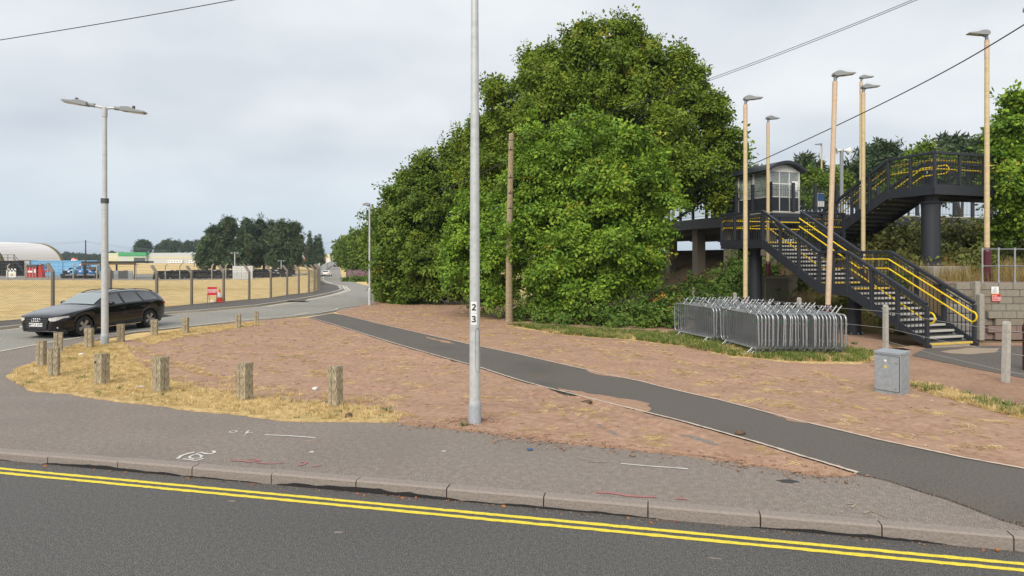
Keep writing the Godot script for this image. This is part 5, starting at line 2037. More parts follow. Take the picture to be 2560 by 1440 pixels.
	ub.tube([Vector3.ZERO, Vector3(0, 5.15, 0)], [0.1, 0.075], 10)
	part("shaft", ub, M.brown, up)
	var lines := [[Vector3(0, 5.0, 0), Vector3(-14, 4.3, 4)], [Vector3(0, 5.0, 0), Vector3(10.5, 3.7, -2)], [Vector3(0, 4.9, 0), Vector3(-14, 3.9, 4)], [Vector3(0, 4.9, 0), Vector3(10.5, 3.45, -2)]]
	for l in lines:
		var w := MB.new()
		var pts := []
		for i in 7:
			var k := i / 6.0
			pts.append(l[0].lerp(l[1], k) - Vector3(0, 0.5 * k * (1 - k), 0))
		w.tube(pts, 0.012, 4)
		part("wire", w, M.grey_mid, up)
	# floodlight masts
	for q in [[-41.58, 96.0, 3.63, "thin grey floodlight mast in front of the airfield pines"], [-42.554, 118.0, 2.40, "short floodlight post in front of the round pine"]]:
		var d: float = q[1]
		var hi: float = q[2]
		var t := thing("floodlight_mast", q[3], "mast", Vector3(q[0], -0.3, -d), 0.0, "floodlights on the airfield")
		var b := MB.new()
		b.tube([Vector3.ZERO, Vector3(0, hi, 0)], [0.11, 0.07], 8)
		part("mast", b, M.grey_light, t)
		simple_box(t, "crossbar", Vector3(0, hi, 0), Vector3(1.1, 0.06, 0.06), M.grey_dark)
		for x in [-0.45, 0.45]:
			simple_box(t, "floodlight", Vector3(x, hi - 0.16, 0.06), Vector3(0.26, 0.2, 0.12), M.grey_mid)

	# red and white mast and buildings by the pines
	var m2 := thing("striped_mast", "red and white banded aerial mast between the pines and the spruces", "mast", Vector3(-67.856, -0.3, -210.0))
	for i in 6:
		var b := MB.new()
		b.tube([Vector3(0, 1.2 + 1.1 * i, 0), Vector3(0, 2.3 + 1.1 * i, 0)], 0.2, 8)
		part("band", b, M.orange_red if i % 2 else M.white, m2)
	simple_box(m2, "pedestal", Vector3(0, 0.6, 0), Vector3(0.5, 1.2, 0.5), M.grey_light)
	simple_box(m2, "crossarm", Vector3(0, 7.4, 0), Vector3(1.6, 0.08, 0.08), M.brown)
	var hb := thing("brick_office", "low brick and white building half hidden by the pines", "building", Vector3(-75.234, -0.3, -225.0))
	simple_box(hb, "wall", Vector3(0, 1.4, 0), Vector3(14, 2.8, 5), M.brick)
	simple_box(hb, "upper_wall", Vector3(-4, 3.9, -2), Vector3(10, 2.2, 4), M.white)
	simple_box(hb, "flat_roof", Vector3(0, 2.9, 0.2), Vector3(14.6, 0.25, 6), M.grey_light)
	var hr := MB.new()
	hr.prism([Vector2(-6, 0), Vector2(6, 0), Vector2(4.5, 2.0), Vector2(-4.5, 2.0)], at(Vector3(-4, 5.0, -4.4)), 5.0)
	part("roof", hr, M.brick, hb)
	for i in 5:
		simple_box(hb, "window", Vector3(-5 + 2.5 * i, 1.5, 2.51), Vector3(1.4, 1.2, 0.06), M.grey_dark)
	var wb2 := thing("roadside_warehouse", "pale low warehouse with a cream roof at the end of the road", "building", Vector3(-91.781, 0.3, -335.0))
	simple_box(wb2, "wall", Vector3(0, 1.4, 0), Vector3(15, 2.8, 6), M.off_white)
	var wr := MB.new()
	wr.prism([Vector2(-8, 0), Vector2(8, 0), Vector2(5, 1.9), Vector2(-6, 1.9)], at(Vector3(0, 2.8, -3.2)), 6.4)
	part("roof", wr, M.cream_wall, wb2)
	simple_box(wb2, "brick_end", Vector3(-6.5, 1.3, 2.4), Vector3(3.5, 3.2, 2), M.brick)
	for i in 4:
		simple_box(wb2, "window", Vector3(-1.5 + 2.4 * i, 1.2, 3.02), Vector3(0.9, 0.9, 0.06), M.grey_dark)

	# hangars far off
	var dd := 400.0
	var g := thing("green_roofed_hangar", "far hangar with a bright green roof and pale walls", "hangar", Vector3(-233.5, -0.3, -dd))
	simple_box(g, "wall", Vector3(0, 2.2, 0), Vector3(17, 4.4, 14), M.pale_green)
	simple_box(g, "roof_band", Vector3(0.4, 5.7, 0.3), Vector3(17, 2.2, 14.2), M.green_roof)
	simple_box(g, "door_opening", Vector3(4.8, 1.9, 7.02), Vector3(7.0, 3.2, 0.1), M.grey_dark)
	simple_box(g, "door", Vector3(-4.5, 2.2, 7.04), Vector3(4.4, 4.2, 0.1), M.grey_light)
	simple_box(g, "tower", Vector3(-9.2, 3.4, 5), Vector3(1.6, 7.0, 2), M.cream_wall)
	var g2 := thing("cream_hangar", "far cream hangar with a pale green roof beside the green roofed one", "hangar", Vector3(-247.5, -0.3, -dd - 4))
	simple_box(g2, "wall", Vector3(0, 2.6, 0), Vector3(10.5, 5.2, 12), M.cream_wall)
	simple_box(g2, "roof", Vector3(0, 5.8, -0.5), Vector3(10.6, 1.2, 11), M.pale_green)
	for i in 7:
		simple_box(g2, "panel", Vector3(-4 + 1.3 * i, 3.7, 6.03), Vector3(0.7, 1.8, 0.08), M.off_white)
	var g3 := thing("long_grey_hangar", "long grey hangar with a cream band on the far airfield", "hangar", Vector3(-208.75, -0.3, -dd - 3))
	var hp := [Vector2(-16, 0), Vector2(16, 0), Vector2(16, 5.4), Vector2(16, 6.2), Vector2(-14.4, 6.2), Vector2(-16, 4.8)]
	var hb3 := MB.new()
	hb3.prism(hp, at(Vector3(0, 0, -8)), 16.0)
	part("wall", hb3, M.grey_light, g3)
	simple_box(g3, "band", Vector3(0.5, 3.5, 8.04), Vector3(29, 1.1, 0.1), M.cream_wall)
	simple_box(g3, "roof_light_strip", Vector3(0.8, 6.3, 0), Vector3(30, 0.35, 15), M.pale_green)
	for q in [[-199.5, "white site cabins in front of the long grey hangar"], [-189.525, "smaller white site cabin beside the pines"]]:
		var cb := thing("site_cabin", q[1], "cabin", Vector3(q[0], -0.3, -dd + 20), 0.0, "site cabins")
		simple_box(cb, "wall", Vector3(0, 1.1, 0), Vector3(8.5 if q[0] < -195 else 3.4, 1.8, 2.4), M.white)
		for i in (5 if q[0] < -195 else 2):
			simple_box(cb, "window", Vector3(-3.4 + 1.6 * i if q[0] < -195 else -0.8 + 1.5 * i, 1.2, 1.22), Vector3(0.5, 0.8, 0.05), M.grey_dark)
		simple_box(cb, "skirt", Vector3(0, 0.12, 0), Vector3(8.0 if q[0] < -195 else 3.0, 0.24, 2.0), M.grey_dark)
	var tw := thing("control_caravan", "red and white chequered control cabin above the blue container roof", "cabin", Vector3(-177.775, -0.3, -260.0))
	simple_box(tw, "base", Vector3(0, 1.0, 0), Vector3(4.6, 2.0, 3), M.off_white)
	for i in 6:
		simple_box(tw, "check", Vector3(-0.75 + 0.5 * (i % 3) + 0.25, 2.25 + 0.5 * (i / 3), 0.0), Vector3(0.5, 0.5, 1.5), M.orange_red if i % 2 else M.white)
	simple_box(tw, "roof", Vector3(0, 3.2, 0), Vector3(1.9, 0.4, 1.9), M.grey_dark)

	# tyres heaped in rows as a track wall
	var ty := MB.new()
	var ring := []
	for i in 10:
		ring.append(Vector3(cos(TAU * i / 10) * 0.21, 0, sin(TAU * i / 10) * 0.21))
	ty.tube(ring, 0.10, 6, true)
	var xf := []
	var cl := []
	var rows := [[[-44.6, -80, -32.019, -94], 3], [[-47.945, -86, -35.1, -104], 4], [[-51.994, -94, -40.6, -112], 4], [[-39.975, -82, -33.188, -90], 2], [[-54.287, -101, -39.825, -118], 4], [[-36.55, -86, -35.525, -98], 3]]
	for q in rows:
		var p := flat(q[0])
		var n := int(p[0].distance_to(p[1]) / 0.62)
		for i in n:
			var c := p[0].lerp(p[1], (i + rng.randf() * 0.3) / n)
			for k in q[1]:
				xf.append(Transform3D(Basis(Vector3.UP, rng.randf() * TAU), Vector3(c.x + rng.randf_range(-0.08, 0.08), -0.16 + 0.2 * k, c.y + rng.randf_range(-0.1, 0.1))))
				var grey := rng.randf_range(0.010, 0.03) if rng.randf() < 0.96 else 0.4
				cl.append(Color(grey, grey, grey))
	var tm := paint("tyre", 1, 1, 1, 0.85)
	tm.vertex_color_use_as_albedo = true
	var tyres := scatter("tyre_wall", ty.mesh(), tm, xf, cl)
	setting(tag(tyres, "long rows of stacked black tyres beyond the mesh fence", "tyres"), "stuff")

	# woods and hills on the horizon
	var wood := MB.new()
	var hill := MB.new()
	var f := FastNoiseLite.new()
	f.seed = 9
	f.frequency = 0.02
	f.fractal_octaves = 5
	var strip3 := func(b: MB, d: float, x0: float, x1: float, n: int, fn: Callable, thick: float) -> void:
		for i in n:
			var a := lerpf(x0, x1, float(i) / n)
			var e := lerpf(x0, x1, float(i + 1) / n)
			var ha: float = fn.call(a)
			var he: float = fn.call(e)
			var p0 := Vector3(a, -2, -d)
			var p1 := Vector3(e, -2, -d)
			var p2 := Vector3(e, he, -d - thick * 0.4)
			var p3 := Vector3(a, ha, -d - thick * 0.4)
			b.face(p0, p1, p2, p3, Vector3(0, 0.5, 1))
			b.face(p3, p2, Vector3(e, -2, -d - thick), Vector3(a, -2, -d - thick), Vector3(0, 0.5, -1))
	strip3.call(hill, 5200.0, -4200.0, -2300.0, 60, func(x: float) -> float: return 30.0 + 38.0 * f.get_noise_1d(x * 0.05) + 14.0 * smoothstep(-3700.0, -3300.0, x), 900.0)
	setting(part("distant_hills", hill, M.far_hill))
	var ph := MB.new()
	strip3.call(ph, 900.0, -330.0, -190.0, 24, func(x: float) -> float: return 10.0 + 3.0 * f.get_noise_1d(x * 0.3), 200.0)
	setting(part("green_hill", ph, M.pale_hill))
	# the wood beside the hangar, as one mass of small crowns
	var wx := []
	var wc := []
	for i in 2600:
		var d := rng.randf_range(520, 640)
		var wide := rng.randf_range(-0.725, -0.594)
		var hgt := 7.0 + 3.5 * f.get_noise_2d(wide * 1440.0, 4.0)
		var y := -0.3 + hgt * pow(rng.randf(), 0.6)
		var big := rng.randf_range(2.2, 3.6)
		wx.append(Transform3D(Basis(Vector3(rng.randfn(), rng.randfn(), rng.randfn()).normalized(), rng.randf() * TAU) * Basis.from_scale(Vector3(big, big, big)), Vector3(wide * d, y, -d)))
		wc.append(Color(0.03, 0.05, 0.03).lerp(Color(0.06, 0.09, 0.045), rng.randf()))
	setting(tag(scatter("far_wood", SPRIGS["far"][0], M.leaf, wx, wc), "dark low wood along the horizon beside the arched hangar", "wood"), "stuff")


func mesh_fence() -> void:
	var t := thing("mesh_fence", "chain-link fence on cranked concrete posts along the airfield", "fence")
	# post feet, height of the bend
	var p := [-22.312, -21, -21.315, -23.2, -20.475, -25.2, -19.803, -27.6, -18.95, -30.2, -18.038, -32.5, -17.572, -35.1, -16.808, -37.3, -16.179, -39.4, -15.49, -41.1, -15.455, -44, -15.324, -46, -15.05, -47.4, -15.191, -49.2, -15.611, -51.5, -16.418, -54.5, -17.436, -58, -18.619, -62]
	var bend := [2.0, 2.0, 2.0, 2.0, 2.0, 1.85, 1.8, 1.78, 1.76, 1.76, 1.76, 1.76, 1.76, 1.76, 1.76, 1.76, 1.76, 1.76]
	var feet := []
	for i in range(0, p.size(), 2):
		feet.append(Vector3(p[i], gy(p[i], p[i + 1]), p[i + 1]))
	var n := feet.size()
	for i in n:
		var a: Vector3 = feet[maxi(i - 1, 0)]
		var b: Vector3 = feet[mini(i + 1, n - 1)]
		var dir := (b - a).normalized()
		var outw := Vector3(dir.z, 0, -dir.x)
		if outw.x > 0:
			outw = -outw
		var m := MB.new()
		var tall: float = bend[i]
		var wd := 0.058
		m.prism([Vector2(-wd, -0.2), Vector2(wd, -0.2), Vector2(wd * 0.8, tall - 0.04), Vector2(wd * 0.8 - 0.0 + 0.32, tall + 0.34), Vector2(0.25, tall + 0.40), Vector2(-wd * 0.9, tall + 0.02)], Transform3D(Basis(outw, Vector3.UP, dir), feet[i] - dir * 0.05), 0.10)
		part("concrete_post", m, M.post_concrete, t)
		if i == n - 1:
			continue
		# one diamond-mesh panel: two families of slanting wires
		var q: Vector3 = feet[i + 1]
		var p0: Vector3 = feet[i]
		var len := p0.distance_to(q)
		var ex := (q - p0) / len
		var h0: float = minf(bend[i], bend[i + 1]) - 0.02
		var w := MB.new()
		var s := 0.085
		var rr := 0.0036
		var k := -h0
		var side := ex.cross(Vector3.UP).normalized()
		while k < len:
			for sg in [1.0, -1.0]:
				# along (1, sg): clip to the panel
				var x0 := k
				var y0 := 0.0 if sg > 0 else h0
				var x1 := k + h0
				var y1 := h0 if sg > 0 else 0.0
				if x0 < 0.0:
					y0 += sg * -x0
					x0 = 0.0
				if x1 > len:
					y1 -= sg * (x1 - len)
					x1 = len
				if x1 - x0 < 0.02:
					continue
				var u0 := p0 + ex * x0 + Vector3.UP * (y0 + 0.03)
				var u1 := p0 + ex * x1 + Vector3.UP * (y1 + 0.03)
				var dv := (u1 - u0).normalized()
				var nb := dv.cross(side)
				w.quad(u0 + nb * rr, u1 + nb * rr, u1 + side * rr, u0 + side * rr, (nb + side).normalized())
				w.quad(u0 + side * rr, u1 + side * rr, u1 - nb * rr, u0 - nb * rr, (side - nb).normalized())
				w.quad(u0 - nb * rr, u1 - nb * rr, u1 + nb * rr, u0 + nb * rr, -side)
			k += s
		setting(part("chain_link_panel", w, M.mesh_wire, t), "stuff")
		var o0 := Vector3(outw.x, 0, outw.z)
		for z in 3:
			var bw := MB.new()
			var lift := 0.10 + 0.14 * z
			bw.tube([p0 + Vector3.UP * (bend[i] + lift) + o0 * (0.06 + 0.12 * z), q + Vector3.UP * (bend[i + 1] + lift) + o0 * (0.06 + 0.12 * z)], 0.004, 3, false, false)
			part("barbed_wire", bw, M.mesh_wire, t)
	# a second, farther fence line
	var t2 := thing("apron_fence", "thin cranked post fence along the edge of the apron", "fence")
	var far := [-66.163, -79, -62.212, -79, -60.04, -79, -57.275, -79, -54.115, -79, -51.202, -79, -46.119, -78.5, -43.3, -80, -41.759, -80.5, -37.969, -81, -36.644, -82]
	for i in range(0, far.size(), 2):
		var b := MB.new()
		b.prism([Vector2(-0.05, -0.1), Vector2(0.05, -0.1), Vector2(0.05, 1.66), Vector2(0.3, 1.95), Vector2(0.24, 2.0), Vector2(-0.05, 1.75)], at(Vector3(far[i], -0.3, far[i + 1])), 0.1)
		part("post", b, M.concrete, t2)
		if i > 0:
			for h in [0.5, 1.1, 1.6]:
				var w := MB.new()
				w.tube([Vector3(far[i - 2], h - 0.3, far[i - 1]), Vector3(far[i], h - 0.3, far[i + 1])], 0.008, 3, false, false)
				part("wire", w, M.mesh_wire, t2)


func palisade() -> void:
	# grey palisade along the road beyond the bend
	var t := thing("palisade_fence", "long grey palisade fence following the road past the bend", "fence")
	var foot := flat([-18.619, -62, -21.78, -72, -27.394, -90, -33.55, -110, -40.922, -135, -50.469, -170, -60.638, -210, -71.4, -255, -82.125, -300, -91.8, -340])
	var b := MB.new()
	b.prism([Vector2(-0.035, 0), Vector2(0.035, 0), Vector2(0.035, 2.1), Vector2(0, 2.25), Vector2(-0.035, 2.1)], at(Vector3.ZERO), 0.012)
	var pm := b.mesh()
	var xf := []
	var cl := []
	for i in foot.size() - 1:
		var n := int(foot[i].distance_to(foot[i + 1]) / 0.15)
		var yaw := atan2(-(foot[i + 1] - foot[i]).y, (foot[i + 1] - foot[i]).x)
		for k in n:
			var c := foot[i].lerp(foot[i + 1], float(k) / n)
			xf.append(turned(Vector3(c.x, gy(c.x, c.y), c.y), yaw))
			cl.append(Color(0.40, 0.43, 0.46))
		for h in [0.4, 1.8]:
			var r := MB.new()
			r.bar(Vector3(foot[i].x, gy(foot[i].x, foot[i].y) + h, foot[i].y), Vector3(foot[i + 1].x, gy(foot[i + 1].x, foot[i + 1].y) + h, foot[i + 1].y), 0.04, 0.05)
			part("rail", r, M.galvanised_dull, t)
	var pmat := paint("palisade_grey", 1, 1, 1, 0.6)
	pmat.vertex_color_use_as_albedo = true
	setting(scatter("pales", pm, pmat, xf, cl, t), "stuff")
	var g := thing("grey_screen_fence", "short grey panelled screen among the tyre rows", "fence", Vector3(-35.0, -0.3, -80.5))
	for i in 9:
		simple_box(g, "panel", Vector3(0.28 * i, 0.85, 0.02 * (i % 2)), Vector3(0.26, 1.7, 0.03), M.grey_light)
	for i in 5:
		var c := MB.new()
		c.bar(Vector3(0.5 * i, 1.7, 0), Vector3(0.5 * i - 0.3, 2.0, 0.1), 0.05, 0.05)
		part("cranked_arm", c, M.concrete, g)


# ---------------------------------------------------------------- street things

func street_things() -> void:
	# tall lamp post with the number plate
	var p := thing("lamp_post", "tall grey lamp post carrying the numbers 2 and 3 on white plates", "lamp post", Vector3(-0.526, -0.08, -9.05))
	var b := MB.new()
	b.lathe([Vector2(0, -0.1), Vector2(0.086, -0.1), Vector2(0.090, 0.0), Vector2(0.090, 0.27), Vector2(0.084, 0.30)], 28)
	part("base_sleeve", b, M.lamp_base, p)
	var b2 := MB.new()
	b2.tube([Vector3(0, 0.29, 0), Vector3(0, 0.33, 0)], 0.080, 28)
	part("collar", b2, M.grey_light, p)
	var b3 := MB.new()
	b3.tube([Vector3(0, 0.32, 0), Vector3(0, 2.4, 0), Vector3(0.0, 5.0, 0), Vector3(-0.005, 8.0, 0)], [0.078, 0.070, 0.056, 0.045], 28)
	var sh := part("shaft", b3, M.lamp_grey, p)
	var dr := MB.new()
	var loop := []
	for i in 24:
		var an := TAU * i / 24
		var q := Vector2(cos(an), sin(an))
		var yy := 1.05 + signf(q.y) * 0.26 + q.y * 0.05
		var ang := PI * 0.5 - 0.62 + q.x * 0.42
		loop.append(Vector3(cos(ang) * 0.0765, yy, sin(ang) * 0.0765))
	dr.tube(loop, 0.0018, 4, true)
	part("door_seam", dr, M.ink, sh)
	var pl := curved_plate(0.0755, 0.074, PI * 0.5 + 0.12, 0.09, 0.158)
	for i in 2:
		var y := 1.655 - 0.166 * i
		var o := put("number_plate", pl, M.white, p, at(Vector3(0, y, 0)))
		words(["2", "3"][i], 0.088, M.ink, o, turned(Vector3(-0.010, 0.0, 0.0795), -0.12))

	# twin-armed lamp post by the junction
	var t := thing("twin_lamp_post", "grey twin-armed street lamp beside the black estate car", "lamp post", Vector3(-12.13, -0.3, -19.065), 0.12)
	var s := MB.new()
	s.lathe([Vector2(0, -0.1), Vector2(0.105, -0.1), Vector2(0.105, 0.28), Vector2(0.095, 0.34), Vector2(0.095, 1.4), Vector2(0.092, 4.25), Vector2(0.066, 4.4), Vector2(0.058, 6.95), Vector2(0, 6.95)], 24)
	part("shaft", s, M.lamp_grey, t)
	var cl := MB.new()
	cl.tube([Vector3(0, 4.22, 0), Vector3(0, 4.36, 0)], 0.108, 20)
	part("clamp_band", cl, M.grey_dark, t)
	var bs := MB.new()
	bs.lathe([Vector2(0.112, -0.05), Vector2(0.115, 0.26), Vector2(0.10, 0.31)], 24)
	part("base_sleeve", bs, M.lamp_base, t)
	var hd := MB.new()
	hd.lathe([Vector2(0.072, 6.8), Vector2(0.072, 7.06), Vector2(0.04, 7.10), Vector2(0, 7.10)], 20)
	part("head_socket", hd, M.lamp_grey, t)
	var arm := MB.new()
	arm.tube([Vector3(-0.42, 7.14, 0), Vector3(-0.06, 7.06, 0), Vector3(0.06, 7.05, 0), Vector3(0.42, 7.06, 0)], 0.035, 12)
	part("cross_arm", arm, M.lamp_grey, t)
	for sx in [-1.0, 1.0]:
		var h := Node3D.new()
		h.name = "lantern"
		t.add_child(h, true)
		h.transform = Transform3D(Basis(Vector3.UP, 0.0 if sx > 0 else PI) * Basis(Vector3(0, 0, 1), 0.15 if sx < 0 else -0.12), Vector3(sx * 0.28, 7.12 if sx < 0 else 7.06, 0))
		var g := MB.new()
		g.tube([Vector3(0, 0, 0), Vector3(0.22, 0, 0)], [0.062, 0.05], 14)
		part("spigot", g, M.grey_mid, h)
		var k := MB.new()
		k.prism([Vector2(0.18, -0.05), Vector2(0.20, 0.06), Vector2(0.42, 0.09), Vector2(0.62, 0.03), Vector2(0.86, 0.015), Vector2(0.88, -0.03), Vector2(0.6, -0.045), Vector2(0.25, -0.055)], at(Vector3(0, 0, -0.13)), 0.26)
		part("housing", k, M.grey_mid, h)
		var ln := MB.new()
		ln.box(Transform3D.IDENTITY, Vector3(0.44, 0.02, 0.22))
		part("lens", ln, M.lens_grey, h, at(Vector3(0.62, -0.05, 0)))
		var ph := MB.new()
		ph.tube([Vector3(0.52, 0.05, 0), Vector3(0.52, 0.14, 0)], 0.042, 14)
		part("photocell", ph, M.brown, h)

	# bare slim lamp post on the far side of the path
	var l := thing("slim_lamp_post", "slim grey lamp post with one short lantern at the hedge end", "lamp post", Vector3(-7.894, -0.3, -35.478))
	var m := MB.new()
	m.lathe([Vector2(0, -0.1), Vector2(0.085, -0.1), Vector2(0.085, 0.9), Vector2(0.06, 0.95), Vector2(0.045, 5.55), Vector2(0, 5.55)], 18)
	part("shaft", m, M.lamp_grey, l)
	lantern(l, Vector3(0.03, 5.58, 0), 0.40, 0.0, false)
	l.get_node("lantern").rotation.y = PI

	# old wooden pole in the hedge
	var w := thing("wooden_pole", "weathered wooden pole with metal steps standing in front of the hedge", "pole", Vector3(-0.113, -0.3, -25.823))
	var wp := MB.new()
	wp.tube([Vector3(0, -0.2, 0), Vector3(-0.01, 3.0, 0), Vector3(0.09, 7.62, 0)], [0.15, 0.125, 0.105], 16)
	part("shaft", wp, M.pole_wood, w)
	for i in 4:
		var stp := MB.new()
		var y := 6.95 - 0.62 * i - (0.5 if i > 0 else 0.0)
		stp.tube([Vector3(0.05, y + 0.1, 0.115), Vector3(0.05, y, 0.13), Vector3(0.05 - 0.09, y, 0.13)], 0.014, 6)
		stp.tube([Vector3(0.05, y, 0.13), Vector3(0.05 + 0.09, y, 0.13)], 0.014, 6)
		part("step_iron", stp, M.ink, w)
	var band := MB.new()
	band.tube([Vector3(0.085, 7.33, 0), Vector3(0.086, 7.36, 0)], 0.118, 14)
	part("band", band, M.grey_dark, w)

	cables()
	bollards()
	barriers()
	cabinet()
	road_sign()


func curved_plate(r: float, _r2: float, ang: float, w: float, h: float) -> ArrayMesh:
	# a thin plate bent round a shaft
	var b := MB.new()
	var n := 8
	for i in n:
		var a0 := ang - w / r * 0.5 + w / r * i / n
		var a1 := ang - w / r * 0.5 + w / r * (i + 1) / n
		var d0 := Vector3(cos(a0), 0, sin(a0))
		var d1 := Vector3(cos(a1), 0, sin(a1))
		b.tri(d0 * r + Vector3(0, -h * 0.5, 0), d1 * r + Vector3(0, -h * 0.5, 0), d1 * r + Vector3(0, h * 0.5, 0), d0, d1, d1)
		b.tri(d0 * r + Vector3(0, -h * 0.5, 0), d1 * r + Vector3(0, h * 0.5, 0), d0 * r + Vector3(0, h * 0.5, 0), d0, d1, d0)
	return b.mesh()


func cables() -> void:
	var defs := [
		["thick black overhead cable sloping across the station lamp posts", [Vector3(4.675, 3.589, -34), Vector3(6.6, 4.581, -33), Vector3(10.331, 6.292, -29), Vector3(12.812, 7.531, -25), Vector3(14.044, 8.327, -21), Vector3(14.4, 8.843, -18), Vector3(14.812, 9.544, -15)], 0.020],
		["upper thin wire of the pair running from the wooden pole over the oak", [Vector3(-0.033, 7.093, -26), Vector3(3.163, 7.454, -23), Vector3(5.938, 7.812, -20), Vector3(7.92, 8.146, -17.6), Vector3(9.688, 8.527, -15.5), Vector3(11.537, 8.977, -13)], 0.0075],
		["lower thin wire of the pair running from the wooden pole over the oak", [Vector3(-0.033, 6.962, -26), Vector3(3.163, 7.367, -23), Vector3(5.938, 7.75, -20), Vector3(7.92, 8.091, -17.6), Vector3(9.804, 8.527, -15.5), Vector3(11.7, 8.977, -13)], 0.0075],
		["single thin wire crossing the empty sky above the twin-armed lamp", [Vector3(-16.688, 6.656, -15), Vector3(-11.2, 7.045, -14), Vector3(-8.269, 7.287, -13.5), Vector3(-5.663, 7.515, -13), Vector3(-2.1, 7.71, -12)], 0.0085],
		["thin wire sagging from the wooden pole into the trees over the road", [Vector3(-0.033, 6.28, -26), Vector3(-3.825, 5.82, -34), Vector3(-16.625, 5.444, -70), Vector3(-37.375, 5.581, -130), Vector3(-54.375, 4.875, -150)], 0.02],
	]
	for d in defs:
		var b := MB.new()
		var pts := []
		var c := Curve3D.new()
		var a: Array = d[1]
		for i in a.size():
			var t: Vector3 = (a[mini(i + 1, a.size() - 1)] - a[maxi(i - 1, 0)]) / 6.0
			c.add_point(a[i], -t, t)
		for i in 41:
			pts.append(c.sample_baked(c.get_baked_length() * i / 40.0))
		b.tube(pts, d[2], 6)
		tag(part("overhead_cable", b, M.wire), d[0], "cable", "overhead cables")


func bollards() -> void:
	var says := "weathered square timber bollard in the row round the corner of waste ground"
	# foot, height, width, turn, tilt, crack
	var list := [
		[Vector3(-11.157, -0.3, -15.167), 0.60, 0.165, 0.1, 0.01, "short timber bollard with a deep dark crack, overlapped by two others"],
		[Vector3(-12.15, -0.3, -17.143), 0.58, 0.19, 0.5, 0.0, "pale timber bollard with a knotty split, behind the one with arched grain"],
		[Vector3(-9.896, -0.3, -13.828), 0.62, 0.185, 0.35, 0.0, "timber bollard with arched grain on its face, on the bleached turf tip"],
		[Vector3(-12.087, -0.3, -18.296), 0.56, 0.19, 0.2, 0.0, "cracked timber bollard beside the twin-armed lamp post on the car side"],
		[Vector3(-8.237, -0.281, -12.857), 0.62, 0.20, -0.35, 0.0, "timber bollard with a dark hole and long crack beside the yellow flowers"],
		[Vector3(-11.99, -0.3, -19.615), 0.55, 0.18, 0.25, 0.0, "timber bollard just behind the base of the twin-armed lamp post"],
		[Vector3(-11.873, -0.3, -21.25), 0.53, 0.19, 0.3, 0.0, "timber bollard with a green weed at its foot in front of the car's rear wheel"],
		[Vector3(-6.534, -0.243, -11.907), 0.66, 0.21, -0.4, 0.0, "broad grey timber bollard beside the crumpled white paper"],
		[Vector3(-11.187, -0.3, -21.935), 0.54, 0.18, 0.1, 0.0, "plain timber bollard standing alone between the weed bollard and the far pair"],
		[Vector3(-10.141, -0.3, -23.721), 0.50, 0.165, 0.2, 0.0, "browner timber bollard of the far pair, on a dry tuft"],
		[Vector3(-4.602, -0.196, -11.023), 0.65, 0.20, -0.4, 0.0, "greenish timber bollard with a wedge-shaped split by the pavement edge"],
		[Vector3(-10.058, -0.3, -25.185), 0.49, 0.16, 0.3, 0.0, "greyer timber bollard of the far pair beside the footpath's start"],
		[Vector3(-2.862, -0.158, -10.385), 0.66, 0.18, -0.45, -0.01, "last timber bollard, cracked and mossy, towards the numbered lamp post"],
	]
	for i in list.size():
		var q: Array = list[i]
		var t := thing("timber_bollard", q[5], "bollard", q[0], q[3], "timber bollards round the corner")
		t.position.y = soil(q[0].x, q[0].z)
		var w: float = q[2]
		var h: float = q[1]
		# square section with worn corners, an uneven top and a real split down one face
		var r := RandomNumberGenerator.new()
		r.seed = 300 + i
		var f := FastNoiseLite.new()
		f.seed = 300 + i
		f.frequency = 3.0
		var prof := []
		var cx := w * r.randf_range(-0.15, 0.15)
		var ch := 0.012
		var hw := w * 0.5
		prof.append_array([Vector2(-hw, -hw + ch), Vector2(-hw, hw - ch), Vector2(-hw + ch, hw), Vector2(cx - 0.007, hw), Vector2(cx, hw - 0.05), Vector2(cx + 0.006, hw), Vector2(hw - ch, hw), Vector2(hw, hw - ch), Vector2(hw, 0.008), Vector2(hw - 0.022, 0.0), Vector2(hw, -0.006), Vector2(hw, -hw + ch), Vector2(hw - ch, -hw), Vector2(-hw + ch, -hw)])
		var b := MB.new()
		var rows := 9
		var ring := func(k: int) -> Array:
			var y := -0.15 + (h + 0.15) * k / (rows - 1.0)
			var o := []
			for j in prof.size():
				var v: Vector2 = prof[j]
				if j == 4:
					v.y = hw - 0.05 * clampf(0.35 + float(k) / rows + f.get_noise_1d(k * 0.4) * 0.5, 0.1, 1.0)
				var s := 1.0 + 0.018 * f.get_noise_2d(j * 0.4, y * 2.0)
				var top := (0.008 * f.get_noise_2d(v.x * 9.0, v.y * 9.0) + (v.x + v.y) * 0.04) if k == rows - 1 else 0.0
				o.append(Vector3(v.x * s + q[4] * y, y + top, v.y * s))
			return o
		var prev: Array = ring.call(0)
		for k in range(1, rows):
			var cur: Array = ring.call(k)
			for j in prof.size():
				var j2 := (j + 1) % prof.size()
				var nn: Vector3 = (prev[j2] - prev[j]).cross(cur[j] - prev[j]).normalized()
				var e: Vector2 = prof[j2] - prof[j]
				var want := Vector3(-e.y, 0, e.x)
				if nn.dot(want) < 0.0:
					nn = -nn
				b.quad(prev[j], prev[j2], cur[j2], cur[j], nn)
			prev = cur
		var pk := PackedVector2Array()
		for v in prev:
			pk.append(Vector2(v.x, v.z))
		var id := Geometry2D.triangulate_polygon(pk)
		for k in range(0, id.size(), 3):
			b.tri(prev[id[k]], prev[id[k + 1]], prev[id[k + 2]], Vector3.UP, Vector3.UP, Vector3.UP)
		part("timber", b, M.weathered_wood, t)
		if i == 4:
			var hb := MB.new()
			hb.blob(Vector3.ZERO, Vector3(0.02, 0.03, 0.006), 10)
			part("bolt_hole", hb, M.ink, t, at(Vector3(-0.055, h - 0.16, hw + 0.001)))


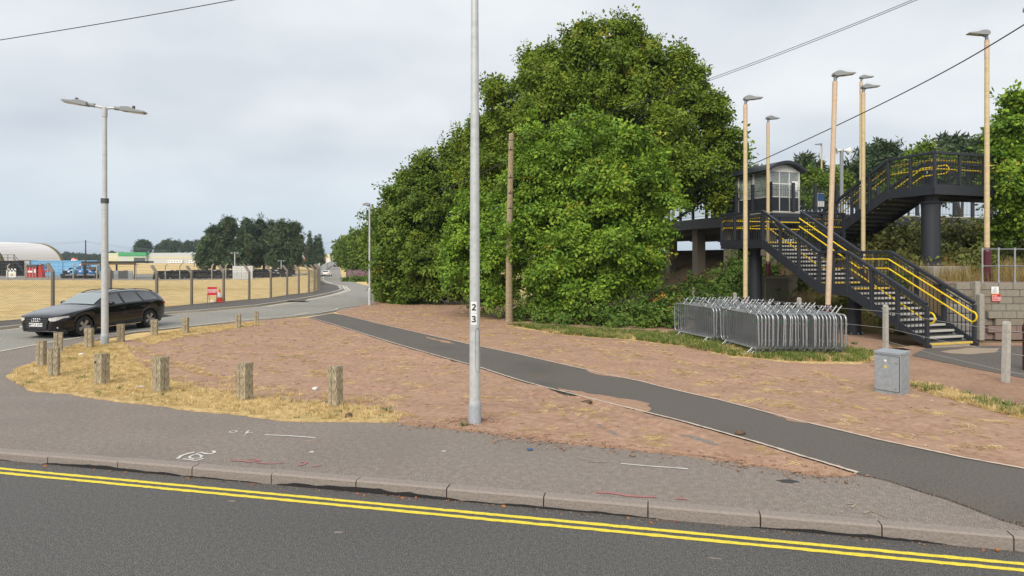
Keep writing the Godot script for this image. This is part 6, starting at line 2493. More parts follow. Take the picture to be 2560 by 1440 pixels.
func barriers() -> void:
	# one steel crowd barrier: bent tube frame, bars, splayed feet, hooks; then copies nested in two ranks
	var ln := 2.25
	var y0 := 0.17
	var y1 := 1.08
	var t := thing("crowd_barrier", "", "barrier", Vector3.ZERO, 0.0, "galvanised crowd barriers stacked in two ranks")
	var loop := []
	var rad := 0.13
	for c in [[ln * 0.5 - rad, y1 - rad, 0.0], [-ln * 0.5 + rad, y1 - rad, 0.5], [-ln * 0.5 + rad, y0 + rad, 1.0], [ln * 0.5 - rad, y0 + rad, 1.5]]:
		for i in 6:
			var a: float = PI * (c[2] + 0.5 * i / 5.0)
			loop.append(Vector3(c[0] + cos(a) * rad, c[1] + sin(a) * rad, 0))
	var b := MB.new()
	b.tube(loop, 0.019, 8, true)
	part("frame", b, M.galvanised, t)
	var bar := MB.new()
	bar.tube([Vector3(0, y0, 0), Vector3(0, y1, 0)], 0.0075, 5, false, false)
	var bm := bar.mesh()
	var nb := 18
	for i in nb:
		put("bar", bm, M.galvanised_dull, t, at(Vector3(-ln * 0.5 + ln * (i + 1) / (nb + 1), 0, 0)))
	var ft := MB.new()
	ft.tube([Vector3(0, y0 + 0.01, 0), Vector3(-0.02, 0.012, 0.20)], 0.016, 7)
	var fm := ft.mesh()
	var fb := MB.new()
	fb.tube([Vector3(0, y0 + 0.01, 0), Vector3(0.02, 0.012, -0.20)], 0.016, 7)
	var fm2 := fb.mesh()
	for x in [-0.78, 0.78]:
		put("foot", fm, M.galvanised, t, at(Vector3(x, 0, 0)))
		put("foot", fm2, M.galvanised, t, at(Vector3(x, 0, 0)))
	# stubs that stick up where barriers lean into each other
	var sb := MB.new()
	sb.tube([Vector3(0, y1 - 0.01, 0), Vector3(0.05, y1 + 0.20, 0.21)], 0.017, 7)
	var sb2 := MB.new()
	sb2.tube([Vector3(0, y1 - 0.01, 0), Vector3(-0.05, y1 + 0.20, -0.21)], 0.017, 7)
	for x in [-0.62, 0.62]:
		part("upper_prong", sb, M.galvanised, t, at(Vector3(x, 0, 0)))
		part("upper_prong", sb2, M.galvanised, t, at(Vector3(x + 0.03, 0, 0)))
	for y in [y0 + 0.22, y1 - 0.26]:
		var hk := MB.new()
		hk.tube([Vector3(ln * 0.5, y, 0), Vector3(ln * 0.5 + 0.05, y, 0), Vector3(ln * 0.5 + 0.05, y + 0.06, 0)], 0.008, 6)
		part("hook", hk, M.galvanised, t)
		var ey := MB.new()
		ey.tube([Vector3(-ln * 0.5, y, 0), Vector3(-ln * 0.5 - 0.04, y + 0.02, 0), Vector3(-ln * 0.5 - 0.04, y - 0.04, 0), Vector3(-ln * 0.5, y - 0.02, 0)], 0.007, 6)
		part("eye", ey, M.galvanised, t)
	# the near rank runs away from the road; each barrier is nested against the last
	var a0 := Vector3(6.194, -0.3, -18.95)
	var a1 := Vector3(6.417, -0.3, -16.75)
	var b0 := Vector3(5.46, -0.3, -21.1)
	var b1 := Vector3(5.968, -0.3, -19.25)
	var ranks := [[a0, a1, 27, 0.088, "galvanised crowd barrier in the longer rank beside the grass edge"], [b0, b1, 22, 0.10, "galvanised crowd barrier in the shorter rank beside the bramble patch"]]
	var first := true
	for rk in ranks:
		var dir: Vector3 = (rk[1] - rk[0])
		dir.y = 0
		dir = dir.normalized()
		var step := Vector3(-dir.z, 0, dir.x)
		if step.x < 0:
			step = -step
		var mid: Vector3 = (rk[0] + rk[1]) * 0.5
		for i in rk[2]:
			var o: Node3D = t if first else copy(t)
			var p: Vector3 = mid + step * (rk[3] * i + rng.randf_range(-0.02, 0.02)) + dir * rng.randf_range(-0.06, 0.06) + dir * (0.012 * i)
			p.y = soil(p.x, p.z) + 0.005
			o.position = p
			o.rotation = Vector3(rng.randf_range(-0.03, 0.03), atan2(-dir.z, dir.x) + (PI if i % 2 else 0.0) + rng.randf_range(-0.022, 0.022), 0)
			o.set_meta("label", rk[4])
			if i == 0:
				o.set_meta("label", "outermost crowd barrier of the " + ("longer" if first else "shorter") + " rank, with a small green sticker")
				var gs := MB.new()
				gs.box(Transform3D.IDENTITY, Vector3(0.05, 0.07, 0.004))
				var gm := paint("sticker_green", 0.05, 0.35, 0.12, 0.6)
				part("sticker", gs, gm, o, at(Vector3(0.9, 0.9, 0.022)))
			if i % 3 == 1:
				for ch in o.get_children():
					if String(ch.name).begins_with("upper_prong"):
						o.remove_child(ch)
						ch.free()
			first = false


func cabinet() -> void:
	var t := thing("feeder_cabinet", "grey galvanised electricity cabinet with a yellow hazard triangle beside the footpath", "cabinet", Vector3(7.042, -0.241, -11.86), -1.0)
	var w := 0.46
	var h := 0.76
	var d := 0.34
	t.position.y = soil(t.position.x, t.position.z)
	var b := MB.new()
	b.box(Transform3D.IDENTITY, Vector3(w, h + 0.05, d), 0.006)
	part("case", b, M.cabinet, t, at(Vector3(0, h * 0.5 - 0.05, 0)))
	var r := MB.new()
	r.prism([Vector2(-d * 0.5 - 0.01, 0), Vector2(d * 0.5 + 0.015, 0), Vector2(d * 0.5 + 0.015, 0.035), Vector2(-d * 0.5 - 0.01, 0.06)], Transform3D(Basis(Vector3(0, 0, 1), Vector3.UP, Vector3(-1, 0, 0)), Vector3(w * 0.5 + 0.01, h - 0.025, 0)), w + 0.02)
	part("lid", r, M.cabinet, t)
	var dm := MB.new()
	dm.box(Transform3D.IDENTITY, Vector3(w - 0.03, h - 0.13, 0.016), 0.004)
	var door := part("door", dm, M.cabinet, t, at(Vector3(-0.003, h * 0.5 - 0.0, d * 0.5 + 0.012)))
	var gm := MB.new()
	gm.box(Transform3D.IDENTITY, Vector3(w - 0.016, h - 0.116, 0.004))
	part("door_gap", gm, M.ink, t, at(Vector3(-0.003, h * 0.5, d * 0.5 + 0.002)))
	for y in [-0.24, 0.22]:
		var k := MB.new()
		k.tube([Vector3(0, 0, 0), Vector3(0, 0, 0.018)], 0.013, 12)
		part("lock", k, M.galvanised, door, at(Vector3(w * 0.5 - 0.06, y, 0.008)))
	var st := MB.new()
	st.box(Transform3D.IDENTITY, Vector3(0.042, 0.035, 0.002))
	part("sticker", st, M.white, door, at(Vector3(-0.02, 0.235, 0.0095)))
	var tr := MB.new()
	tr.prism([Vector2(-0.03, -0.022), Vector2(0.03, -0.022), Vector2(0, 0.03)], at(Vector3(0, 0, 0)), 0.002)
	var hz := part("hazard_triangle", tr, M.hazard_yellow, door, at(Vector3(-0.02, 0.13, 0.0085)))
	var bo := MB.new()
	bo.prism([Vector2(0.003, 0.016), Vector2(-0.007, -0.002), Vector2(0.001, -0.002), Vector2(-0.003, -0.016), Vector2(0.008, 0.003), Vector2(0.0, 0.003)], at(Vector3(0, 0, 0.002)), 0.001)
	part("bolt_symbol", bo, M.ink, hz)


func road_sign() -> void:
	var t := thing("temporary_sign", "red temporary footpath sign on a folding black frame by the mesh fence", "sign", Vector3(-16.902, -0.3, -36.106), 0.22)
	t.position.y += 0.09
	var b := MB.new()
	b.box(Transform3D.IDENTITY, Vector3(0.46, 0.46, 0.015))
	var tilt := Basis(Vector3.RIGHT, -0.13)
	var pl := part("board", b, M.sign_red, t, Transform3D(tilt, Vector3(0, 0.66, 0.05)))
	words("TEMPORARY", 0.085, M.white, pl, at(Vector3(0, 0.06, 0.010)), true, 0.78)
	words("FOOTPATH", 0.085, M.white, pl, at(Vector3(0, -0.05, 0.010)), true, 0.78)
	var fr := MB.new()
	fr.tube([Vector3(-0.235, -0.65, 0), Vector3(-0.235, 0.235, 0), Vector3(0.235, 0.235, 0), Vector3(0.235, -0.65, 0)], 0.013, 6)
	part("front_frame", fr, M.black, t, Transform3D(tilt, Vector3(0, 0.655, 0.048)))
	var bf := MB.new()
	bf.tube([Vector3(-0.22, 0.012, -0.34), Vector3(-0.22, 0.75, 0.0), Vector3(0.22, 0.75, 0.0), Vector3(0.22, 0.012, -0.34)], 0.012, 6)
	part("back_frame", bf, M.black, t)
	var sb := MB.new()
	sb.blob(Vector3.ZERO, Vector3(0.17, 0.09, 0.11), 14, 0.35, 3)
	tag(part("sand_bag", sb, M.sand_bag, null, Transform3D(Basis(Vector3(0, 0, 1), -0.35), Vector3(-16.732, -0.3, -35.789) + Vector3(0, 0.18, 0.05))), "pale sandbag weighing down the red sign's frame", "sandbag")
	var c := thing("traffic_cone", "orange traffic cone with a white band beside the red sign", "cone", Vector3(-16.793, -0.3, -36.757))
	c.position.y += 0.085
	var cb := MB.new()
	cb.box(Transform3D.IDENTITY, Vector3(0.40, 0.04, 0.40), 0.015)
	part("base", cb, M.orange_red, c, at(Vector3(0, 0.021, 0)))
	var parts := [[0.165, 0.04, 0.13, 0.28, "orange_red", "lower_cone"], [0.13, 0.28, 0.073, 0.55, "white", "white_band"], [0.073, 0.55, 0.032, 0.75, "orange_red", "upper_cone"]]
	for q in parts:
		var m := MB.new()
		m.lathe([Vector2(q[0], q[1]), Vector2(q[2], q[3]), Vector2(0, q[3])], 20)
		part(q[5], m, M[q[4]], c)


# ---------------------------------------------------------------- vehicles

func curve(k: Array, x: float) -> float:
	# smooth curve through [x, y] pairs
	if x <= k[0][0]:
		return k[0][1]
	for i in k.size() - 1:
		if x <= k[i + 1][0]:
			var t: float = (x - k[i][0]) / (k[i + 1][0] - k[i][0])
			var p0: float = k[maxi(i - 1, 0)][1]
			var p3: float = k[mini(i + 2, k.size() - 1)][1]
			return cubic_interpolate(k[i][1], k[i + 1][1], p0 if i > 0 else k[i][1], p3 if i + 2 < k.size() else k[i + 1][1], t)
	return k[-1][1]


func wheel(t: Node, p: Vector3, r: float, side: float, spokes: int, alloy: Material) -> void:
	# tyre and rim; side +1 faces +z
	var h := Node3D.new()
	h.name = "wheel"
	t.add_child(h, true)
	h.transform = Transform3D(Basis(Vector3.RIGHT, PI * 0.5 * side), p)
	var b := MB.new()
	b.lathe([Vector2(r * 0.70, -0.11), Vector2(r * 0.94, -0.11), Vector2(r, -0.08), Vector2(r, 0.08), Vector2(r * 0.95, 0.108), Vector2(r * 0.76, 0.113), Vector2(r * 0.72, 0.10)], 36)
	part("tyre", b, M.rubber, h)
	var rim := MB.new()
	rim.lathe([Vector2(r * 0.735, 0.106), Vector2(r * 0.69, 0.108), Vector2(r * 0.66, 0.06), Vector2(r * 0.62, 0.0), Vector2(0.0, 0.0)], 36)
	part("rim", rim, M.alloy_dark, h)
	for i in spokes:
		var a := TAU * i / spokes + 0.2
		var s := MB.new()
		var d := Vector3(cos(a), 0, sin(a))
		var q := Vector3(-sin(a), 0, cos(a))
		for e in [0.0]:
			var p0 := d * 0.045 + Vector3(0, 0.085, 0)
			var p1 := d * r * 0.69 + Vector3(0, 0.094, 0)
			s.face(p0 - q * 0.034, p0 + q * 0.034, p1 + q * 0.066, p1 - q * 0.066, Vector3.UP)
			s.face(p0 - q * 0.034, p1 - q * 0.066, p1 - q * 0.066 - Vector3(0, 0.06, 0), p0 - q * 0.034 - Vector3(0, 0.06, 0), -q)
			s.face(p0 + q * 0.034, p1 + q * 0.066, p1 + q * 0.066 - Vector3(0, 0.06, 0), p0 + q * 0.034 - Vector3(0, 0.06, 0), q)
		part("spoke", s, alloy, h)
	var hub := MB.new()
	hub.lathe([Vector2(0.06, 0.06), Vector2(0.055, 0.098), Vector2(0, 0.102)], 16)
	part("hub_cap", hub, alloy, h)


func estate_car() -> void:
	# x runs from the nose (0) to the tail (4.70), z across, y up; turned so that the nose comes towards us
	var rear := Vector3(-13.52, -0.294, -23.85)
	var front := Vector3(-14.12, -0.294, -21.14)
	var ax := (rear - front).normalized()
	var lat := Vector3(-ax.z, 0, ax.x)      # towards the near side
	if lat.x < 0:
		lat = -lat
	var t := thing("estate_car", "glossy black estate car with grey alloy wheels driving on the side road", "car")
	var zax := lat
	var org := front - ax * 0.92 - lat * 0.86
	t.transform = Transform3D(Basis(ax, Vector3.UP, zax), org)
	var L := 4.70
	var wr := 0.325
	var fw := 0.92
	var rw := 3.73
	var half := [[0.0, 0.56], [0.06, 0.68], [0.2, 0.79], [0.5, 0.87], [0.92, 0.905], [1.6, 0.905], [3.0, 0.905], [3.73, 0.90], [4.2, 0.86], [4.55, 0.77], [4.66, 0.70], [4.70, 0.62]]
	var belt := [[0.0, 0.66], [0.08, 0.70], [0.3, 0.765], [0.8, 0.86], [1.35, 0.945], [2.0, 0.955], [3.0, 0.985], [3.8, 1.01], [4.3, 1.02], [4.6, 0.99], [4.70, 0.90]]
	var deck := [[0.0, 0.67], [0.08, 0.735], [0.3, 0.80], [0.7, 0.87], [1.1, 0.93], [1.42, 0.985]]
	var roofk := [[1.42, 0.985], [1.6, 1.09], [1.9, 1.255], [2.15, 1.365], [2.5, 1.415], [3.0, 1.43], [3.6, 1.415], [4.1, 1.37], [4.38, 1.30], [4.52, 1.16], [4.64, 1.00], [4.70, 0.90]]
	var roofw := [[1.42, 0.72], [1.7, 0.66], [2.1, 0.60], [2.6, 0.585], [3.4, 0.575], [4.1, 0.555], [4.4, 0.56], [4.6, 0.60], [4.7, 0.60]]
	var sill := func(x: float) -> float:
		var y := 0.20
		if x < 0.3:
			y = lerpf(0.26, 0.20, x / 0.3)
		if x > 4.3:
			y = lerpf(0.20, 0.34, (x - 4.3) / 0.4)
		for c in [fw, rw]:
			var dx: float = absf(x - c)
			if dx < wr + 0.045:
				y = maxf(y, 0.325 + sqrt(maxf(0.0, pow(wr + 0.045, 2) - dx * dx)))
		return y
	var xs := [0.0, 0.02, 0.06, 0.12, 0.2, 0.3, 0.42]
	for c in [fw, rw]:
		for i in 17:
			xs.append(c - 0.3695 + 0.739 * i / 16.0)
		xs.append(c - 0.3705)
		xs.append(c + 0.3705)
	for q in [1.42, 1.5, 1.6, 1.75, 1.9, 2.05, 2.15, 2.3, 2.5, 2.75, 3.0, 3.2, 4.2, 4.3, 4.38, 4.45, 4.52, 4.58, 4.64, 4.68, 4.70]:
		xs.append(q)
	xs.sort()
	var section := func(x: float) -> Array:
		var w := curve(half, x)
		var bl := curve(belt, x)
		var s: float = sill.call(x)
		var o := []
		o.append(Vector2(w * 0.90, s))
		o.append(Vector2(w * 0.985, lerpf(s, bl, 0.10)))
		o.append(Vector2(w, lerpf(s, bl, 0.38)))
		o.append(Vector2(w * 1.005, lerpf(s, bl, 0.66)))
		o.append(Vector2(w * 0.995, lerpf(s, bl, 0.86)))
		o.append(Vector2(w * 0.955, bl))
		if x <= 1.42:
			var dk := curve(deck, x)
			o.append(Vector2(w * 0.90, lerpf(bl, dk, 0.55)))
			o.append(Vector2(w * 0.70, dk - 0.004))
			o.append(Vector2(w * 0.40, dk + 0.012))
			o.append(Vector2(0.0, dk + 0.016))
		else:
			var rf := curve(roofk, x)
			var rwid := curve(roofw, x)
			var hgt := rf - bl
			o.append(Vector2(lerpf(w * 0.925, rwid, 0.45), bl + hgt * 0.42))
			o.append(Vector2(rwid + 0.03, bl + hgt * 0.86))
			o.append(Vector2(rwid - 0.07, bl + hgt * 0.985))
			o.append(Vector2(0.0, rf + 0.015))
		return o
	var secs := []
	for x in xs:
		secs.append(section.call(x))
	var P := func(i: int, j: int, sg: float) -> Vector3:
		var q: Vector2 = secs[i][j]
		return Vector3(xs[i], q.y, q.x * sg)
	var norm := func(i: int, j: int, sg: float) -> Vector3:
		var i0 := maxi(i - 1, 0)
		var i1 := mini(i + 1, xs.size() - 1)
		var j0 := maxi(j - 1, 0)
		var j1 := mini(j + 1, 9)
		var a: Vector3 = P.call(i1, j, sg) - P.call(i0, j, sg)
		var b: Vector3 = P.call(i, j1, sg) - P.call(i, j0, sg)
		if j == 9:
			b = Vector3(0, 0, -sg)
		var n := a.cross(b).normalized() * sg
		var hint := Vector3(0, 1.0, 0) if j >= 8 else Vector3(0, 0.2, sg)
		return n if n.dot(hint) >= 0.0 else -n
	var b := MB.new()
	for sg in [1.0, -1.0]:
		for i in xs.size() - 1:
			for j in 9:
				var p0: Vector3 = P.call(i, j, sg)
				var p1: Vector3 = P.call(i + 1, j, sg)
				var p2: Vector3 = P.call(i + 1, j + 1, sg)
				var p3: Vector3 = P.call(i, j + 1, sg)
				var n0: Vector3 = norm.call(i, j, sg)
				var n1: Vector3 = norm.call(i + 1, j, sg)
				var n2: Vector3 = norm.call(i + 1, j + 1, sg)
				var n3: Vector3 = norm.call(i, j + 1, sg)
				b.tri(p0, p1, p2, n0, n1, n2)
				b.tri(p0, p2, p3, n0, n2, n3)
		for q in [[0, -1.0], [xs.size() - 1, 1.0]]:
			for j in 9:
				var p0: Vector3 = P.call(q[0], j, sg)
				var p3: Vector3 = P.call(q[0], j + 1, sg)
				b.face(p0, p3, Vector3(p3.x, p3.y, 0), Vector3(p0.x, p0.y, 0), Vector3(q[1], 0, 0))
	part("body", b, M.car_paint, t)
	var fl := MB.new()
	fl.box(Transform3D.IDENTITY, Vector3(4.3, 0.12, 1.45), 0.05)
	part("underbody", fl, M.black, t, at(Vector3(2.35, 0.24, 0)))
	# wells behind the wheels
	for c in [fw, rw]:
		for sg in [1.0, -1.0]:
			var wl := MB.new()
			wl.tube([Vector3(c, 0.33, sg * 0.55), Vector3(c, 0.33, sg * 0.78)], wr + 0.05, 24)
			part("wheel_well", wl, M.black, t)
			wheel(t, Vector3(c, wr, sg * 0.775), wr, sg, 5, M.alloy)
	# glass: follows the body a little proud of it
	var panes := func(called: String, x0: float, x1: float, x0t: float, x1t: float, j0: float, j1: float, sgs: Array, m: Material) -> void:
		for sg in sgs:
			var g := MB.new()
			var n := 8
			var at_j := func(x: float, j: float) -> Vector3:
				var s: Array = section.call(x)
				var k := int(j)
				var v: Vector2 = s[k].lerp(s[mini(k + 1, 9)], j - k)
				return Vector3(x, v.y, v.x * sg)
			for i in n:
				for k in 3:
					var quad := []
					for e in [[i, k], [i + 1, k], [i + 1, k + 1], [i, k + 1]]:
						var v: float = e[1] / 3.0
						var x := lerpf(lerpf(x0, x0t, v), lerpf(x1, x1t, v), e[0] / float(n))
						quad.append(at_j.call(x, lerpf(j0, j1, v)))
					var nn: Vector3 = (quad[2] - quad[0]).cross(quad[3] - quad[1]).normalized()
					if nn.dot(Vector3(-0.2, 0.4, sg)) < 0.0:
						nn = -nn
					for e in 4:
						quad[e] += nn * 0.006
					g.quad(quad[0], quad[1], quad[2], quad[3], nn)
			part(called, g, m, t)
	panes.call("front_door_window", 1.62, 2.50, 2.12, 2.46, 5.12, 6.95, [1.0, -1.0], M.tinted_glass)
	panes.call("rear_door_window", 2.60, 3.38, 2.56, 3.24, 5.12, 6.95, [1.0, -1.0], M.tinted_glass)
	panes.call("quarter_window", 3.46, 4.22, 3.34, 3.95, 5.18, 6.9, [1.0, -1.0], M.tinted_glass)
	# windscreen across the front of the cabin
	var ws := MB.new()
	var scr := func(u: float, v: float) -> Vector3:
		var x := lerpf(1.47, 2.10, v)
		var s: Array = section.call(x)
		var edge := lerpf(0.66, 0.56, v)
		var z := u * edge
		var y: float = s[9].y - (s[9].y - s[8].y) * pow(absf(u), 2.0) * 1.1
		return Vector3(x - 0.012, y + 0.012, z)
	for i in 10:
		for k in 5:
			var q0: Vector3 = scr.call(i / 5.0 - 1.0, k / 5.0)
			var q1: Vector3 = scr.call((i + 1) / 5.0 - 1.0, k / 5.0)
			var q2: Vector3 = scr.call((i + 1) / 5.0 - 1.0, (k + 1) / 5.0)
			var q3: Vector3 = scr.call(i / 5.0 - 1.0, (k + 1) / 5.0)
			ws.face(q0, q1, q2, q3, Vector3(-0.6, 0.8, 0))
	part("windscreen", ws, M.windscreen_glass, t)
	# roof rails, mirrors, handles, sill line
	for sg in [1.0, -1.0]:
		var rr := MB.new()
		var pts := []
		for i in 9:
			var x := lerpf(2.05, 4.25, i / 8.0)
			var s: Array = section.call(x)
			pts.append(Vector3(x, s[8].y + (0.035 if i > 0 and i < 8 else 0.0), (s[8].x + 0.015) * sg))
		rr.tube(pts, 0.014, 8)
		part("roof_rail", rr, M.black, t)
		var mi := MB.new()
		mi.blob(Vector3.ZERO, Vector3(0.09, 0.065, 0.12), 14)
		part("door_mirror", mi, M.car_paint, t, at(Vector3(1.86, 1.03, sg * 1.0)))
		var ma := MB.new()
		ma.bar(Vector3(1.86, 0.99, sg * 0.84), Vector3(1.86, 1.0, sg * 0.96), 0.05, 0.03)
		part("mirror_arm", ma, M.black, t)
		for x in [2.42, 3.32]:
			var hd := MB.new()
			hd.box(Transform3D.IDENTITY, Vector3(0.20, 0.026, 0.02), 0.008)
			var s: Array = section.call(x)
			part("door_handle", hd, M.car_paint, t, at(Vector3(x, 0.83, (s[3].x + 0.008) * sg)))
		var sl := MB.new()
		sl.bar(Vector3(1.38, 0.235, sg * 0.878), Vector3(3.28, 0.235, sg * 0.878), 0.014, 0.016)
		part("sill_trim", sl, M.chrome, t)
		for x in [1.52, 2.56, 3.42]:
			var sm := MB.new()
			var sp_ := []
			for j in [1, 2, 3, 4, 5]:
				var s2: Array = section.call(x)
				sp_.append(Vector3(x, s2[j].y, (s2[j].x + 0.0005) * sg))
			sm.tube(sp_, 0.004, 4, false, false)
			part("door_gap", sm, M.ink, t)
		# headlight: a slim clear unit wrapped round the corner
		var hl := MB.new()
		var top := []
		for i in 10:
			var k := i / 9.0
			var z := lerpf(0.47, 0.84, k)
			var x := 0.0
			while x < 0.6 and curve(half, x) < z:
				x += 0.004
			var yy := lerpf(0.662, 0.725, k)
			var outw := Vector3(-0.022 if x < 0.01 else -0.016, 0, 0.014 * sg if x > 0.01 else 0.0)
			top.append([Vector3(x, yy, z * sg) + outw, Vector3(x, yy - 0.035 - 0.075 * pow(sin(minf(1.0, k * 1.15 + 0.05) * PI), 0.7) - 0.02 * k, z * sg) + outw])
		for i in 9:
			hl.face(top[i][0], top[i + 1][0], top[i + 1][1], top[i][1], Vector3(-1, 0.1, sg))
		part("headlight", hl, M.lamp_glass, t)
		var fg := MB.new()
		fg.box(Transform3D.IDENTITY, Vector3(0.03, 0.05, 0.2), 0.01)
		part("fog_light", fg, M.lamp_glass, t, Transform3D(Basis(Vector3.UP, -0.5 * sg), Vector3(0.10, 0.36, 0.66 * sg)))
		var tl := MB.new()
		tl.box(Transform3D.IDENTITY, Vector3(0.22, 0.16, 0.16), 0.05)
		part("tail_light", tl, M.red_glass, t, Transform3D(Basis(Vector3.UP, 0.5 * sg), Vector3(4.53, 0.88, 0.71 * sg)))
	# grille with bars, emblem, plate, lower intake
	var gr := MB.new()
	gr.prism([Vector2(-0.40, 0.69), Vector2(0.40, 0.69), Vector2(0.46, 0.60), Vector2(0.36, 0.30), Vector2(-0.36, 0.30), Vector2(-0.46, 0.60)], Transform3D(Basis(Vector3(0, 0, 1), Vector3.UP, Vector3(-1, 0, 0)), Vector3(0.02, 0, 0)), 0.045)
	var grille := part("grille", gr, M.black, t)
	for i in 5:
		var gb := MB.new()
		gb.bar(Vector3(-0.03, 0.36 + 0.065 * i, -0.40), Vector3(-0.03, 0.36 + 0.065 * i, 0.40), 0.012, 0.014)
		part("grille_bar", gb, M.grey_dark, grille)
	for i in 4:
		var rg := MB.new()
		var cp := []
		for k in 18:
			cp.append(Vector3(-0.042, 0.605 + sin(TAU * k / 18) * 0.052, -0.117 + 0.078 * i + cos(TAU * k / 18) * 0.052))
		rg.tube(cp, 0.0085, 6, true)
		part("emblem_ring", rg, M.chrome, grille)
	var np := MB.new()
	np.box(Transform3D.IDENTITY, Vector3(0.012, 0.111, 0.52))
	var plate := part("number_plate", np, M.white, t, at(Vector3(-0.045, 0.455, 0)))
	words("WT12 UTH", 0.078, M.ink, plate, Transform3D(Basis(Vector3(0, 0, 1), Vector3.UP, Vector3(-1, 0, 0)), Vector3(-0.008, 0, 0)))
	var lip := MB.new()
	lip.tube([Vector3(0.30, 0.25, -0.80), Vector3(0.06, 0.235, -0.6), Vector3(-0.01, 0.25, -0.3), Vector3(-0.01, 0.25, 0.3), Vector3(0.06, 0.235, 0.6), Vector3(0.30, 0.25, 0.80)], 0.02, 8)
	part("front_lip", lip, M.alloy_dark, t)
	var an := MB.new()
	an.prism([Vector2(0, 0), Vector2(0.14, 0), Vector2(0.12, 0.05)], at(Vector3(3.85, 1.40, -0.01)), 0.02)
	part("roof_aerial", an, M.black, t)


func small_car(called: String, label: String, p: Vector3, paint_: Material, yaw: float) -> void:
	# a distant car seen from behind
	var t := thing(called, label, "car", p, yaw)
	var b := MB.new()
	b.prism([Vector2(-2.1, 0.25), Vector2(2.15, 0.25), Vector2(2.2, 0.7), Vector2(2.1, 0.95), Vector2(1.1, 0.98), Vector2(-1.2, 0.92), Vector2(-2.15, 0.75)], at(Vector3(0, 0, -0.88)), 1.76)
	part("body", b, paint_, t)
	var c := MB.new()
	c.prism([Vector2(-1.2, 0.9), Vector2(1.95, 0.95), Vector2(1.45, 1.42), Vector2(-0.4, 1.45)], at(Vector3(0, 0, -0.68)), 1.36)
	part("cabin", c, paint_, t)
	var g := MB.new()
	g.face(Vector3(1.93, 0.98, -0.62), Vector3(1.93, 0.98, 0.62), Vector3(1.53, 1.37, 0.58), Vector3(1.53, 1.37, -0.58), Vector3(1, 0.5, 0))
	part("rear_window", g, M.tinted_glass, t)
	for sg in [1.0, -1.0]:
		var tl := MB.new()
		tl.box(Transform3D.IDENTITY, Vector3(0.06, 0.16, 0.3), 0.02)
		part("tail_light", tl, M.red_glass, t, at(Vector3(2.19, 0.78, sg * 0.68)))
		for x in [-1.3, 1.35]:
			var w := MB.new()
			w.tube([Vector3(x, 0.32, sg * 0.66), Vector3(x, 0.32, sg * 0.90)], 0.32, 18)
			part("wheel", w, M.rubber, t)
	var np := MB.new()
	np.box(Transform3D.IDENTITY, Vector3(0.02, 0.11, 0.52))
	part("number_plate", np, M.hazard_yellow, t, at(Vector3(2.21, 0.6, 0)))
	var bp := MB.new()
	bp.box(Transform3D.IDENTITY, Vector3(0.2, 0.22, 1.7), 0.04)
	part("bumper", bp, M.grey_dark, t, at(Vector3(2.12, 0.34, 0)))


func vehicles() -> void:
	estate_car()
	var a := Vector3(-43.406, -1.78, -150)
	var b := Vector3(-65.85, -0.6, -240)
	small_car("white_hatchback", "small white car driving away round the long bend", a + Vector3(0, 0.02, 0), M.car_white, -PI * 0.5 + 0.10)
	small_car("dark_hatchback", "small dark car farther along the road beyond the white one", b + Vector3(0, 0.02, 0), M.car_paint, -PI * 0.5 + 0.2)


# ---------------------------------------------------------------- grasses, brambles, litter

func tuft(blades: int, high: float, spread: float, wide: float, seed_: int, droop := 0.5) -> ArrayMesh:
	var r := RandomNumberGenerator.new()
	r.seed = seed_
	var b := MB.new()
	for i in blades:
		var a := r.randf() * TAU
		var d := Vector3(cos(a), 0, sin(a))
		var p := d * spread * r.randf() * 0.5
		var h := high * r.randf_range(0.45, 1.15)
		var lean := r.randf_range(0.15, 1.0) * droop
		var side := Vector3(-d.z, 0, d.x) * wide * 0.5
		var m := p + d * h * lean * 0.45 + Vector3(0, h * 0.6, 0)
		var e := p + d * h * lean * 1.1 + Vector3(0, h * (1.0 - lean * 0.35), 0)
		var n := (Vector3(0, 0.6, 0) - d).normalized()
		b.quad(p - side, p + side, m + side * 0.7, m - side * 0.7, n)
		b.tri(m - side * 0.7, m + side * 0.7, e, n, n, n)
	return b.mesh()


func sow(called: String, label: String, poly: PackedVector2Array, n: int, meshes: Array, size: Vector2, cols: Array, seed_: int, keep = null) -> void:
	var r := RandomNumberGenerator.new()
	r.seed = seed_
	var lo := poly[0]
	var hi := poly[0]
	for q in poly:
		lo = lo.min(q)
		hi = hi.max(q)
	var xf := []
	var cl := []
	var guard := 0
	while xf.size() < n and guard < n * 30:
		guard += 1
		var q := Vector2(r.randf_range(lo.x, hi.x), r.randf_range(lo.y, hi.y))
		if not Geometry2D.is_point_in_polygon(q, poly):
			continue
		if keep != null and r.randf() > keep.call(q.x, q.y):
			continue
		var s := r.randf_range(size.x, size.y)
		var y := soil(q.x, q.y)
		xf.append(Transform3D(Basis(Vector3.UP, r.randf() * TAU) * Basis(Vector3.RIGHT, r.randfn() * 0.15) * Basis.from_scale(Vector3(s, s * r.randf_range(0.7, 1.2), s)), Vector3(q.x, y, q.y)))
		var c: Color = cols[0]
		cl.append(c.lerp(cols[1], r.randf()))
	var per := int(ceil(float(xf.size()) / meshes.size()))
	for k in meshes.size():
		var a := xf.slice(k * per, (k + 1) * per)
		if a.size():
			setting(tag(scatter(called, meshes[k], M.grass_blade, a, cl.slice(k * per, (k + 1) * per)), label, "grass", called), "stuff")


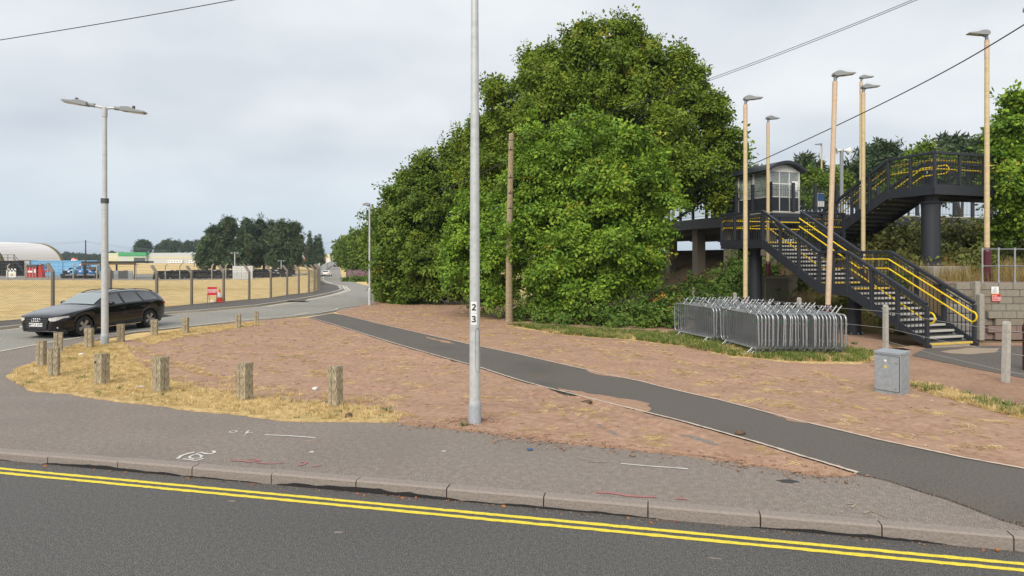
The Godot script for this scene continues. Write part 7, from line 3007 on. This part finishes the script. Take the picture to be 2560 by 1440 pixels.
func plants() -> void:
	var dry := [tuft(14, 0.085, 0.16, 0.005, 1, 1.1), tuft(12, 0.075, 0.18, 0.005, 2, 1.3)]
	var green := [tuft(12, 0.10, 0.10, 0.006, 3, 0.8), tuft(10, 0.12, 0.09, 0.006, 4, 0.7)]
	var tall := [tuft(12, 0.55, 0.25, 0.008, 5, 0.5), tuft(10, 0.7, 0.25, 0.008, 6, 0.4)]
	var s0 := Color(0.42, 0.29, 0.12)
	var s1 := Color(0.80, 0.62, 0.32)
	var g0 := Color(0.07, 0.12, 0.025)
	var g1 := Color(0.16, 0.22, 0.045)
	var f := FastNoiseLite.new()
	f.seed = 500
	f.frequency = 0.9
	f.fractal_octaves = 3
	var verge := flat([-12.75, -17.895, -12.869, -19.065, -12.627, -19.615, -12.19, -19.902, -10.951, -18.214, -9.327, -15.875, -7.552, -13.731, -6.057, -12.424, -4.778, -11.41, -3.843, -10.981, -3.019, -10.736, -2.312, -10.273, -1.737, -9.586, -1.59, -9.25, -2.19, -9.221, -3.357, -9.309, -3.902, -9.65, -4.988, -10.128, -6.25, -10.776, -7.345, -11.366, -8.236, -11.86, -9.009, -12.093, -9.916, -12.857, -10.89, -13.828, -11.315, -14.624, -11.758, -15.875])
	sow("dry_grass", "bleached straw-coloured grass round the timber bollards", verge, 5200, dry, Vector2(0.6, 1.2), [s0, s1], 11)
	var thin := flat([-12.19, -19.902, -11.32, -19.065, -9.892, -17.586, -8.235, -15.875, -6.179, -13.731, -4.93, -12.519, -3.397, -11.814, -2.393, -10.94, -1.424, -9.492, -1.737, -9.586, -3.019, -10.736, -4.778, -11.41, -7.552, -13.731, -10.951, -18.214])
	sow("dry_grass", "thin straggling straw where the turf gives way to bare soil", thin, 700, dry, Vector2(0.5, 1.1), [s0, s1], 10, func(x: float, z: float) -> float: return smoothstep(-0.1, 0.4, f.get_noise_2d(x * 1.4, z * 1.4)))
	sow("green_grass", "sparse green tufts in the bleached turf round the bollards", verge, 240, green, Vector2(0.5, 1.0), [g0, g1], 12, func(x: float, z: float) -> float: return smoothstep(0.1, 0.5, f.get_noise_2d(x, z)))
	var edge := flat([-11.993, -20.198, -11.918, -22.174, -11.724, -23.448, -10.994, -24.431, -10.395, -25.987, -9.64, -24.878, -10.315, -22.921, -10.647, -21.031, -10.724, -19.065])
	sow("dry_grass", "dry grass along the side road edge between the farther bollards", edge, 1300, dry, Vector2(0.6, 1.2), [s0, s1], 13)
	var hedge_edge := flat([-0.155, -24.878, 2.198, -23.448, 4.435, -22.174, 6.442, -21.474, 7.827, -20.198, 9.444, -18.889, 9.791, -17.215, 8.729, -15.692, 6.946, -15.875, 5.748, -16.721, 4.913, -18.716, 3.535, -20.198, 1.611, -21.474])
	sow("dry_grass", "dry grass strip between the bare soil and the crowd barriers", hedge_edge, 3600, dry, Vector2(0.9, 1.7), [s0, s1], 14, func(x: float, z: float) -> float: return 0.35 + 0.65 * smoothstep(-0.3, 0.3, f.get_noise_2d(x, z)))
	sow("green_grass", "green grass at the feet of the crowd barriers", hedge_edge, 5200, green, Vector2(0.9, 1.9), [g0, Color(0.20, 0.26, 0.05)], 15, func(x: float, z: float) -> float: return 0.3 + smoothstep(-0.35, 0.2, f.get_noise_2d(x * 0.7 + 40.0, z * 0.7)))
	var strip2 := flat([8.105, -13.1, 8.358, -12.616, 8.24, -11.366, 8.131, -10.164, 7.806, -9.05, 7.424, -9.279, 7.593, -10.656, 7.679, -12.046])
	sow("dry_grass", "thin dry grass strip behind the grey cabinet", strip2, 900, dry, Vector2(0.7, 1.3), [s0, s1], 16)
	sow("green_grass", "green weeds in the dry strip behind the grey cabinet", strip2, 260, green, Vector2(0.7, 1.4), [g0, g1], 17, func(x: float, z: float) -> float: return smoothstep(0.0, 0.4, f.get_noise_2d(x, z)))
	# loose straw raked over the soil
	var stalk := MB.new()
	for i in 7:
		var a := rng.randf() * TAU
		var c := Vector3(rng.randf_range(-0.06, 0.06), 0.006, rng.randf_range(-0.06, 0.06))
		var d := Vector3(cos(a), rng.randf_range(-0.05, 0.12), sin(a)) * 0.05
		stalk.bar(c - d, c + d, 0.003, 0.002)
	var soils := flat([-8.773, -12.76, -10.912, -18.378, -11.209, -22.418, -10.168, -25.823, -8.556, -26.842, -3.427, -18.716, -0.838, -14.891, 1.194, -11.236, 2.376, -9.05, 3.004, -7.752, 3.479, -6.706, 2.536, -7.119, 1.177, -7.847, 0, -8.393, -1.624, -9.279])
	var soils2 := flat([5.546, -6.932, 4.674, -8.129, 3.652, -11.236, 1.443, -15.396, -1.485, -19.806, -5.326, -25.823, -7.631, -29.781, -7.486, -37.431, -1.872, -37.431, 1.992, -21.25, 4.824, -18.378, 6.494, -15.281, 7.72, -13.003, 7.24, -9.05])
	var clumpy := func(x: float, z: float) -> float: return smoothstep(0.08, 0.45, f.get_noise_2d(x * 1.1, z * 1.1 + 7.0))
	var straw_m := stalk.mesh()
	sow("loose_straw", "wisps of loose straw on the bare soil between the roads", soils, 1600, [straw_m], Vector2(0.6, 1.5), [s0 * 0.8, s1], 18, clumpy)
	sow("loose_straw", "wisps of loose straw on the soil beyond the footpath", soils2, 2600, [straw_m], Vector2(0.7, 1.6), [s0 * 0.8, s1], 19, clumpy)
	# clods and stones
	var clod := MB.new()
	clod.blob(Vector3(0, 0.3, 0), Vector3(1.0, 0.6, 0.8), 6, 0.9, 5)
	var cm := clod.mesh()
	M["clod"] = M.dirt.duplicate()
	M.clod.uv1_triplanar = true
	for q in [[soils, 2600, 20, "small clods and stones on the soil between the roads"], [soils2, 3000, 21, "small clods and stones on the soil beyond the footpath"]]:
		var r := RandomNumberGenerator.new()
		r.seed = q[2]
		var xf := []
		var cl := []
		var poly: PackedVector2Array = q[0]
		var lo := poly[0]
		var hi := poly[0]
		for v in poly:
			lo = lo.min(v)
			hi = hi.max(v)
		while xf.size() < q[1]:
			var p := Vector2(r.randf_range(lo.x, hi.x), r.randf_range(lo.y, hi.y))
			if not Geometry2D.is_point_in_polygon(p, poly) or r.randf() > 0.15 + clumpy.call(p.x + 3.0, p.y):
				continue
			var s := 0.004 + 0.026 * pow(r.randf(), 5.0)
			xf.append(Transform3D(Basis(Vector3.UP, r.randf() * TAU) * Basis.from_scale(Vector3(s * r.randf_range(1.0, 2.2), s * 0.7, s)), Vector3(p.x, soil(p.x, p.y), p.y)))
			var k := r.randf_range(0.65, 1.1)
			cl.append(Color(k, k, k) if r.randf() < 0.9 else Color(1.3, 1.6, 1.8))
		setting(tag(scatter("soil_clods", cm, M.clod, xf, cl), q[3], "clods"), "stuff")

	# grit and crumbs of soil strewn along the edge of the pavement, and a mound round the numbered lamp post
	var rim := flat([-1.584, -9.05, -0.988, -8.783, -0.426, -8.51, 0, -8.237, 0.254, -8.129, 0.687, -7.847, 1.157, -7.715, 1.676, -7.451, 2.287, -7.32, 2.51, -7.045, 2.962, -6.77, 3.322, -6.643, 3.571, -6.643])
	var er := RandomNumberGenerator.new()
	er.seed = 71
	var ex := []
	var ec := []
	for i in 1700:
		var k := er.randi() % (rim.size() - 1)
		var p := rim[k].lerp(rim[k + 1], er.randf()) + Vector2(er.randfn(), er.randfn()) * 0.16
		if i < 350:
			var c := Vector2(-0.533, -9.163)
			p = c + Vector2(er.randfn() * 0.22, er.randfn() * 0.12 - 0.03)
		var s := 0.003 + 0.016 * pow(er.randf(), 4.0)
		ex.append(Transform3D(Basis(Vector3.UP, er.randf() * TAU) * Basis.from_scale(Vector3(s * er.randf_range(1.0, 2.0), s, s)), Vector3(p.x, maxf(soil(p.x, p.y), gy(p.x, p.y)) + (0.02 * exp(-p.distance_squared_to(Vector2(-0.533, -9.163)) * 25.0)), p.y)))
		var k2 := er.randf_range(0.7, 1.15)
		ec.append(Color(k2, k2, k2))
	setting(tag(scatter("soil_crumbs", cm, M.clod, ex, ec), "crumbs of soil and grit along the pavement's edge and lamp base", "crumbs"), "stuff")

	# brambles, ferns and dead growth at the hedge foot and on the bank
	var bram := [Color(0.085, 0.155, 0.028), Color(0.14, 0.22, 0.035), Color(0.30, 0.19, 0.05)]
	var hedge := thing("bramble_patch", "bramble and fern undergrowth between the hedge and the crowd barriers", "brambles")
	crown(hedge, [1.12, -0.022, -25.6, 0.416, 2.205, 0.014, -25.2, 0.472, 3.229, -0.01, -24.6, 0.461, 4.305, 0.067, -24.6, 0.523, 5.228, 0.144, -24.6, 0.615, 5.747, 0.254, -24.2, 0.514, 5.996, 0.027, -23.4, 0.292, 0.328, -0.075, -26.2, 0.328, 3.868, -0.234, -23.8, 0.268, 4.867, -0.213, -23.6, 0.295, 6.191, 0.313, -25.4, 0.476], 420.0, "bramble", 1.0, bram, 201, 0.6, "foliage", 0.6)
	var rust := thing("rusty_bramble", "bramble shoots with orange autumn leaves beside the barriers", "brambles")
	crown(rust, [5.766, 0.528, -24.6, 0.246, 5.929, 0.329, -24.2, 0.212, 5.58, 0.328, -24.8, 0.186], 500.0, "bramble", 0.9, [Color(0.25, 0.10, 0.03), Color(0.42, 0.26, 0.05), Color(0.12, 0.2, 0.04)], 202, 0.7, "foliage", 0.7)
	var fern := thing("fern", "bright green fern at the hedge foot beside the wooden pole", "fern")
	for k in 9:
		var b := MB.new()
		var a := TAU * k / 9 + 0.2
		var d := Vector3(cos(a), 0, sin(a))
		var side := Vector3(-d.z, 0, d.x)
		for i in 14:
			var u := i / 13.0
			var p := d * 0.55 * u + Vector3(0, 0.55 * sin(u * 2.2), 0)
			var l := 0.14 * sin(minf(1.0, u * 1.1 + 0.12) * PI)
			for sg in [-1.0, 1.0]:
				var e: Vector3 = p + side * l * sg + d * l * 0.4 - Vector3(0, l * 0.2, 0)
				b.tri(p - d * 0.02, p + d * 0.025, e, Vector3.UP, Vector3.UP, Vector3.UP)
		var fm := paint("fern_green", 0.10, 0.22, 0.03, 0.6)
		part("frond", b, fm, fern)
	fern.position = Vector3(1.539, -0.3, -23.448)
	var xs := []
	for k in 60:
		var d := rng.randf_range(27.0, 33.5)
		var x := rng.randf_range(0.234, 0.394) * d
		xs.append_array([x, gy(x, -d) + 0.05, -d, rng.randf_range(0.3, 0.7)])
	var under := thing("bank_undergrowth", "shaded ivy and brambles on the bank below the platform piers", "undergrowth")
	crown(under, xs, 420.0, "bramble", 1.2, bram, 203, 0.7, "foliage", 0.6)
	var xs2 := []
	for k in 60:
		var w := rng.randf_range(2.6, 9.5)
		var rr := rng.randf_range(2.8, 10.5)
		var p := sp(rr, w, 0)
		xs2.append_array([p.x, gy(p.x, p.z) + 0.05, p.z, rng.randf_range(0.25, 0.6)])
	var under2 := thing("bank_brambles", "brambles and dead stems on the bank round the thick column", "undergrowth")
	crown(under2, xs2, 380.0, "bramble", 1.1, [Color(0.10, 0.12, 0.03), Color(0.15, 0.18, 0.04), Color(0.36, 0.21, 0.08)], 204, 0.7, "foliage", 0.6)
	var xs3 := []
	for k in 60:
		var p := sp(rng.randf_range(5.0, 11.2), rng.randf_range(5.5, 15.0), 0)
		xs3.append_array([p.x, gy(p.x, p.z) + 0.1, p.z, rng.randf_range(0.35, 0.8)])
	var under3 := thing("bank_thicket", "thick brambles on the bank in front of the platform beam", "undergrowth")
	crown(under3, xs3, 260.0, "bramble", 1.2, [Color(0.12, 0.13, 0.04), Color(0.16, 0.165, 0.05), Color(0.30, 0.20, 0.09)], 206, 0.7, "foliage", 0.6)
	var hay := PackedVector2Array([Vector2(14.3, -20.9), Vector2(18.5, -20.9), Vector2(18.5, -24.5), Vector2(16.5, -24.5), Vector2(14.5, -22.5)])
	bank_grass("long_dry_grass", "long dead grass on the bank behind the block wall", hay, 520, tall, [Color(0.22, 0.17, 0.06), Color(0.42, 0.31, 0.13)], 31)
	var slope := PackedVector2Array([Vector2(12.2, -22.0), Vector2(14.4, -22.2), Vector2(16.5, -24.5), Vector2(17.5, -28), Vector2(13.5, -29), Vector2(11.8, -26.0)])
	bank_grass("long_dry_grass", "dry and green grass on the bank between the two staircases", slope, 800, tall, [Color(0.14, 0.15, 0.04), Color(0.36, 0.28, 0.11)], 32)
	var foot := PackedVector2Array([Vector2(7.8, -24.5), Vector2(10.4, -24.8), Vector2(11.2, -30), Vector2(9.5, -34), Vector2(8.0, -34)])
	bank_grass("long_dry_grass", "dead stems and grass on the slope behind the stacked barriers", foot, 800, tall, [Color(0.12, 0.11, 0.04), Color(0.40, 0.28, 0.12)], 33)

	# purple flowers and dry verge on the far bend
	var fx := []
	var fc := []
	for i in 260:
		var d := rng.randf_range(88.0, 98.0)
		var x := rng.randf_range(-0.257, -0.222) * d
		fx.append(Transform3D(Basis(Vector3.UP, rng.randf() * TAU) * Basis.from_scale(Vector3(1, rng.randf_range(0.9, 1.3), 1) * 0.9), Vector3(x, gy(x, -d), -d)))
		fc.append(Color(0.36, 0.20, 0.30).lerp(Color(0.5, 0.32, 0.42), rng.randf()))
	var spike := MB.new()
	var sr := RandomNumberGenerator.new()
	sr.seed = 8
	for i in 40:
		var y := sr.randf_range(0.55, 1.45)
		var p := Vector3(sr.randfn() * 0.10, y, sr.randfn() * 0.10)
		var q := Vector3(sr.randfn(), sr.randfn(), sr.randfn()).normalized() * 0.12
		spike.tri(p, p + q, p + q.cross(Vector3.UP) * 0.7, Vector3.UP, Vector3.UP, Vector3.UP)
	setting(tag(scatter("willowherb", spike.mesh(), M.leaf, fx, fc), "pink willowherb flowers on the far verge of the bend", "flowers"), "stuff")
	var vx := []
	for i in 12:
		var d := 87.0 + rng.randf_range(-2, 2)
		var x := lerpf(-0.258, -0.222, i / 11.0) * d
		vx.append_array([x, gy(x, -d) + 0.1, -d, 0.4])
	var vg := thing("verge_weeds", "green weeds under the pink flowers on the far verge", "weeds")
	crown(vg, vx, 200.0, "bramble", 1.6, bram, 205, 0.7, "foliage", 0.6)


func bank_grass(called: String, label: String, poly: PackedVector2Array, n: int, meshes: Array, cols: Array, seed_: int) -> void:
	var r := RandomNumberGenerator.new()
	r.seed = seed_
	var lo := poly[0]
	var hi := poly[0]
	for q in poly:
		lo = lo.min(q)
		hi = hi.max(q)
	for k in meshes.size():
		var xf := []
		var cl := []
		while xf.size() < n / meshes.size():
			var q := Vector2(r.randf_range(lo.x, hi.x), r.randf_range(lo.y, hi.y))
			if not Geometry2D.is_point_in_polygon(q, poly):
				continue
			var s := r.randf_range(0.5, 1.15)
			xf.append(Transform3D(Basis(Vector3.UP, r.randf() * TAU) * Basis(Vector3.RIGHT, r.randfn() * 0.3) * Basis.from_scale(Vector3(s, s, s)), Vector3(q.x, gy(q.x, q.y) - 0.05, q.y)))
			cl.append(cols[0].lerp(cols[1], r.randf()))
		setting(tag(scatter(called, meshes[k], M.grass_blade, xf, cl), label, "grass", called), "stuff")


func small_things() -> void:
	var r := RandomNumberGenerator.new()
	r.seed = 66
	var bits := [
		[Vector3(-11.349, -0.3, -16.86), 0.075, "white", "round white cup lid lying in the turf beside the lamp base", 0.5],
		[Vector3(-7.206, -0.266, -12.424), 0.085, "white", "crumpled white and blue wrapper between the first kerb-side bollards", 0.3],
		[Vector3(-3.747, -0.256, -12.187), 0.075, "off_white", "crumpled grey paper on the soil beside the last bollard", 0.55],
		[Vector3(-6.301, -0.3, -13.924), 0.045, "blue", "small blue scrap on the soil behind the greenish bollard", 0.25],
		[Vector3(-6.386, -0.26, -12.281), 0.035, "orange_red", "small red scrap in the turf beside the broad bollard", 0.25],
		[Vector3(0.213, -0.017, -7.589), 0.04, "blue", "flat blue scrap on the pavement beside the soil edge", 0.12],
		[Vector3(-2.409, -0.1, -9.399), 0.06, "brown", "brown clump of dead moss on the turf edge by the pavement", 0.7],
		[Vector3(7.892, -0.236, -11.769), 0.09, "white", "torn white paper in the dry strip behind the cabinet", 0.2],
		[Vector3(1.266, -0.181, -10.776), 0.09, "brown", "dark dried clump lying on the soil between path and pavement", 0.4],
		[Vector3(2.966, -0.045, -8.325), 0.085, "brown", "dark dried clump lying on the footpath edge", 0.4],
	]
	for i in bits.size():
		var q: Array = bits[i]
		var b := MB.new()
		b.blob(Vector3.ZERO, Vector3(q[1], q[1] * q[4], q[1] * 0.7), 10, 0.9, 70 + i)
		var o := part("litter_scrap", b, M[q[2]], null, turned(q[0], r.randf() * TAU))
		o.position.y = maxf(soil(q[0].x, q[0].z), gy(q[0].x, q[0].z)) + q[1] * q[4] * 0.7
		tag(o, q[3], "litter", "litter")
	# fallen leaves in the gutter
	var xf := []
	var cl := []
	var leafm := sprig(1, 0.05, 0.0, 3, 0.6)
	for i in 60:
		var u := r.randf() * 10.5
		var p := Vector2(-6.02, -7.523) + Vector2(0.974, 0.2264) * u - Vector2(0.2264, -0.974) * (0.02 + 0.10 * r.randf() * r.randf())
		xf.append(Transform3D(Basis(Vector3.UP, r.randf() * TAU) * Basis.from_scale(Vector3.ONE * r.randf_range(0.3, 0.9)), Vector3(p.x, -0.105, p.y)))
		cl.append(Color(0.35, 0.2, 0.08).lerp(Color(0.5, 0.12, 0.03), r.randf()))
	setting(tag(scatter("gutter_leaves", leafm, M.leaf, xf, cl), "dry fallen leaf bits along the kerb foot", "leaves"), "stuff")
	# grit in the gutter and on the road, and a few pale scuffs
	var gx := []
	var gc := []
	var grit := MB.new()
	grit.blob(Vector3(0, 0.3, 0), Vector3(1.0, 0.6, 0.8), 6, 0.9, 8)
	for i in 900:
		var u := r.randf_range(-1.0, 12.0)
		var off := 0.015 + 0.10 * pow(r.randf(), 2.0) if i < 650 else r.randf_range(0.1, 3.0)
		var p := Vector2(-6.02, -7.523) + Vector2(0.974, 0.2264) * u - Vector2(0.2264, -0.974) * off
		var s := 0.0025 + 0.006 * pow(r.randf(), 3.0)
		gx.append(Transform3D(Basis(Vector3.UP, r.randf() * TAU) * Basis.from_scale(Vector3(s * 1.5, s, s)), Vector3(p.x, -0.109, p.y)))
		var k := r.randf_range(0.6, 1.3)
		gc.append(Color(k, k * 1.02, k * 1.05))
	setting(tag(scatter("gutter_grit", grit.mesh(), M.clod, gx, gc), "fine grit lying in the gutter and on the road", "grit"), "stuff")
	for q in [[Vector2(-2.731, -6.241), 0.035, 0.014], [Vector2(-1.503, -5.529), 0.04, 0.016], [Vector2(1.593, -5.048), 0.05, 0.007]]:
		var poly := PackedVector2Array()
		for k in 12:
			poly.append(q[0] + Vector2(cos(TAU * k / 12) * q[1], sin(TAU * k / 12) * q[2]).rotated(0.22) * r.randf_range(0.6, 1.2))
		setting(sheet("road_scuff", poly, 0.2, func(_x: float, _z: float) -> float: return -0.1065, M.kerb_stone))
	# small weeds in the verge and a yellow-flowered one
	var wd := [[Vector3(-3.064, -0.174, -10.656), 0.9], [Vector3(-1.952, -0.13, -9.917), 1.0], [Vector3(-6.563, -0.254, -12.14), 0.8], [Vector3(-0.667, -0.072, -8.887), 0.7], [Vector3(-12.079, -0.3, -21.474), 1.1], [Vector3(-7.679, -0.238, -11.814), 0.8], [Vector3(-7.522, -0.26, -12.281), 0.9], [Vector3(9.62, -0.3, -18.545), 1.4], [Vector3(10.188, -0.3, -19.065), 1.2], [Vector3(8.256, -0.227, -11.588), 1.2], [Vector3(8.02, -0.156, -10.348), 1.6], [Vector3(-12.46, -0.3, -18.545), 0.9], [Vector3(-10.436, -0.3, -13.973), 0.8], [Vector3(-9.76, -0.283, -12.905), 0.9]]
	var wm := tuft(26, 0.10, 0.14, 0.018, 44, 1.3)
	for i in wd.size():
		var p: Vector3 = wd[i][0]
		p.y = soil(p.x, p.z)
		var wmat: StandardMaterial3D = M.get("weed_green", null)
		if wmat == null:
			wmat = paint("weed_green", 0.085, 0.15, 0.03, 0.7)
		var o := put("weed_tuft", wm, wmat, null, Transform3D(Basis(Vector3.UP, i * 1.7) * Basis.from_scale(Vector3.ONE * wd[i][1]), p))
		tag(o, "small green broad-bladed weed growing in the dry turf or soil", "weed", "green weeds")
